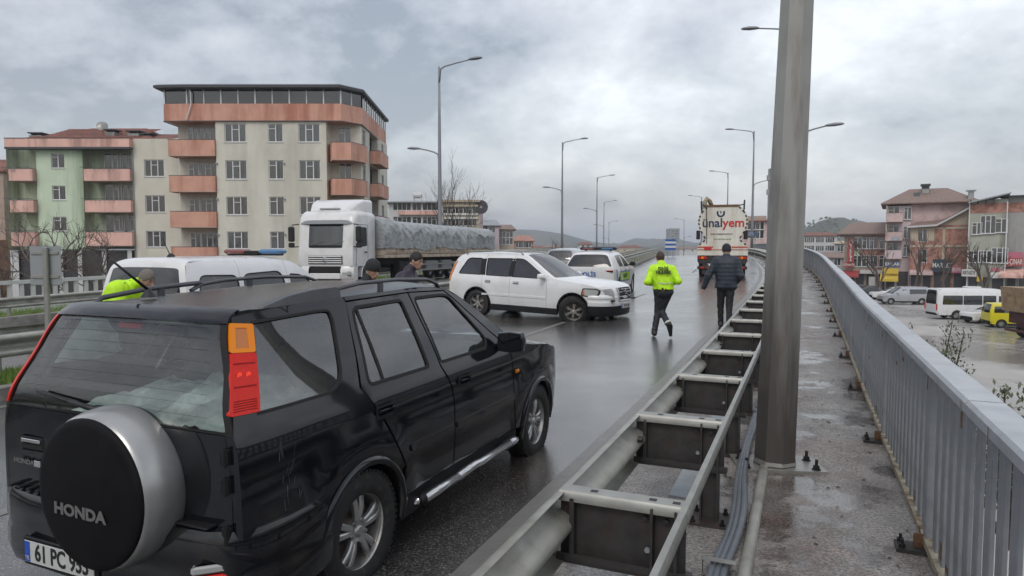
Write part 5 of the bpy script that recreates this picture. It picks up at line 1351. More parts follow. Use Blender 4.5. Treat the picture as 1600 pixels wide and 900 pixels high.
# ---- articulated lorry coming the other way; local +x = forward, origin under cab front
YT = 27.4; XT = px(509, YT); AT = -math.pi/2-R(20)+0.0
ZT = .25
tr = thing('lorry', 'white articulated lorry cab hauling a flatbed on the far carriageway', 'truck', (XT, YT, ZT), AT+R(8))
def sect(x, hw, z0, z1, r=.12, top=.2, n=4):
    """rounded box ring in y,z"""
    out = []
    for cy, cz, a0 in ((hw-top, z1-top, 0), (-hw+top, z1-top, 90)):
        for k in range(n+1): a = R(a0+90*k/n); out.append((x, cy+top*math.cos(a), cz+top*math.sin(a)))
    out += [(x, -hw, z0), (x, hw, z0)]; return out
cabm = MB().use('truck_white')
prof = [(-2.15, 1.22, .95, 3.14), (-2.1, 1.24, .95, 3.2), (-1.2, 1.25, .95, 3.24), (-.45, 1.24, .95, 3.20), (-.22, 1.22, .95, 3.05), (-.12, 1.20, .95, 2.72), (.0, 1.19, .95, 1.72), (.02, 1.18, .95, 1.2), (.0, 1.16, .95, 1.0)]
cabm.loft([sect(*p[:1], p[1], p[2], p[3], top=min(.22, p[3]-p[2]-.03)) for p in prof], True, True); cab = cabm.build('cab', tr, smooth=40)
df = MB().use('truck_white'); rr = []
for x, hw, z1 in ((-2.1, 1.12, 3.74), (-1.3, 1.12, 3.72), (-.9, 1.05, 3.58), (-.55, .92, 3.34), (-.42, .85, 3.22)): rr.append(sect(x, hw, 3.1, z1, top=.12))
df.loft(rr, True, True); df.build('roof_deflector', cab, smooth=40)
lt = MB().use('led_blue' if False else 'lamp_clear'); lt.bbox((-.45, 0, 3.30), (.10, .9, .07), .02); lt.build('roof_lamp', cab)
wsn = MB().use('glass_dark'); f = lambda y, z: (lerp([(1.72, .012), (2.72, -.108)], z)+.012-.10*(abs(y)/1.1)**4, y, z)
patch(wsn, rnd([(-1.165, 1.70), (1.165, 1.70), (1.13, 2.64), (-1.13, 2.64)], .08), f, [], .2, ext=.02, extdir=lambda a, b: (-1, 0, 0)); wsn.build('windscreen', cab, smooth=True)
vs2 = MB().use('truck_grey'); vs2.loft([[(lerp([(2.62, -.08), (2.8, -.13)], z)+dx-.10*(abs(y)/1.1)**4, y, z) for y in np.linspace(-1.14, 1.14, 9)] for z, dx in ((2.64, .02), (2.66, .10), (2.78, .06), (2.82, 0))], False); vs2.build('sun_visor', cab, smooth=40)
gr_ = MB().use('liner'); gr_.bbox((.03, 0, 1.21), (.03, 1.5, .34), .02); gro = gr_.build('grille', cab)
for k in range(4):
    q = MB().use('truck_white'); q.bbox((.055, 0, 1.09+.085*k), (.03, 1.46, .045), .01); q.build('grille_slat', gro)
st = MB().use('chrome'); st.lathe([(.10, -.004), (.115, 0), (.10, .004)], 24, 'X', (.078, 0, 1.21))
for a in (90, 210, 330): st.tube([(.078, 0, 1.21), (.078, .10*math.cos(R(a)), 1.21+.10*math.sin(R(a)))], [.014, .005], 5)
st.build('badge', gro)
lw = MB().use('liner'); lw.bbox((.02, 0, .82), (.08, 1.35, .26), .02); lw.bbox((-.6, 0, .62), (1.2, 2.0, .5), .05); lw.build('lower_grille', cab)
bp_ = MB().use('truck_white')
for sd in (1, -1):
    bp_.loft([[(x, sd*y, z) for x, z in ((.04, .95), (.12, .80), (.12, .50), (.02, .36))] for y in (.70, .95)]+[[(x, sd*1.22, z) for x, z in ((-.04, .95), (.0, .80), (.0, .50), (-.08, .36))], [(x, sd*1.25, z) for x, z in ((-.35, .95), (-.32, .80), (-.32, .50), (-.35, .36))]], False)
bp_.bbox((.06, 0, .54), (.12, 1.42, .26), .04); bo_ = bp_.build('bumper', tr, smooth=40)
for sd in (1, -1):
    h = MB().use('lamp_clear'); h.bbox((.09, sd*.95, .66), (.08, .40, .16), .04); h.build('headlamp', bo_)
sd_ = MB().use('glass_dark'); 
for sd in (1, -1):
    w_ = MB().use('glass_dark'); patch(w_, rnd([(-1.25, 1.78), (-.28, 1.72), (-.36, 2.55), (-1.22, 2.55)], .08), lambda x, z: (x, sd*1.256, z), [], .4, ext=0); w_.build('door_window', cab)
    s2 = MB().use('liner')
    for a, b in (((-1.32, .95), (-1.32, 2.65)), ((-.18, .95), (-.22, 1.7)), ((-1.32, 2.65), (-.3, 2.65))): s2.tube([(a[0], sd*1.252, a[1]), (b[0], sd*1.252, b[1])], .008, 4)
    s2.bbox((-1.1, sd*1.27, 1.52), (.2, .03, .05), .01); s2.build('door_seam', cab)
    m_ = MB().use('ink'); m_.bbox((.04, sd*1.48, 2.25), (.18, .24, .62), .04); m_.bbox((.04, sd*1.48, 1.80), (.16, .22, .20), .03); m_.tube([(-.1, sd*1.2, 2.66), (.04, sd*1.46, 2.62)], .025, 6); m_.tube([(-.1, sd*1.2, 1.75), (.04, sd*1.46, 1.72)], .025, 6); m_.build('door_mirror', cab, smooth=40)
    fdr = MB().use('truck_white'); fdr.lathe([(.62, 0), (.66, .02), (.66, .36), (.62, .38)], 16, 'Y', (0, 0, 0), R(0), R(180)); fdr.v = [(a-1.35, (b+.87)*sd, c+.50) for a, b, c in fdr.v]; fdr.build('mudguard', tr, smooth=40)
wi = MB().use('ink')
for y in (-.5, .35): wi.tube([f(y, 1.80), f(y+.45, 1.95)], .012, 4)
wi.build('wiper', cab)
for x in (-1.35, -5.0):
    for sd in (1, -1): wheel(tr, .50, .30, .30, 'nine', (x, sd*1.07, .50), sd, spin=x)
ch = MB().use('chassis'); ch.box(-6.2, -.3, -.45, .45, .75, 1.0); ch.build('chassis', tr)
# trailer
tl_ = thing('flatbed_trailer', 'low-sided cream flatbed trailer under a grey tarpaulin behind the white cab', 'trailer', (XT, YT, ZT), AT)
for x in (-11.2, -12.5, -13.8):
    for sd in (1, -1): wheel(tl_, .50, .30, .30, 'nine', (x, sd*1.07, .50), sd, spin=x)
ch = MB().use('chassis'); ch.box(-14.6, -3.2, -.5, .5, .95, 1.24); ch.build('chassis', tl_)
bd_ = MB().use('bed_cream'); bd_.bbox((-9.0, 0, 1.33), (12.9, 2.5, .16), .02); bdo = bd_.build('bed', tl_)
for k in range(13):
    for sd in (1, -1):
        s2 = MB().use('bed_cream'); x = -3.05-.99*k; s2.bbox((x, sd*1.24, 1.62), (.95, .04, .38), .01)
        for z in (1.53, 1.65, 1.76): s2.bbox((x, sd*1.27, z), (.9, .03, .035), .008)
        s2.build('side_board', tl_)
hb_ = MB().use('bed_cream'); hb_.bbox((-2.55, 0, 2.0), (.06, 2.45, 1.3), .02); hb_.build('headboard', tl_)
for x, w_ in ((-4.4, 1.0), (-7.2, 1.3), (-8.9, 1.2)):
    for sd in (1, -1):
        q = MB().use('truck_grey' if x < -5 else 'liner'); q.bbox((x, sd*1.05, .82), (w_, .32, .52), .05)
        if x < -5: q.use('galv_light').bbox((x, sd*1.22, .98), (w_*.9, .02, .05), .01); q.bbox((x, sd*1.22, .68), (w_*.9, .02, .05), .01)
        q.build('side_locker', tl_, smooth=40)
un = MB().use('galv_light')
for sd in (1, -1):
    for z in (.62, .88): un.box(-10.3, -5.6, sd*1.22-.012, sd*1.22+.012, z, z+.07)
un.build('side_guard', tl_)
# tarpaulin with slack folds
tp = MB().use('tarp'); nx, ny = 210, 44; vs = []
for i in range(nx):
    x = -2.45-13.0*i/(nx-1); s_ = i/(nx-1)
    for j in range(ny):
        a = j/(ny-1)*2-1
        hgt = 2.95-.05*s_+.05*noise.noise(Vector((x*.6, 2, 0)))
        if x > -4.6: hgt = 3.10-.15*max(0, (-2.9-x))/1.7
        if i < 3: hgt -= .12*(3-i)/3
        hw = 1.29; ang = a*math.pi/2
        se = lambda v, e: math.copysign(abs(v)**e, v)
        y = hw*se(math.sin(ang), .50); zz = 1.62+(hgt-1.62)*se(max(0, math.cos(ang)), .38)
        side = min(1, abs(a)*1.3)**2
        def ridge(v): return 1-abs(((v) % 2.0)-1.0)
        f1 = ridge(x*.62+abs(a)*1.7+.9*noise.noise(Vector((x*.35, a, 0))))**9; f2 = ridge(x*1.35-abs(a)*2.3+1.3*noise.noise(Vector((x*.6, a*1.5, 4))))**10; f3 = abs(noise.noise(Vector((x*1.6+a*2, a*3, 7))))
        fold = (.09*f1+.08*f2+.10*f3+.05*ridge(x*3.3+abs(a)*6+2*noise.noise(Vector((x*.8, a*2, 6))))**6)*(.25+.75*side)
        sag = max(0, abs(a)-.80)/.20; drop = sag*(.20*max(0, noise.noise(Vector((x*.55, 1, 9)))+.25)+.10*noise.noise(Vector((x*1.7, 2, 3))))
        y += math.copysign(fold*.9, y) if abs(a) > .3 else 0; zz += fold*.35*(1-abs(a))+drop
        # load bulges: a tent falls towards the first bay
        vs.append((x, y, zz))
tp.add(vs, [(i*ny+j, i*ny+j+1, (i+1)*ny+j+1, (i+1)*ny+j) for i in range(nx-1) for j in range(ny-1)])
tp.add([vs[j] for j in range(ny)]+[(-2.46, 0, 1.6)], [(j, j+1, ny) for j in range(ny-1)]); tp.add([vs[(nx-1)*ny+j] for j in range(ny)]+[(-15.45, 0, 1.6)], [(j, j+1, ny) for j in range(ny-1)])
to = tp.build('tarpaulin', None, smooth=True); to.location = tl_.location; to.rotation_euler = tl_.rotation_euler; tag(to, 'grey creased tarpaulin draped over the flatbed trailer load', 'tarpaulin')
# ---- tanker truck seen from behind; local x forward, rear at x=0
YK = 34.0; XK = px(1128, YK); tk = thing('tanker_truck', 'cream tanker truck with hazard-striped rear driving away up the road', 'truck', (XK, YK, road_z(XK, YK)), heading(17))
ol = [(-.76, 3.50), (-.92, 3.42), (-1.13, 3.12), (-1.22, 2.73), (-1.13, 2.35), (-.83, 1.92), (-.83, 1.78), (.83, 1.78), (.83, 1.92), (1.13, 2.35), (1.22, 2.73), (1.13, 3.12), (.92, 3.42), (.76, 3.50)]
tb = MB().use('tank_cream'); tb.prism(rnd(ol, .1, 3), 0, 9.2, lambda x, y, z: (y, x, z)); tbo = tb.build('tank', tk, smooth=40)
sk2 = MB().use('tank_cream'); sk2.prism([(-.83, 1.80), (-1.22, 1.50), (-1.22, 1.04), (1.22, 1.04), (1.22, 1.50), (.83, 1.80)], -.03, .5, lambda x, y, z: (y, x, z)); sk2.build('rear_skirt', tk)
pts = rnd(ol, .1, 3); 
# hazard dashes round the rim
path = [(-1.22, 1.52), (-.83, 1.85)]+[p for p in ol[5:6]]; full = [(-1.16, 1.52), (-.80, 1.84), (-1.08, 2.33), (-1.17, 2.73), (-1.08, 3.10), (-.89, 3.38), (-.72, 3.47)]
dd = 0
for sg in (1, -1):
    P2 = [Vector((a*sg, b)) for a, b in full]; acc = 0
    for i in range(len(P2)-1):
        a, b = P2[i], P2[i+1]; L_ = (b-a).length; n = max(1, int(L_/.19))
        for k in range(n):
            c = a+(b-a)*((k+.25)/n); e = a+(b-a)*((k+.72)/n); d = (b-a).normalized(); nn = Vector((-d.y, d.x))*.035
            q = MB().use('ink'); q.add([(-.037, c.x+nn.x, c.y+nn.y), (-.037, c.x-nn.x, c.y-nn.y), (-.037, e.x-nn.x, e.y-nn.y), (-.037, e.x+nn.x, e.y+nn.y), (-.001, c.x+nn.x, c.y+nn.y), (-.001, c.x-nn.x, c.y-nn.y), (-.001, e.x-nn.x, e.y-nn.y), (-.001, e.x+nn.x, e.y+nn.y)], [(0, 1, 2, 3), (0, 4, 5, 1), (1, 5, 6, 2), (2, 6, 7, 3), (3, 7, 4, 0)])
            q.build('hazard_mark', tbo)
rtk = (math.pi/2, 0, -math.pi/2)
text('ünal', 'lettering', .62, 'logo_navy', tbo, (-.012, .50, 2.66), rtk, .003, .012, .98); text('yem', 'lettering', .62, 'logo_red', tbo, (-.012, -.52, 2.66), rtk, .003, .012, 1.0)
lg = MB().use('logo_navy'); lg.tube([(-.012, .10+.16*math.cos(R(a)), 3.17+.17*math.sin(R(a))) for a in range(150, 391, 20)], .045, 6, ry=.01); lg.tube([(-.012, .10, 3.15), (-.012, .10, 3.27)], .03, 6, ry=.01); lg.build('emblem', tbo)
text('www.unalyem.com.tr', 'lettering', .13, 'ink', tbo, (-.012, .05, 2.12), rtk, .002, .001, .95); text('yem fabrikası sanayi', 'lettering', .12, 'green_ink', tbo, (-.012, 0, 1.70-.02+.18), rtk, .002, .001, .9)
sm_ = MB().use('chassis'); sm_.tube([(-.02, .80, 3.5), (-.03, .76, 1.62)], .018, 5); sm_.build('drain_pipe', tbo)
rf = MB().use('rust'); rf.box(-.02, 8.8, -.70, .70, 3.50, 3.56); rf.box(-.03, .05, -.78, .78, 3.47, 3.58); rf.build('catwalk', tk)
pp_ = MB().use('rust_yellow'); pp_.tube([(.3, .85, 3.3), (.3, .88, 3.75), (.35, .80, 3.92), (.5, .65, 3.8), (.6, .55, 3.55)], .11, 8); pp_.build('unloading_pipe', tk, smooth=True); pp_ = MB(); pp_.use('chassis').tube([(.1, 1.02, 3.25), (.1, 1.05, 3.78)], .05, 6); pp_.tube([(.1, -1.0, 3.3), (.1, -1.02, 3.80)], .04, 6); pp_.tube([(.1, 1.05, 3.6), (.1, .7, 3.5)], .03, 6); pp_.tube([(.1, -1.0, 3.6), (.1, -.7, 3.5)], .03, 6); pp_.build('rail_end', tk, smooth=True)
for a, b in ((1.20, .45), (-.45, -1.20)):
    q = MB().use('orange_red'); q.bbox((-.045, (a+b)/2, 1.46), (.02, abs(a-b), .07), .005); q.build('warning_board', tk)
q = MB().use('orange_red'); q.bbox((-.045, 0, 1.33), (.02, 2.42, .035), .004); q.build('warning_strip', tk)
q = MB().use('logo_red'); q.bbox((-.055, .70, 1.38), (.03, .35, .16), .01); q.build('rear_plate', tk)
q = MB().use('chassis'); q.box(.0, 9, -1.15, 1.15, .62, 1.06); q.bbox((-.02, 0, .42), (.12, 2.4, .16), .02); q.box(-.01, .04, -1.2, 1.2, .70, 1.03)
for y in (-.8, 0, .8): q.box(-.01, .03, y-.16, y+.16, .1, .6)
q.build('chassis', tk)
for y in (.95, -.95):
    for k in range(3): q = MB().use('lamp_red' if k != 1 else 'lamp_amber'); q.bbox((-.03, y+.14*(k-1), .92), (.03, .12, .13), .01); q.build('tail_lamp', tk)
q = MB().use('lamp_red')
for k in range(8): q.bbox((-.085, -1.0+.28*k, .42), (.02, .14, .08), .005)
q.build('reflector', tk)
for x in (1.2, 2.5, 7.8):
    for sd in (1, -1): wheel(tk, .50, .30, .30, 'nine', (x, sd*1.0, .50), sd, spin=x)
cbk = MB().use('truck_white'); cbk.bbox((10.6, 0, 2.0), (2.0, 2.45, 2.3), .15); cbk.build('cab', tk)
for sd in (1, -1):
    m_ = MB().use('ink'); m_.bbox((11.4, sd*1.5, 2.3), (.12, .25, .6), .03); m_.tube([(11.4, sd*1.2, 2.55), (11.4, sd*1.5, 2.5)], .03, 5); m_.build('door_mirror', tk)
# ---------------------------------------------------------------- buildings
mat('wall_beige', (.62, .60, .52), .85, var=.08, vscale=.6, col2=(.46, .44, .37), c2lo=.48, c2hi=.75, c2scale=.5, streak=True, bump=.15, bscale=15)
mat('wall_green', (.56, .66, .50), .85, var=.06, vscale=.7, col2=(.27, .34, .24), c2scale=.6, streak=True)
mat('salmon', (.60, .33, .245), .8, var=.1, vscale=1.2, col2=(.42, .18, .12), c2scale=.9, streak=True)
mat('salmon_pink', (.74, .46, .39), .8, var=.08, vscale=1, col2=(.42, .25, .21), c2scale=.9, streak=True)
mat('brick_red', (.42, .22, .17), .85, var=.2, vscale=3, col2=(.20, .09, .06), c2scale=1.2)
mat('tile_red', (.23, .085, .06), .8, var=.3, vscale=4, col2=(.10, .06, .05), c2scale=1.5)
mat('tile_brown', (.22, .155, .13), .8, var=.3, vscale=4)
mat('slab_dark', (.05, .053, .06), .6)
mat('wall_lilac', (.58, .48, .51), .85, var=.06, vscale=.8)
mat('wall_pink', (.58, .44, .43), .85, var=.06, vscale=.6, col2=(.36, .27, .25), c2scale=.5)
mat('wall_tan', (.46, .39, .30), .85, var=.1, vscale=1)
mat('wall_grey', (.34, .34, .335), .9, var=.1, vscale=.8, col2=(.16, .16, .15), c2scale=.5, streak=True)
mat('wall_olive', (.37, .38, .32), .9, var=.12, vscale=.7, col2=(.15, .155, .13), c2scale=.6, streak=True)
mat('wall_white', (.55, .55, .55), .8, var=.05, vscale=1)
mat('wall_brown', (.40, .31, .26), .85, var=.15, vscale=1.2)
mat('pvc', (.66, .67, .67), .4)
mat('curtain', (.58, .58, .58), .9, var=.15, vscale=6)
mat('curtain_warm', (.50, .44, .36), .9, var=.2, vscale=5); mat('curtain_blue', (.30, .34, .40), .9, var=.2, vscale=5)
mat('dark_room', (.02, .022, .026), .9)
mat('shop_dark', (.045, .045, .05), .5)
mat('sign_red', (.36, .06, .06), .5); mat('sign_yellow', (.62, .45, .06), .5); mat('sign_blue', (.06, .10, .20), .5)
mat('sign_pink', (.48, .14, .20), .5); mat('sign_white', (.62, .62, .60), .5); mat('sign_teal', (.02, .05, .07), .5); mat('metal_sheet', (.30, .32, .33), .45, metal=.3)
mat('bark', (.11, .088, .075), .9, var=.3, vscale=8)
mat('leaf_grey', (.10, .12, .07), .7, var=.3, vscale=9)
glass('glass_home', (.45, .48, .52), .10, .03, .25)
_win = {}
def window_obj(parent, x, z, w, h, style=2, cur='curtain', y=.10, rz=0, nm='window'):
    """PVC window; local y into the wall"""
    key = (round(w, 2), round(h, 2), style, cur)
    if key not in _win:
        m = MB().use('pvc'); f = .055
        m.box(-w/2, w/2, -.03, .03, -h/2, -h/2+f); m.box(-w/2, w/2, -.03, .03, h/2-f, h/2); m.box(-w/2, -w/2+f, -.03, .03, -h/2+f, h/2-f); m.box(w/2-f, w/2, -.03, .03, -h/2+f, h/2-f)
        if style == 3: vs = (-w/6-.0, w/6)
        elif style == 2: vs = (0,)
        else: vs = ()
        for v in vs: m.box(v-.04, v+.04, -.032, .032, -h/2+f, h/2-f)
        if style == 3: m.box(-w/6+.04, w/6-.04, -.033, .033, h*.18, h*.18+.05)
        if style == 2: m.box(-w/2+f, -.04, -.033, .033, h*.22, h*.22+.05)
        m.box(-w/2-.06, w/2+.06, -.16, -.03, -h/2-.06, -h/2-.01)
        wo = m.build(nm, parent); g = MB().use('glass_home'); g.add([(-w/2+f, 0, -h/2+f), (w/2-f, 0, -h/2+f), (w/2-f, 0, h/2-f), (-w/2+f, 0, h/2-f)], [(0, 1, 2, 3)]); go = g.build('pane', wo)
        c = MB().use(cur); rn = random.Random(str(key)); a = -w/2+f; n = 14; pts = []
        for i in range(n+1): pts.append((-w/2+f+(w-2*f)*i/n, .07+.02*math.sin(i*2.1+rn.random())))
        open_ = rn.uniform(.0, .35)*w
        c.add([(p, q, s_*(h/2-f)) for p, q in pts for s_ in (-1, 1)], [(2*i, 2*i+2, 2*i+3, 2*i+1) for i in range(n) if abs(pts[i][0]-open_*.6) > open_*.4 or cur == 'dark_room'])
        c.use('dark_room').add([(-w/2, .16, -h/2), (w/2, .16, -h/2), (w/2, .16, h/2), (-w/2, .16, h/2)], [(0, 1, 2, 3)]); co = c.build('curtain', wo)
        _win[key] = wo
    else:
        wo = dup(_win[key], parent=parent)
    wo.parent = parent; wo.location = (x, y, z) if not rz else (y, x, z); wo.rotation_euler = (0, 0, rz); return wo
def facade(mb, m, x0, x1, z0, z1, holes, y=0.0, depth=.25, fn=None):
    """wall with rectangular openings and reveals in the xz plane at y; fn maps (x,y,z)"""
    fn = fn or (lambda a, b, c: (a, b, c)); mb.use(m)
    hs = [(max(x0, a), min(x1, b), max(z0, c), min(z1, d)) for a, b, c, d in holes]
    xs = sorted({x0, x1}|{v for h in hs for v in h[:2]}); zs = sorted({z0, z1}|{v for h in hs for v in h[2:]})
    for i in range(len(xs)-1):
        for j in range(len(zs)-1):
            a, b, c, d = xs[i], xs[i+1], zs[j], zs[j+1]; mx, mz = (a+b)/2, (c+d)/2
            if any(h[0] < mx < h[1] and h[2] < mz < h[3] for h in hs): continue
            mb.add([fn(a, y, c), fn(b, y, c), fn(b, y, d), fn(a, y, d)], [(0, 1, 2, 3)])
    for a, b, c, d in hs:
        mb.add([fn(a, y, c), fn(b, y, c), fn(b, y, d), fn(a, y, d), fn(a, y+depth, c), fn(b, y+depth, c), fn(b, y+depth, d), fn(a, y+depth, d)], [(0, 1, 5, 4), (1, 2, 6, 5), (2, 3, 7, 6), (3, 0, 4, 7)])
def hip_roof(mb, m, x0, x1, y0, y1, z0, h, ov=.5, ridge=.3):
    x0 -= ov; x1 += ov; y0 -= ov; y1 += ov; my = (y0+y1)/2; r = (x1-x0)*ridge
    mb.use(m).add([(x0, y0, z0), (x1, y0, z0), (x1, y1, z0), (x0, y1, z0), (x0+r, my, z0+h), (x1-r, my, z0+h), (x0, y0, z0-.15), (x1, y0, z0-.15), (x1, y1, z0-.15), (x0, y1, z0-.15)],
        [(0, 1, 5, 4), (2, 3, 4, 5), (1, 2, 5), (3, 0, 4), (0, 6, 7, 1), (1, 7, 8, 2), (2, 8, 9, 3), (3, 9, 6, 0), (6, 9, 8, 7)])
def tile_rows(parent, x0, x1, y0, z0, y1, z1, m, n, nm='tile_row'):
    for k in range(n):
        t = k/n; q = MB().use(m); ya, za, yb, zb = y0+(y1-y0)*t, z0+(z1-z0)*t, y0+(y1-y0)*(t+1/n), z0+(z1-z0)*(t+1/n)
        q.add([(x0, ya, za+.06), (x1, ya, za+.06), (x1, yb, zb+.01), (x0, yb, zb+.01), (x0, ya, za), (x1, ya, za)], [(0, 1, 2, 3), (0, 4, 5, 1)]); q.build(nm, parent)
def balcony(parent, x0, x1, z, y0, d, h, m, slab=.18, curve=.0, railm=None):
    b = MB().use(m); n = 8 if curve else 1; o = []
    pts = [(x0, y0), (x0, y0-d)] if not curve else [(x0, y0), (x0, y0-d*.5), (x0+curve, y0-d)]
    pts += [(x1, y0-d), (x1, y0)] if not curve else [(x1-curve, y0-d), (x1, y0-d*.5), (x1, y0)]
    t = .10; inn = inset(pts, t) if False else [(a+(t if a < (x0+x1)/2 else -t), c+(t if c < y0-.01 else 0)) for a, c in pts]
    b.loft([[(a, c, z+q) for a, c in L_] for L_, q in ((pts, -slab), (pts, h), (inn, h), (inn, 0))], False)
    b.add([(a, c, z) for a, c in inn], [tuple(range(len(inn)))]); b.add([(a, c, z-slab) for a, c in pts], [tuple(range(len(pts)))])
    b.use('slab_dark').loft([[(a+(-.02 if a < (x0+x1)/2 else .02), c-(.02 if c < y0-.01 else 0), z+h+q) for a, c in pts] for q in (0, .04)], False)
    b.use('wall_brown').loft([[(a, c, z-slab-q) for a, c in pts] for q in (0, .06)], False)
    return b.build('balcony', parent)

# ================= tall beige block (local origin at facade left bottom)
YB = 58.0; k_ = YB/FPX
bx = lambda u: px(u, YB); bz = lambda v: pz(v, YB)
Bt = thing('apartment_block', 'tall cream apartment block with salmon balconies and a glazed roof storey', 'building', (0, YB, 0))
BG = -4.0; X0, X1, X2, X3 = bx(271), bx(342), bx(513), bx(560); YS = 14.0   # depth of the side
rows = [(bz(224), bz(196)), (bz(281), bz(252)), (bz(336), bz(308)), (bz(389), bz(362)), (bz(389)-3.0, bz(362)-3.0), (bz(389)-6, bz(362)-6+.0)]
cols = [(356, 389, 3), (423, 446, 2), (470, 503, 3)]
wm = MB(); holes = [(bx(a), bx(b), z0, z1) for a, b, _ in cols for z0, z1 in rows[:5]]
facade(wm, 'wall_beige', X1, X2, BG, bz(190), holes)
# side facade (x = X3, running back)
sf = lambda a, b, c: (X3-b, a, c)
sholes = [(2.2, 3.5, z0, z1) for z0, z1 in rows[:5]]+[(10.8, 12.0, z0, z1) for z0, z1 in rows[:5]]+[(5.2, 9.0, bz(190)-2.9-3.0*k, bz(190)-.2-3.0*k) for k in range(5)]
facade(wm, 'wall_beige', 1.6, YS, BG, bz(190), sholes, fn=sf, depth=.6)
# recessed back wall of the left loggias and the corner loggia
wm.use('wall_beige').add([(X0, 1.5, BG), (X1, 1.5, BG), (X1, 1.5, bz(190)), (X0, 1.5, bz(190)), (X1, 0, BG), (X1, 0, bz(190)), (X0, YS, BG), (X0, YS, bz(190))], [(0, 1, 2, 3), (1, 4, 5, 2), (0, 6, 7, 3)])
wm.add([(X2, 1.6, BG), (X3, 1.6, BG), (X3, 1.6, bz(190)), (X2, 1.6, bz(190)), (X2, 0, BG), (X2, 0, bz(190))], [(0, 1, 2, 3), (0, 4, 5, 3)])
wm.add([(X0, YS, BG), (X3, YS, BG), (X3, YS, bz(190)), (X0, YS, bz(190))], [(0, 1, 2, 3)])
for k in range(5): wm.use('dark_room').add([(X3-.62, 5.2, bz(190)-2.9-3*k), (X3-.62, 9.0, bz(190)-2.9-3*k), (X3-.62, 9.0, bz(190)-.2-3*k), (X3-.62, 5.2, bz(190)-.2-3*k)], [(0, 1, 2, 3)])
wm.build('wall', Bt)
ci = 0
for a, b, st in cols:
    for z0, z1 in rows[:5]:
        window_obj(Bt, bx((a+b)/2), (z0+z1)/2, bx(b)-bx(a)-.02, z1-z0-.02, st, ['curtain', 'dark_room', 'curtain_warm', 'curtain_blue', 'curtain'][(ci*7+3) % 5]); ci += 1
for z0, z1 in rows[:5]:
    for c in (2.85, 11.4):
        o = window_obj(Bt, c, (z0+z1)/2, 1.28, z1-z0-.02, 2, 'dark_room'); o.location = (X3-.1, c, (z0+z1)/2); o.rotation_euler = (0, 0, math.pi/2)
    window_obj(Bt, bx(295), (z0+z1)/2-.25, .9, z1-z0+.4, 2, 'dark_room', y=1.45, nm='balcony_door'); window_obj(Bt, bx(318), (z0+z1)/2, 1.5, z1-z0-.1, 3, 'curtain', y=1.45)
    window_obj(Bt, bx(535), (z0+z1)/2-.15, 1.1, z1-z0+.2, 2, 'curtain', y=1.55)
for v0, v1 in ((221, 245), (276, 300), (331, 355), (386, 410), (441, 465)):
    balcony(Bt, X0-.05, X1-.02, bz(v1)+.18, 1.5, 1.72, (v1-v0)*k_-.18, 'salmon')
for v0, v1 in ((226, 252), (281, 305), (336, 360), (391, 415), (446, 470)):
    balcony(Bt, X2-.05, X3+.35, bz(v1)+.18, 2.6, 3.2, (v1-v0)*k_-.18, 'salmon', curve=.7)
for k in range(5):
    q = balcony(Bt, 5.0, 9.2, bz(190)-3.0-3*k+.15, 0, 1.0, .95, 'salmon'); q.rotation_euler = (0, 0, math.pi/2); q.location = (X3, 0, 0)
# band, penthouse, slab roof with a bent right corner
zb0, zb1, zg, zr = bz(190), bz(166), bz(145), bz(140)
def ringp(off): return [(X0-.45-off, YS+off), (X0-.45-off, -.0-off), (bx(300), -.15-off), (X2+1.3, -.15-off), (X3+.15+off*.5, 1.6-off*.6), (X3-.10+off*.4, YS+off)]
for (za, zz, m_, off, nm) in ((zb0-.1, zb1, 'salmon', 0, 'parapet'),):
    q = MB().use(m_); P2 = ringp(off); q.loft([[(a, b, z_) for a, b in P2] for z_ in (za, zz)], True, True); q.use('slab_dark').loft([[(a, b, z_) for a, b in ringp(.04)] for z_ in (za-.08, za)], True); q.build(nm, Bt)
pg = MB().use('pvc'); P2 = ringp(-.08)
gl = MB().use('glass_dark'); gl.loft([[(a, b, z_) for a, b in P2] for z_ in (zb1, zg)], False); 
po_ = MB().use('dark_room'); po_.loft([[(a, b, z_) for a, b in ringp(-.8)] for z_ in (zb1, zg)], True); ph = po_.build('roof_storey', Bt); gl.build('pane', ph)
for i in range(1, len(P2)-1):
    a, b = Vector(P2[i]), Vector(P2[i+1]); n = max(1, round((b-a).length/(1.45 if i != 4 else 1.1)))
    for j in range(n+1):
        c = a+(b-a)*j/n; q = MB().use('pvc'); w_ = .035 if j % 2 else .05; q.box(c.x-w_, c.x+w_, c.y-w_-.02, c.y+w_, zb1, zg); q.build('mullion', ph)
q = MB().use('slab_dark'); q.loft([[(a, b, z_) for a, b in ringp(o_)] for z_, o_ in ((zg, .4), (zg+.08, .55), (zr, .55), (zr+.12, .3))], True, True); q.build('roof', Bt)
q = MB().use('pvc'); q.tube([(bx(305), -.30, bz(143)), (bx(308), -.35, bz(150)), (bx(308), -.30, bz(168)), (bx(300), -.28, bz(190)), (bx(300), -.28, bz(190))], .05, 6); q.build('downpipe', Bt)
for u, v in ((343, 257), (343, 312), (343, 367), (447, 257), (447, 312), (447, 367)):
    q = MB().use('metal_sheet'); q.bbox((bx(u), -.08, bz(v)), (.12, .16, .18), .02); q.build('wall_vent', Bt)
so2 = thing('solar_heater', 'small white solar water tank standing on the flat roof of the tall cream block', 'water tank', (bx(449), YB+4, zr+.1))
q = MB().use('pvc'); q.tube([(-.5, 0, .55), (.5, 0, .55)], .25, 10); q.build('tank', so2, smooth=40); q = MB().use('slab_dark'); q.box(-.5, -.45, -.3, .3, 0, .4); q.box(.45, .5, -.3, .3, 0, .4); q.build('stand', so2)

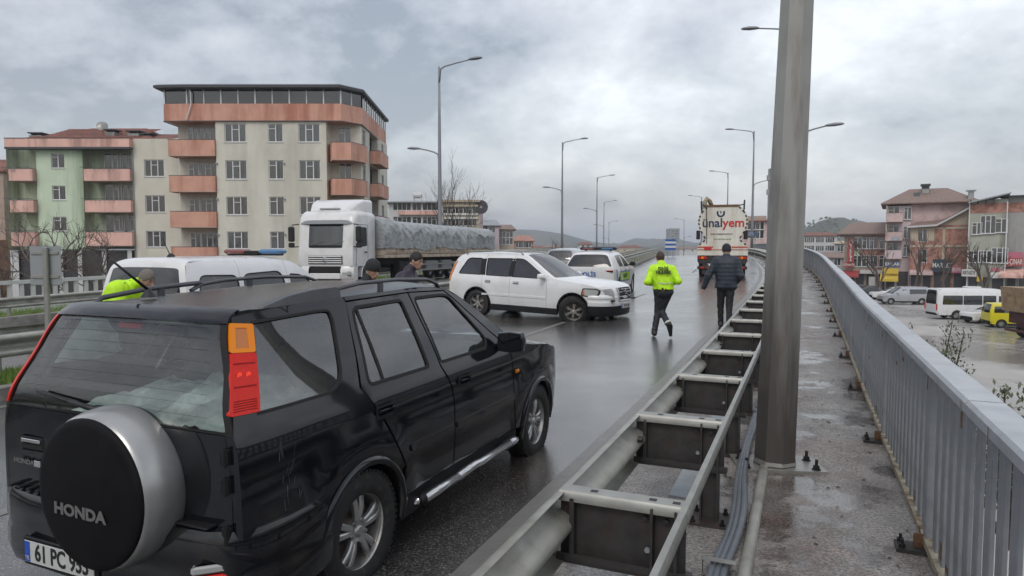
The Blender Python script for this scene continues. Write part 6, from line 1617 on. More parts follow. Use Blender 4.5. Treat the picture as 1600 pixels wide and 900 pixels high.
# ================= lower cream part + green block
YG = 60.0; gx = lambda u: px(u, YG); gv = lambda v: pz(v, YG); kg = YG/FPX
Gt = thing('apartment_block', 'pale green four-storey block with pink balconies and red tiled roof', 'building', (0, YG, 0))
wm = MB(); gr_rows = [(241, 264), (291, 313), (339, 361)]; hol = [(gx(86), gx(107), gv(b), gv(a)) for a, b in gr_rows]
facade(wm, 'wall_green', gx(63), gx(135), gv(389), gv(222), hol)
beige_rows = [(251, 277), (306, 332), (361, 386)]
hol2 = [(gx(230), gx(261), gv(b), gv(a)) for a, b in beige_rows]
facade(wm, 'wall_beige', gx(213), gx(284), BG, gv(219), hol2)
def quad(mb, m, x0, x1, y, z0, z1): mb.use(m).add([(x0, y, z0), (x1, y, z0), (x1, y, z1), (x0, y, z1)], [(0, 1, 2, 3)])
quad(wm, 'wall_green', gx(17), gx(63), 1.4, gv(389), gv(222)); quad(wm, 'wall_green', gx(135), gx(213), 1.4, gv(389), gv(222))
wm.use('wall_green')
for u in (63, 135, 213): wm.add([(gx(u), 0, gv(389)), (gx(u), 1.4, gv(389)), (gx(u), 1.4, gv(222)), (gx(u), 0, gv(222))], [(0, 1, 2, 3)])
wm.add([(gx(17), 0, BG), (gx(17), 12, BG), (gx(17), 12, gv(222)), (gx(17), 0, gv(222))], [(0, 1, 2, 3)])
quad(wm, 'wall_white', gx(17), gx(30), -.02, BG, gv(391)); 
for u in (92, 122, 160, 200): quad(wm, 'wall_white', gx(u), gx(u+7), -.02, BG, gv(391))
quad(wm, 'shop_dark', gx(17), gx(213), .3, BG, gv(391)); wm.build('wall', Gt)
for a, b in gr_rows: window_obj(Gt, gx(96.5), (gv(a)+gv(b))/2, gx(107)-gx(86)-.02, gv(a)-gv(b)-.02, 2, 'dark_room')
for a, b in beige_rows: window_obj(Gt, gx(245.5), (gv(a)+gv(b))/2, gx(261)-gx(230)-.02, gv(a)-gv(b)-.02, 3, 'dark_room')
for a, b in gr_rows:
    z = (gv(a)+gv(b))/2+.1
    window_obj(Gt, gx(161), z-.3, .75, 2.1, 1, 'dark_room', y=1.35, nm='balcony_door'); window_obj(Gt, gx(176), z, .9, 1.4, 2, 'dark_room', y=1.35); window_obj(Gt, gx(187), z-.3, .75, 2.1, 1, 'dark_room', y=1.35, nm='balcony_door'); window_obj(Gt, gx(201), z, 1.2, 1.4, 2, 'curtain', y=1.35)
    window_obj(Gt, gx(55), z-.3, .85, 2.1, 1, 'dark_room', y=1.35, nm='balcony_door')
for v0, v1 in ((266, 284), (314, 332), (363, 384)):
    for ua, ub in ((13, 63), (134, 213)):
        bo_ = balcony(Gt, gx(ua)+(.75 if ua < 20 else .42), gx(ub)-.02, gv(v1)+.18, 1.4, 1.9, (v1-v0)*kg-.18, 'salmon_pink', slab=.16)
        q = MB().use('slab_dark'); zz = gv(v0)+.14
        q.tube([(gx(ua)+.1, -.48, zz), (gx(ub)-.1, -.48, zz)], .02, 5); q.build('handrail', bo_)
        q = MB().use('galv_light')
        for u in np.linspace(ua+18, ub-26, 6): q.tube([(gx(u), -.50, zz), (gx(u), -.60, zz-.4)], .012, 4)
        q.build('flower_rack', bo_)
q = MB().use('salmon_pink'); q.box(gx(8)+.85, gx(214), -.6, 0, gv(233), gv(220)); q.use('slab_dark').box(gx(8)+.82, gx(214), -.63, 0, gv(220), gv(219)); q.box(gx(8)+.83, gx(214), -.62, 0, gv(236), gv(233)); q.build('parapet', Gt)
rf_ = MB(); hip_roof(rf_, 'tile_red', gx(34), gx(240), .3, 11, gv(219), 1.9, .2, .28); rfo = rf_.build('roof', Gt)
tile_rows(rfo, gx(60), gx(215), .2, gv(219), 5.2, gv(219)+1.75, 'tile_red', 9)
q = MB().use('tile_red'); q.add([(gx(205), 0, gv(219)), (gx(275), 0, gv(219)), (gx(275), 6, gv(219)+1.4), (gx(200), 6, gv(219)+1.4)], [(0, 1, 2, 3)]); q.build('roof', Gt)
q = MB().use('galv_light'); q.tube([(gx(213), -.08, gv(222)), (gx(213), -.08, BG)], .05, 6); q.build('downpipe', Gt)
for u, v, w_, nm in ((45, 217, 1.1, 'chimney'), (163, 212, .8, 'chimney'), (200, 214, 1.0, 'chimney'), (220, 218, .7, 'chimney')):
    q = MB().use('wall_grey'); q.box(gx(u)-w_/2, gx(u)+w_/2, 1.5, 2.5, gv(v+6), gv(v-8)); q.use('slab_dark').box(gx(u)-w_/2-.1, gx(u)+w_/2+.1, 1.4, 2.6, gv(v-8)+.15, gv(v-8)+.25)
    for s_ in (-1, 1): q.box(gx(u)+s_*w_*.35-.06, gx(u)+s_*w_*.35+.06, 1.6, 2.4, gv(v-8), gv(v-8)+.15)
    q.build(nm, Gt)
def dish(x, y, z, r, az, label):
    t = thing('satellite_dish', label, 'satellite dish', (x, y, z)); q = MB().use('galv_light'); q.lathe([(0, .0), (r*.5, .04), (r, .15), (r, .17), (r*.5, .06), (0, .02)], 20, 'Y'); M_r = Matrix.Rotation(az, 3, 'Z') @ Matrix.Rotation(-.5, 3, 'X')
    q.v = [tuple(M_r @ Vector(p)+Vector((0, 0, .8))) for p in q.v]; q.build('dish', t, smooth=40); q = MB().use('slab_dark'); q.tube([(0, .1, 0), (0, .1, .8)], .03, 5); q.tube([(0, .1, .8)]+[tuple(M_r @ Vector((0, -r*.2, -r*.4))+Vector((0, -.3, .8)))], .015, 4); q.build('mast', t)
dish(gx(151), YG+1.5, gv(207), .48, .4, 'large satellite dish on the red tiled roof of the green block')
# brown neighbour at the very left
Nt = thing('house', 'brownish low house cut off by the left picture edge', 'building', (0, 66, 0)); nx_ = lambda u: px(u, 66); nz_ = lambda v: pz(v, 66)
wm = MB(); hl_ = [(nx_(-12), nx_(-2), nz_(300), nz_(280)), (nx_(-12), nx_(-2), nz_(350), nz_(330))]; facade(wm, 'wall_brown', nx_(-60), nx_(11), BG, nz_(268), hl_); wm.use('wall_brown').add([(nx_(11), 0, BG), (nx_(11), 8, BG), (nx_(11), 8, nz_(268)), (nx_(11), 0, nz_(268))], [(0, 1, 2, 3)]); wm.build('wall', Nt)
for a in ((300, 280), (350, 330)): window_obj(Nt, nx_(-7), (nz_(a[0])+nz_(a[1]))/2, .6, 1.2, 1, 'dark_room')
q = MB(); hip_roof(q, 'tile_red', nx_(-60), nx_(10), 0, 8, nz_(268), 1.6, .3); q.build('roof', Nt)
q = MB().use('brick_red'); q.box(nx_(-60), nx_(14), -2.5, 0, BG, nz_(375)); q.build('porch', Nt)

# ================= generic small town house
def house(label, Y, u0, u1, vt, wall, rows, cols, roof=None, rh=6, depth=9, vb=None, cat='building', group=None, win=(1.2, 1.4), rz=0, cur='dark_room', name='house', ov=.4, right=None, extra=None):
    uc = (u0+u1)/2; a = -math.atan((uc-800)/FPX) if u0 > 1130 else 0; Xc = px(uc, Y)
    def X(u): tu = (u-800)/FPX; return (tu*Y-Xc)/(math.cos(a)-tu*math.sin(a))
    Z = lambda v: pz(v, Y); t = thing(name, label, cat, (Xc, Y, 0), a, group); zb = Z(vb) if vb else BG
    ww, wh = win; hs = [(X(c)-ww/2, X(c)+ww/2, Z(r)-wh/2, Z(r)+wh/2) for c in cols for r in rows]
    wm = MB(); facade(wm, wall, X(u0), X(u1), zb, Z(vt), hs)
    for u in (u0, u1): wm.use(right if (right and u == u1) else wall).add([(X(u), 0, zb), (X(u), depth, zb), (X(u), depth, Z(vt)), (X(u), 0, Z(vt))], [(0, 1, 2, 3)])
    wm.use('slab_dark').add([(X(u0), 0, Z(vt)), (X(u1), 0, Z(vt)), (X(u1), depth, Z(vt)), (X(u0), depth, Z(vt))], [(0, 1, 2, 3)])
    wm.build('wall', t)
    i = 0
    for c in cols:
        for r in rows: window_obj(t, X(c), Z(r), ww-.02, wh-.02, 3 if ww > 1.6 else 2, 'curtain' if i % 3 == 1 else cur); i += 1
    if roof: q = MB(); hip_roof(q, roof, X(u0), X(u1), 0, depth, Z(vt), rh*Y/FPX, ov, .22); q.build('roof', t)
    return t, X, Z
# ---------------------------------------------------------------- left barriers, sign, verge
def guard(label, t0, zoff, out, s0, s1, group=None, step=2.0, both=False):
    g = thing('guardrail', label, 'guardrail', group=group); s = s0
    while s < s1: wbeam(g, s, min(s1, s+8), t0, zoff+.42, out, name='beam'); s += 8
    pm = None; s = s0+.5; n = 0
    while s < s1:
        if pm is None:
            m = MB().use('galv_rail'); m.box(-.05, .05, -.03, .03, -.1, .70); m.box(-.05, .05, -.05, .05, .46, .66); pm = m.build('post', g); o = pm
        else: o = pm.copy(); COL.objects.link(o); o.parent = g
        o.location = rd(s, t0+(.09*-out), zoff); o.rotation_euler = (0, 0, rot_s(s)); s += step
    return g
guard('nearest steel guardrail on the grassy median at the left edge', 8.95, .10, -1, -6, 100)
guard('second guardrail on the median facing the oncoming carriageway', 9.95, .10, 1, -6, 100)
guard('outer guardrail beyond the oncoming carriageway in front of the white balustrade', 19.9, .02, -1, 4, 100)
bs = thing('balustrade', 'whitish concrete balustrade with upright posts along the far bridge edge', 'railing')
ribs = MB().use('white_rail'); ribbon(ribs, 4, 90, 2, [(22.5, 1.02), (22.5, 1.14), (22.3, 1.14), (22.3, 1.02)], True, True); ribs.build('top_rail', bs)
ribs = MB().use('white_rail'); ribbon(ribs, 4, 90, 2, [(22.5, .12), (22.5, .28), (22.3, .28), (22.3, .12)], True, True); ribs.build('bottom_rail', bs)
pm = None; s = 6.0; i = 0
while s < 88:
    if pm is None: m = MB().use('white_rail'); m.bbox((0, 0, .65), (.12, .12, .80), .02); pm = m.build('baluster', bs); o = pm
    else: o = pm.copy(); COL.objects.link(o); o.parent = bs
    o.location = rd(s, 22.4, 0); o.rotation_euler = (0, 0, rot_s(s)); s += .36; i += 1
# grass on the median and the verge
def tufts(name, t0, t1, s0, s1, n, h, z0, seed):
    rn = random.Random(seed); mb = MB().use('grass')
    for _ in range(n):
        s = rn.uniform(s0, s1); t = rn.uniform(t0, t1); p = rd(s, t, z0)
        if noise.noise(Vector((s*.8, t*2, seed))) < -.3: continue
        for k in range(5):
            a = rn.uniform(0, 6.28); L_ = h*rn.uniform(.5, 1.2); w_ = .008; dx, dy = math.cos(a), math.sin(a); b = p+Vector((rn.uniform(-.04, .04), rn.uniform(-.04, .04), 0))
            mb.add([b+Vector((-dy*w_, dx*w_, 0)), b+Vector((dy*w_, -dx*w_, 0)), b+Vector((dx*L_*.4, dy*L_*.4, L_))], [(0, 1, 2)])
    o = mb.build(name, rec=False); o['kind'] = 'stuff'; return o
tufts('median_grass', 8.84, 10.05, 2, 22, 13000, .15, .10, 3); tufts('verge_grass', 19.7, 22.2, 8, 34, 5000, .22, .06, 8)
# debris stones on the verge
rn = random.Random(12); mb = MB().use('kerb_concrete')
for _ in range(500):
    p = rd(rn.uniform(8, 32), rn.uniform(19.7, 22.2), .12); r = rn.uniform(.02, .09); mb.bbox(tuple(p), (r*2, r*1.6, r), r*.3, Matrix.Rotation(rn.random()*3, 4, 'Z'))
o = mb.build('rubble'); o['kind'] = 'stuff'
sg = thing('road_sign', 'plain grey back of a small rectangular road sign on a post in the median', 'sign', (px(68, 8.55), 8.55, road_z(px(68, 8.55), 8.55)), R(-3))
q = MB().use('galv_light'); q.bbox((.03, 0, .95), (.065, .045, 2.1), .01); q.build('post', sg); q = MB().use('metal_sheet'); q.bbox((0, -.05+.09, 1.76), (.41, .012, .50), .02); q.build('panel', sg)
for z in (1.62, 1.92): q = MB().use('galv_light'); q.bbox((0, .03, z), (.36, .02, .04), .004); q.build('bracket', sg)
# ---------------------------------------------------------------- bare trees
def tree(label, x, y, z, H, spread=.5, seed=1, lvl=5, r0=.14, group=None, name='bare_tree', lean=0, nb=3):
    rn = random.Random(seed); t = thing(name, label, 'tree', (x, y, z), 0, group); tk_ = MB().use('bark'); cr_ = MB().use('bark')
    def grow(p, d, L_, r, lv, mb):
        n = 3; pts = [p]; dd = d.copy()
        for i in range(n): dd = (dd+Vector((rn.uniform(-.16, .16), rn.uniform(-.16, .16), rn.uniform(-.04, .12)))).normalized(); pts.append(pts[-1]+dd*L_/n)
        mb.tube(pts, [r*(1-.14*i) for i in range(4)], 6 if lv > 2 else 3, cap=False)
        if lv <= 0: return
        for i in range(nb if lv < lvl else nb+1):
            a = rn.uniform(0, 6.28); sp = spread*rn.uniform(.6, 1.4); q = pts[rn.choice((1, 2, 3, 3))]
            ax = dd.cross(Vector((math.cos(a), math.sin(a), .2))).normalized(); nd_ = (dd*math.cos(sp)+ax*math.sin(sp)); grow(q, nd_.normalized(), L_*rn.uniform(.62, .85), r*.58, lv-1, cr_)
    grow(Vector((0, 0, 0)), Vector((lean, 0, 1)).normalized(), H*.34, r0, lvl, tk_)
    tk_.build('trunk', t, smooth=True); cr_.build('crown', t, rec=False, smooth=True); return t
tree('bare dark tree in front of the pale green block', px(92, 50), 50, -4, 9.4, .62, 4, 5, .20)
tree('bare bushy tree between the green block and the cream block', px(148, 48), 48, -4, 7.6, .60, 9, 5, .15)
tree('low tangled bare shrub tree in front of the shop windows of the green block', px(118, 46), 46, -3.5, 6.2, .75, 21, 5, .12)
tree('bare tree with upright twigs before the mid-left brown building', px(712, 95), 95, -4, 16, .33, 6, 5, .22)
tree('leafless tree at the left edge by the brown house', px(6, 48), 48, -4, 7.0, .5, 31, 5, .14)
# ---------------------------------------------------------------- middle-left houses beyond the trailer
t, X, Z = house('pinkish house with a grey roof and a rooftop solar tank left of the lamp post', 112, 608, 690, 316, 'wall_white', [322, 346], [622, 636, 652, 668, 682], 'metal_sheet', 6, 12, win=(1.5, 1.5), ov=.8)
q = MB().use('salmon_pink'); q.box(X(624), X(688), -.6, -.01, Z(336), Z(330)); q.build('balcony', t)
q = MB().use('wall_white'); q.tube([(X(641), 4, Z(303)), (X(655), 4, Z(303))], .5, 8); q.box(X(641), X(641)+.2, 3.6, 4.4, Z(316), Z(303)); q.box(X(655)-.2, X(655), 3.6, 4.4, Z(316), Z(303)); q.build('solar_tank', t)
t, X, Z = house('brownish corner building with white banners and a flat parapet behind the bare tree', 108, 691, 750, 316, 'wall_tan', [330, 347], [700, 712, 724, 738], None, 0, 12, win=(1.5, 1.3), right='wall_pink')
for v in (322, 335, 341): q = MB().use('sign_white' if v > 325 else 'wall_tan'); q.box(X(694), X(747), -.25, -.01, Z(v+1.5), Z(v-1.5)); q.build('banner', t)
q = MB().use('wall_tan'); q.box(X(689), X(751), -.5, .2, Z(316.5), Z(313)); q.build('parapet', t)
q = MB().use('slab_dark'); q.lathe([(.2, 0), (1.1, 0), (1.1, .3), (.2, .3)], 16, 'Y', (X(752), -.2, Z(324))); q.build('round_sign', t)
t, X, Z = house('grey-roofed low house right of the brown corner building', 125, 750, 779, 352, 'wall_lilac', [358], [757, 769], 'metal_sheet', 10, 9)
t, X, Z = house('tan two-storey house with brown roof near the blue hill', 135, 778, 803, 358, 'wall_tan', [366, 377], [785, 796], 'tile_brown', 8, 9, win=(1.4, 1.3))
t, X, Z = house('long low red-brick house at the end of the row by the blue hill', 150, 803, 833, 376, 'brick_red', [382], [810, 818, 826], 'brick_red', 9, 12)
t, X, Z = house('white house far off seen just right of the far lamp posts', 320, 905, 925, 382, 'wall_white', [385], [911, 919], 'tile_red', 4, 9)
tree('reddish bare tree far beyond the road left of the police car', px(870, 150), 150, -4, 9, .5, 14, 4, .2)
# tower block, chevron board, far fence
t, X, Z = house('distant grey-blue tower block over the crest of the road', 480, 1047, 1061, 357, 'metal_sheet', [361, 365, 369, 373, 377], [1051, 1057], None, 0, 14, win=(2.2, 1.2), name='tower_block')
cv = thing('chevron_sign', 'blue and white striped chevron board at the crest of the road', 'sign', (px(1047, 70), 70, road_z(px(1047, 70), 70)))
q = MB().use('galv_light'); q.box(-.3, -.24, -.03, .03, 0, 1.6); q.box(.24, .3, -.03, .03, 0, 1.6); q.build('post', cv)
for k in range(5): q = MB().use('sign_white' if k % 2 else 'police_blue'); q.box(-.55, .55, -.06, -.04, .7+.22*k, .92+.22*k); q.build('stripe', cv)
# pinkish block behind the tanker, sign, mast
t, X, Z = house('pink block with a brown top floor half hidden behind the tanker truck', 98, 1150, 1200, 345, 'wall_pink', [352, 366], [1173, 1186], 'tile_red', 5, 9, win=(1.2, 1.3))
q = MB().use('wall_brown'); q.box(X(1160), X(1196), -.3, 5, Z(345), Z(338)); q.build('roof_storey', t)
bs2 = thing('direction_sign', 'blue direction sign right of the tanker truck', 'sign', (px(1172, 60), 60, road_z(px(1172, 60), 60)))
q = MB().use('sign_blue'); q.bbox((0, 0, 2.05), (1.15, .04, .36), .02); q.build('panel', bs2)
q = MB().use('galv_light'); q.tube([(-.4, .04, 0), (-.4, .04, 2.1)], .03, 5); q.tube([(.4, .04, 0), (.4, .04, 2.1)], .03, 5); q.build('post', bs2)
text('ORDU', 'lettering', .16, 'sign_white', bs2, (0, -.03, 2.12), (math.pi/2, 0, 0), .001, 0, 1); text('SAMSUN', 'lettering', .13, 'sign_white', bs2, (0, -.03, 1.96), (math.pi/2, 0, 0), .001, 0, 1)
ms = thing('telecom_mast', 'slim antenna mast just left of the thick near lamp post', 'mast', (px(1199, 75), 75, -4))
q = MB().use('pole_far'); q.tube([(0, 0, 0), (0, 0, pz(265, 75)+4)], .14, 8); q.build('mast', ms)
for k in range(5): q = MB().use('wall_grey'); q.bbox((.2*(-1)**k, -.1, pz(268+11*k, 75)+4), (.22, .2, .6), .04); q.build('antenna', ms)
# ---------------------------------------------------------------- town on the right, below the flyover
def signboard(t, X, Z, u0, u1, v0, v1, m, txt='', tm='sign_white', y=-.5, sz=None, nm='shop_sign'):
    q = MB().use(m); q.box(X(u0), X(u1), y-.12, y, Z(v1), Z(v0)); o = q.build(nm, t)
    if txt: text(txt, 'lettering', sz or (Z(v0)-Z(v1))*.75, tm, o, ((X(u0)+X(u1))/2, y-.13, (Z(v0)+Z(v1))/2), (math.pi/2, 0, 0), .01, .01, min(1.2, (X(u1)-X(u0))/(len(txt)*.62*(sz or (Z(v0)-Z(v1))*.75))))
    return o
def awning(t, X, Z, u0, u1, v0, v1, m, d=1.6):
    q = MB().use(m); q.add([(X(u0), -d, Z(v1)), (X(u1), -d, Z(v1)), (X(u1), 0, Z(v0)), (X(u0), 0, Z(v0)), (X(u0), -d, Z(v1)-.3), (X(u1), -d, Z(v1)-.3)], [(0, 1, 2, 3), (0, 4, 5, 1), (0, 3, 4), (1, 5, 2)]); q.build('awning', t)
def shopfront(t, X, Z, us, v0, v1):
    for a, b in zip(us, us[1:]):
        q = MB().use('shop_dark'); q.box(X(a)+.15, X(b)-.15, -.06, -.02, BG, Z(v0)); q.use('galv_light').box(X(a)+.1, X(a)+.18, -.1, -.02, BG, Z(v0)); q.box(X(a)+.15, X(b)-.15, -.1, -.05, BG+.5, BG+.56); q.build('shop_window', t)
t, X, Z = house('long white two-storey building with red roof far right behind the railing', 165, 1245, 1307, 368, 'wall_white', [375, 388], [1250, 1256, 1262, 1268, 1277, 1283, 1292, 1299], 'tile_red', 6, 14, win=(1.0, 1.3))
t, X, Z = house('low brown-roofed house beside the white far building', 130, 1262, 1325, 402, 'wall_grey', [409], [1290, 1308], 'tile_brown', 8, 9)
t, X, Z = house('grey stepped house between the white building and the brown-roofed row', 150, 1303, 1332, 380, 'wall_grey', [388, 397], [1312, 1322], 'wall_tan', 4, 9)
t, X, Z = house('brick and green row with a broad brown roof and a tall red vertical sign', 96, 1318, 1392, 365, 'wall_brown', [380, 408], [1339, 1353, 1364, 1380], 'tile_brown', 20, 14, win=(1.15, 1.6), ov=1.0, cur='curtain')
q = MB().use('wall_green'); q.box(X(1334), X(1345), -.03, -.005, Z(420), Z(368)); o_ = q.build('green_wall', t)
q = MB().use('brick_red'); q.box(X(1346), X(1391), -.03, -.004, Z(398), Z(390)); q.box(X(1369), X(1391), -.03, -.004, Z(420), Z(370)); q.build('brick_panel', t)
for v in (380, 408):
    for u in (1339, 1353, 1364, 1380): window_obj(t, X(u), Z(v), 1.13, 1.58, 2, 'curtain', y=-.07)
so_ = signboard(t, X, Z, 1324, 1334, 374, 410, 'sign_red', '', y=-1.0, nm='vertical_sign')
for i, ch_ in enumerate('OTELİ'): text(ch_, 'lettering', .75, 'sign_white', so_, (X(1329), -1.14, Z(378.5+6.6*i)), (math.pi/2, 0, 0), .01, .02, .9)
signboard(t, X, Z, 1318, 1335, 410, 417, 'sign_red', 'LOKANTA', y=-.8); awning(t, X, Z, 1318, 1342, 423, 430, 'sign_red'); shopfront(t, X, Z, [1318, 1336, 1352, 1370, 1391], 428, 0)
awning(t, X, Z, 1344, 1390, 422, 424, 'wall_white', 1.0)
signboard(t, X, Z, 1358, 1368, 432, 446, 'sign_white')
# lilac block with balconies
t, X, Z = house('lilac four-storey block with balconies, brown roof and rooftop chimneys', 90, 1383, 1421, 322, 'wall_lilac', [], [], None, 0, 12)
q = MB().use('wall_pink'); q.box(X(1421), X(1516), 0.3, 11, BG, Z(318)); q.build('side_wall', t)
q = MB(); X_ = X; hip_roof(q, 'tile_brown', X(1384), X(1516), .0, 11, Z(318), 2.2, .8, .3); q.build('roof', t)
for i, v in enumerate((334, 363, 391)):
    window_obj(t, X(1394), Z(v), 1.3, 1.9, 2, 'dark_room', y=-.05); window_obj(t, X(1415.5), Z(v), .85, 1.6, 2, 'curtain', y=-.05)
    balcony(t, X(1382), X(1408), Z(v+12)+.1, -.02, 1.3, .95, ['wall_pink', 'sign_blue' if False else 'wall_pink', 'wall_lilac'][i])
    q = MB().use('wall_tan'); q.box(X(1382), X(1384), -1.2, -.05, Z(v+14), Z(v-12)); q.build('pillar', t)
q = MB().use('steel_plate'); q.box(X(1391), X(1404), -1.36, -1.34, Z(376), Z(370)); q.build('laundry', t)
signboard(t, X, Z, 1383, 1406, 408, 417, 'sign_blue', 'EMLAK', y=-1.4); signboard(t, X, Z, 1379, 1404, 419, 427, 'sign_yellow', '', y=-1.5); awning(t, X, Z, 1376, 1404, 427, 435, 'sign_yellow', 3.2); shopfront(t, X, Z, [1383, 1400, 1421], 424, 0)
q = MB().use('slab_dark'); q.box(X(1437), X(1449), 3, 4, Z(312), Z(289)); q.box(X(1435), X(1451), 2.8, 4.2, Z(290), Z(287)); q.use('wall_grey').box(X(1437.2), X(1448.8), 2.95, 3.0, Z(302), Z(295)); q.build('chimney', t)
q = MB().use('slab_dark'); q.add([(X(1424), 1, Z(313)), (X(1434), 1, Z(313)), (X(1434), 3, Z(300)), (X(1424), 3, Z(300))], [(0, 1, 2, 3)]); q.build('solar_panel', t)
dish(px(1492, 90), 90+1.0, Z(312), .7, -.3, 'grey satellite dish on the roof edge of the lilac block')
q = MB().use('wall_grey'); q.box(X(1513)-.3, X(1513)+.3, 0, .8, Z(330), Z(304)); q.use('metal_sheet').box(X(1513)-.5, X(1513)+.5, -.2, 1.0, Z(303), Z(301.5)); q.build('chimney', t)
# brick house with lean-to roof
t, X, Z = house('bare brick three-storey house with a slanting tan roof', 86, 1421, 1511, 352, 'brick_red', [367, 400], [1440], None, 0, 9, win=(1.1, 1.7), cur='curtain')
q = MB().use('wall_tan'); q.add([(X(1461), -.02, Z(352)), (X(1511), -.02, Z(352)), (X(1511), -.02, Z(327)), (X(1511), 8, Z(327)), (X(1511), 8, Z(352))], [(0, 1, 2), (1, 4, 3, 2)]); q.build('gable', t)
q = MB().use('tile_brown'); q.add([(X(1416), -.7, Z(353)), (X(1461), -.7, Z(351)), (X(1512), -.7, Z(325)), (X(1514), 8, Z(316)), (X(1470), 8, Z(330)), (X(1425), 8, Z(342))], [(0, 1, 4, 5), (1, 2, 3, 4)]); q.use('wall_white').loft([[(X(1416), -.72, Z(353)+d_), (X(1461), -.72, Z(351)+d_), (X(1512), -.72, Z(325)+d_)] for d_ in (-.22, 0)], False); q.build('roof', t)
q = MB().use('wall_tan'); q.box(X(1421), X(1511), -.05, -.02, Z(386), Z(383)); q.box(X(1421), X(1511), -.05, -.02, Z(358), Z(355)); q.box(X(1471), X(1475), -.05, -.02, Z(420), Z(355)); q.box(X(1421), X(1433), -.04, -.01, Z(376), Z(358)); q.box(X(1446), X(1458), -.04, -.01, Z(376), Z(358)); q.build('concrete_frame', t)
signboard(t, X, Z, 1457, 1487, 405, 424, 'sign_teal', 'MARKET', y=-.6, sz=.85); signboard(t, X, Z, 1487, 1502, 416, 426, 'sign_pink', 'BÜFE', y=-.6); awning(t, X, Z, 1422, 1458, 422, 426, 'wall_pink', 1.4); shopfront(t, X, Z, [1421, 1440, 1457, 1474, 1488, 1511], 426, 0)
# olive block with brick band and open metal roof
t, X, Z = house('olive-grey block with a brick top band under an open sheet-metal roof', 80, 1511, 1571, 312, 'wall_olive', [], [], None, 0, 9)
q = MB().use('brick_red'); q.box(X(1511), X(1571), -.03, -.01, Z(333), Z(318)); q.build('brick_band', t)
for u, v, w_, h_ in ((1524, 357, 1.0, 1.4), (1541, 351, 1.5, 2.1), (1562, 353, 1.2, 1.6), (1524, 401, 1.5, 1.4), (1541, 401, 1.2, 1.4), (1561, 399, 1.6, 1.8)): window_obj(t, X(u), Z(v), w_, h_, 3 if w_ > 1.3 else 2, 'curtain', y=-.05)
q = MB().use('metal_sheet'); q.add([(X(1509), -1, Z(316)), (X(1575), -1, Z(303)), (X(1575), 9, Z(301)), (X(1509), 9, Z(312)), (X(1509), -1, Z(318)), (X(1575), -1, Z(305))], [(0, 1, 2, 3), (0, 4, 5, 1)]); q.use('slab_dark')
for u in (1513, 1524, 1536, 1548): q.box(X(u)-.08, X(u)+.08, -.5, -.35, Z(319), Z(312))
q.build('sheet_roof', t)
for u in (1511.5, 1570): q = MB().use('pvc'); q.tube([(X(u), -.15, Z(316)), (X(u), -.15, BG)], .07, 6); q.build('downpipe', t)
signboard(t, X, Z, 1503, 1526, 421, 432, 'sign_white', 'KIRTASİYE', 'ink', y=-.7); signboard(t, X, Z, 1548, 1563, 418, 424, 'sign_pink', '', y=-.7); signboard(t, X, Z, 1548, 1568, 425, 434, 'sign_white', '', y=-.7); shopfront(t, X, Z, [1511, 1530, 1548, 1571], 433, 0); signboard(t, X, Z, 1527, 1536, 432, 440, 'sign_yellow', '', y=-.4)
# grey block on the far right
t, X, Z = house('plain grey rendered block with an orange top band at the right edge', 78, 1571, 1660, 305, 'wall_grey', [], [], 'slab_dark', 4, 9, ov=.8)
q = MB().use('brick_red'); q.box(X(1571), X(1660), -.04, -.01, Z(331), Z(316)); q.build('brick_band', t)
signboard(t, X, Z, 1566, 1597, 394, 403, 'sign_pink', '', y=-.5); so_ = signboard(t, X, Z, 1565, 1598, 403, 416, 'sign_red', 'ÖZ-ÇINAR', 'sign_white', y=-.6, sz=.9)
awning(t, X, Z, 1562, 1600, 420, 430, 'salmon_pink', 2.4); shopfront(t, X, Z, [1571, 1590, 1612, 1640], 430, 0)
# pollarded street trees
for i, (u, Y, H, lb) in enumerate(((1377, 84, 9.5, 'bare reddish street tree in front of the brick and green row'), (1431, 80, 8.5, 'bare street tree in front of the lilac block, behind the silver minivan'), (1472, 78, 6.8, 'pollarded tree in front of the dark market sign'), (1541, 74, 8.2, 'pollarded tree in front of the olive-grey block'))):
    tree(lb, px(u, Y), Y, BG, H, .38, 40+i, 4, .20, nb=3)
# shrubs growing up beside the railing
def shrub(label, x, y, z, H, seed, n=420):
    rn = random.Random(seed); t = thing('shrub', label, 'shrub', (x, y, z)); st_ = MB().use('bark'); lf_ = MB().use('leaf_grey')
    for b in range(9):
        a = rn.uniform(0, 6.28); tip = Vector((math.cos(a)*H*.35*rn.random(), math.sin(a)*H*.35*rn.random(), H*rn.uniform(.5, 1)))
        st_.tube([(0, 0, 0), tip*.5+Vector((rn.uniform(-.1, .1), rn.uniform(-.1, .1), 0)), tip], [.03, .02, .006], 5)
        for k in range(n//9):
            u = rn.uniform(.35, 1); p = tip*u+Vector((rn.gauss(0, .07), rn.gauss(0, .07), rn.gauss(0, .05))); d = Vector((rn.uniform(-1, 1), rn.uniform(-1, 1), rn.uniform(.0, 1.2))).normalized(); s_ = d.cross(Vector((0, 0, 1))).normalized()*.014; L_ = rn.uniform(.05, .10)
            lf_.add([p, p+d*L_*.5+s_, p+d*L_, p+d*L_*.5-s_], [(0, 1, 2, 3)])
    st_.build('stem', t); lf_.build('foliage', t, rec=False)
shrub('feathery evergreen shrub poking up beyond the middle of the walkway railing', px(1462, 11.5), 11.5, -1.2, 1.9, 2, 2600)
shrub('leafy shrub tip behind the railing at the right edge', px(1590, 6.6), 6.6, -1.1, 1.75, 5, 2600)
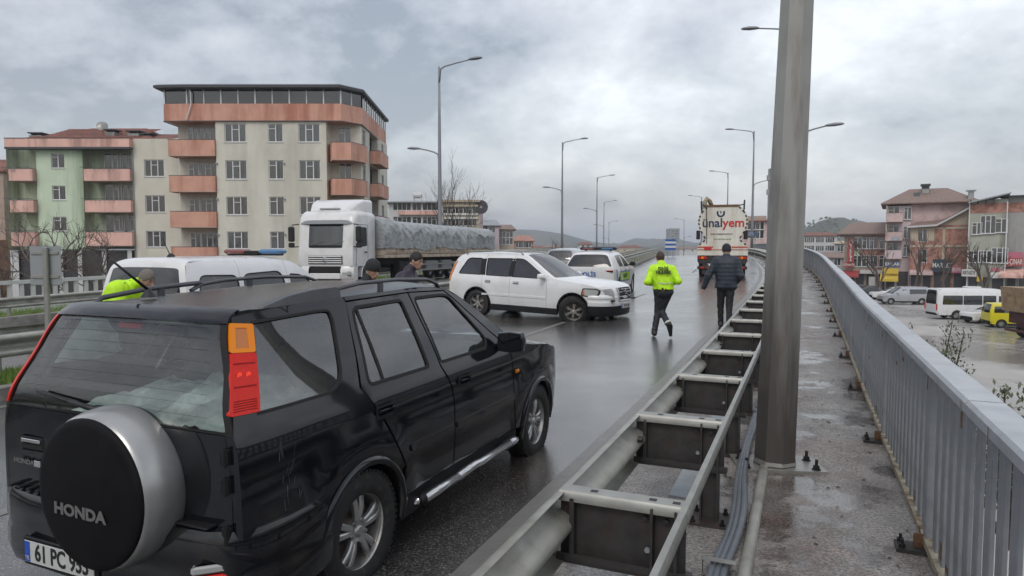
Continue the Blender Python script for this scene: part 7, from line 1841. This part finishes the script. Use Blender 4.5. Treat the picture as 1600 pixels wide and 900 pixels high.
# street lamp in the town
# ---------------------------------------------------------------- hills
def hillh(x, y):
    u = 800+FPX*x/y
    h = 0
    def g(a, u0, w, p=2): return a*math.exp(-abs((u-u0)/w)**p)
    return u, g
def hill(name, Y, pts, rough, seed, m='hill'):
    """ridge given by (pixel, pixel height) pairs; slopes up from Y*.75 to Y"""
    mb = MB().use(m); us = np.linspace(pts[0][0], pts[-1][0], 90); rows_ = []
    for t in np.linspace(0, 1, 12):
        y = Y*(.72+.28*t); r = []
        for u in us:
            top_ = pz(sm(pts, u), Y)+rough*noise.noise(Vector((u*.05, seed, 0)))+rough*.5*noise.noise(Vector((u*.2, seed, 2)))
            e = t*t*(3-2*t); x = px(u, Y)*(.86+.14*t) if t < 1 else px(u, Y)
            r.append((x, y, BG+.0+(top_-BG)*e+rough*.8*noise.noise(Vector((x*.01, y*.01, 5)))*math.sin(math.pi*t)))
        rows_.append(r)
    back = [(p[0]*1.1, p[1]*1.15, BG-2) for p in rows_[-1]]; rows_.append(back); mb.loft(rows_, False); struct(mb.build(name, smooth=True))
hill('hill', 1500, [(-900, 372), (-300, 378), (200, 380), (600, 376), (720, 366), (790, 358), (830, 359), (880, 366), (920, 377), (960, 383), (1010, 386)], 5, 1)
hill('hill', 1750, [(900, 384), (960, 380), (1000, 373), (1045, 373), (1085, 379), (1110, 373), (1140, 374), (1180, 376), (1240, 380)], 4, 2)
hill('hill', 620, [(1150, 380), (1240, 366), (1275, 347), (1300, 341), (1330, 345), (1390, 352), (1500, 350), (1700, 356), (2100, 372)], 3, 3)
hill('hill', 900, [(700, 386), (900, 385), (1040, 384), (1200, 383), (1400, 384)], 2, 4)
# bushes and trees as a far mass on the near right hill and beyond the town
rn = random.Random(77); mb = MB().use('leaf_grey')
for _ in range(1100):
    u = rn.uniform(1150, 1700); Y = rn.uniform(380, 615); top_ = pz(sm([(1150, 380), (1240, 366), (1275, 347), (1300, 341), (1330, 345), (1390, 352), (1500, 350), (1700, 356), (2100, 372)], u), 620); t = (Y/620-.72)/.28
    if t < 0: z = BG
    else: z = BG+(top_-BG)*t*t*(3-2*t)
    r = rn.uniform(.5, 1.5); c = Vector((px(u, Y)*(.86+.14*t if t > 0 else 1), Y, z+r*.6))
    vs = []; 
    for i in range(4):
        for j in range(7): a = 2*math.pi*j/7; b = -.4+i*.62; vs.append(c+Vector((math.cos(a)*math.cos(b), math.sin(a)*math.cos(b), math.sin(b)*1.1))*r*rn.uniform(.75, 1.15))
    mb.add(vs, [(i*7+j, i*7+(j+1) % 7, (i+1)*7+(j+1) % 7, (i+1)*7+j) for i in range(3) for j in range(7)])
o = mb.build('far_woods', rec=False); o['kind'] = 'stuff'
# far roofs of the town either side of the road: small houses on the plain
rn = random.Random(5); i = 0
for u, Y, lb in ((845, 430, 'small pale far house left of the lamp post above the far hatchback'), (868, 380, 'small grey far house just right of the reddish far tree'), (985, 420, 'small far house below the hill right of the police car roof'), (1075, 400, 'small far house between the tower block and the tanker truck'), (1345, 240, 'small far house on the right hill slope above the brown-roofed row')):
    w_ = rn.uniform(10, 16)*FPX/Y
    house(lb, Y, u-w_/2, u+w_/2, 389-rn.uniform(-1.5, 2.5), ['wall_white', 'wall_grey', 'wall_tan'][i % 3], [391], [u-w_/4, u+w_/4], ['tile_red', 'tile_brown'][i % 2], 4, 10); i += 1
# ---------------------------------------------------------------- damp air
hz = MB(); MAT['haze'] = m = bpy.data.materials.new('haze'); m.use_nodes = True; m.node_tree.nodes.clear(); o_ = m.node_tree.nodes.new('ShaderNodeOutputMaterial'); v_ = m.node_tree.nodes.new('ShaderNodeVolumePrincipled')
v_.inputs['Density'].default_value = .00045; v_.inputs['Color'].default_value = (.80, .86, .95, 1); m.node_tree.links.new(v_.outputs[0], o_.inputs['Volume'])
hz.use('haze').box(-4100, 4100, -450, 3900, GZ-1.5, 90); o = hz.build('haze'); o['kind'] = 'stuff'
# ---------------------------------------------------------------- vehicles parked below on the right
WT = [(0, .80), (.3, .88), (.6, .90), (1.0, .90), (1.12, .885), (1.45, .82), (1.65, .765), (1.78, .70), (1.95, .62)]
def ec(L0, L1, hb, zb, zr, xw0, xw1, zn, dz=.05, tail=.06):
    """tail x, nose x, belt z, roof z, windscreen foot and head x, nose height"""
    E = [(L0+.04, .5), (L0+.03, zb), (L0+.05+tail, (zb+zr)/2), (L0+.14+tail*2, zr-.06), (L0+.45+tail*2, zr-.03), ((L0+xw0)/2, zr), (xw0-.05, zr-.03), (xw0+.3*(xw1-xw0), zr-.35*(zr-zb)), (xw0+.66*(xw1-xw0), zb+.36*(zr-zb)), (xw1, zb+.02), (xw1+.35*(L1-xw1), zb-.06), (L1-.18, zn), (L1-.05, zn-.14), (L1-.02, .5)]
    C = [(x-(.05 if i < 4 else -.02 if i < 6 else -.12), z+(dz if i > 1 else .01)) for i, (x, z) in enumerate(E)]; return E, C
E1, C1 = ec(-.95, 3.9, 0, 1.05, 1.86, 1.9, 3.0, .95)
wn = [('side_window', rnd([(-.55, 1.15), (1.25, 1.12), (1.25, 1.62), (-.45, 1.62)], .1)), ('front_door_window', rnd([(1.40, 1.12), (2.55, 1.12), (2.5, 1.2), (2.0, 1.58), (1.4, 1.60)], .05))]
a, B_, s_, t_ = car('minivan', 'silver minivan parked below the flyover facing left', 'car', px(1436, 72), 72, math.pi-R(6), E1, C1, WT, 3.1, .33, .39, .30, [1.32, 2.5], wn, 'paint_silver', 'glass_dark', 'nine', z=BG+.01, simple=True, step=.3, group=None)
mirror_pair(a, s_, 2.4, 1.15, 'paint_silver')
# white minibus (facing right)
WM = [(0, .90), (.4, .98), (1.0, 1.0), (1.9, .97), (2.3, .92), (2.5, .84), (2.62, .70)]
E1 = [(-1.55, .5), (-1.56, 1.2), (-1.53, 1.9), (-1.44, 2.46), (-1.1, 2.54), (1.2, 2.56), (3.35, 2.50), (3.8, 2.15), (4.2, 1.75), (4.6, 1.28), (4.85, 1.15), (5.1, 1.0), (5.2, .85), (5.22, .5)]
C1 = [(x-(.05 if i < 4 else -.02 if i < 6 else -.10), z+(.06 if i > 2 else 0)) for i, (x, z) in enumerate(E1)]
wn = [('side_window', rnd([(-1.15, 1.25), (.45, 1.25), (.45, 2.02), (-1.10, 2.02)], .08)), ('side_window', rnd([(.50, 1.25), (2.0, 1.25), (2.0, 2.02), (.50, 2.02)], .05)), ('side_window', rnd([(2.06, 1.25), (3.1, 1.25), (3.1, 2.02), (2.06, 2.02)], .05)), ('front_door_window', rnd([(3.3, 1.25), (4.3, 1.25), (4.25, 1.35), (3.75, 1.95), (3.3, 2.0)], .05))]
mbx = car('minibus', 'white minibus with a long dark window band parked below the flyover', 'minibus', px(1487, 57), 57.0, R(-4), E1, C1, WM, 3.9, .36, .44, .38, [3.2, 4.42], wn, 'paint_white', 'glass_dark', 'nine', z=BG+.01, simple=True, step=.35)
for sd in (1, -1): q = MB().use('lamp_red'); q.bbox((-1.58, sd*.90, 1.05), (.08, .14, .55), .03); q.build('tail_lamp', mbx[0])
q = MB().use('paint_white'); q.bbox((1.7, 0, 2.67), (1.1, .9, .14), .05); q.build('roof_unit', mbx[0])
# white saloon, yellow small van, dark cars
E2, C2 = ec(-.95, 3.45, 0, .92, 1.40, .95, 2.05, .82, .05, .35)
wn2 = [('rear_door_window', rnd([(-.25, .98), (.75, .98), (.75, 1.30), (.05, 1.28)], .04)), ('front_door_window', rnd([(.85, .98), (1.75, .98), (1.25, 1.28), (.85, 1.31)], .04))]
car('saloon_car', 'white saloon parked in front of the minibus', 'car', px(1572, 54.2), 54.2, math.pi-R(-8), E2, C2, [(0, .78), (.4, .86), (.9, .86), (1.0, .82), (1.3, .62), (1.45, .5)], 2.6, .31, .37, .26, [-.1, .8, 1.85], wn2, 'paint_white', 'glass_dark', 'nine', z=BG+.01, simple=True, step=.3)
E3, C3 = ec(-.75, 3.25, 0, 1.05, 1.80, 1.7, 2.45, .95)
wn3 = [('side_window', rnd([(-.5, 1.12), (.75, 1.12), (.75, 1.6), (-.45, 1.6)], .05)), ('front_door_window', rnd([(.88, 1.10), (2.15, 1.10), (1.75, 1.55), (.88, 1.6)], .05))]
car('small_van', 'bright yellow small van partly hidden by the dump truck', 'van', px(1560, 51), 51, R(-14), E3, C3, WT, 2.5, .30, .36, .26, [.82, 1.95], wn3, 'paint_yellow', 'glass_dark', 'nine', z=BG+.01, simple=True, step=.3)
for u, Y, m_, lb in ((1370, 80, 'paint_dark', 'dark car parked left of the silver minivan, behind the handrail'), (1352, 84, 'paint_dark', 'dark car half hidden by the handrail, farther left under the shops')):
    car('saloon_car', lb, 'car', px(u, Y), Y, math.pi-R(10), E2, C2, [(0, .78), (.4, .86), (.9, .86), (1.0, .82), (1.3, .62), (1.45, .5)], 2.6, .31, .37, .26, [-.1, .8, 1.85], wn2, m_, 'glass_dark', 'nine', z=BG+.01, simple=True, step=.35)
car('saloon_car', 'white hatchback just behind the nose of the silver minivan', 'car', px(1408, 79), 79, math.pi-R(5), E2, C2, [(0, .78), (.4, .86), (.9, .86), (1.0, .82), (1.3, .62), (1.45, .5)], 2.6, .31, .37, .26, [-.1, .8, 1.85], wn2, 'paint_white', 'glass_dark', 'nine', z=BG+.01, simple=True, step=.35)
# dump truck at the right edge
dt = thing('dump_truck', 'dump truck with a tan ribbed tipping body cut off at the right edge', 'truck', (px(1586, 44), 44, BG), R(-6))
mat('dump_tan', (.36, .26, .15), .7, var=.2, vscale=3, col2=(.24, .15, .09), c2scale=2); mat('maroon', (.09, .03, .03), .6, var=.3, vscale=4)
q = MB().use('dump_tan'); z0, z1 = pz(487, 44)-BG, pz(449, 44)-BG
q.loft([[(0, -1.2, z0), (0, 1.2, z0), (-.12, 1.25, z1), (-.12, -1.25, z1)], [(4.6, -1.2, z0), (4.6, 1.2, z0), (4.7, 1.25, z1), (4.7, -1.25, z1)]], True, True); bo = q.build('tipping_body', dt)
for k in range(9):
    q = MB().use('dump_tan'); q.bbox((.1+.52*k, -1.27, (z0+z1)/2), (.10, .10, z1-z0-.05), .02); q.build('rib', bo)
for z in (z0+.08, z1-.06): q = MB().use('dump_tan'); q.bbox((2.3, -1.28, z), (4.7, .12, .12), .03); q.build('rail', bo)
q = MB().use('maroon'); q.box(.5, 7.5, -.45, .45, .75, z0-.02); q.box(.4, 1.0, -1.1, 1.1, 1.0, z0-.02); q.bbox((.2, -.0, .55), (.15, 2.2, .18), .03); q.bbox((2.6, -1.0, 1.2), (1.0, .3, .5), .05); q.build('chassis', dt)
for x in (1.35, 2.65, 6.2):
    for sd in (1, -1): wheel(dt, .50, .30, .30, 'nine', (x, sd*.98, .50), sd, spin=x)
q = MB().use('maroon'); q.bbox((6.1, 0, 1.9), (1.9, 2.35, 2.1), .15); q.build('cab', dt)
# leaf litter and grit on the walkway
rn = random.Random(3); mb = MB().use('rust_dark')
for _ in range(240):
    s = rn.uniform(2.5, 16); t = -rn.choice((rn.uniform(.2, .7), rn.uniform(.95, 1.7))); p = rd(s, t, .104); r = rn.uniform(.006, .02)
    a = rn.uniform(0, 6.28); mb.add([p+Vector((math.cos(a+k)*r*rn.uniform(.6, 1.3), math.sin(a+k)*r, rn.uniform(0, .006))) for k in (0, 1.2, 2.4, 3.7, 5)], [(0, 1, 2, 3, 4)])
o = mb.build('leaf_litter', rec=False); o['kind'] = 'stuff'
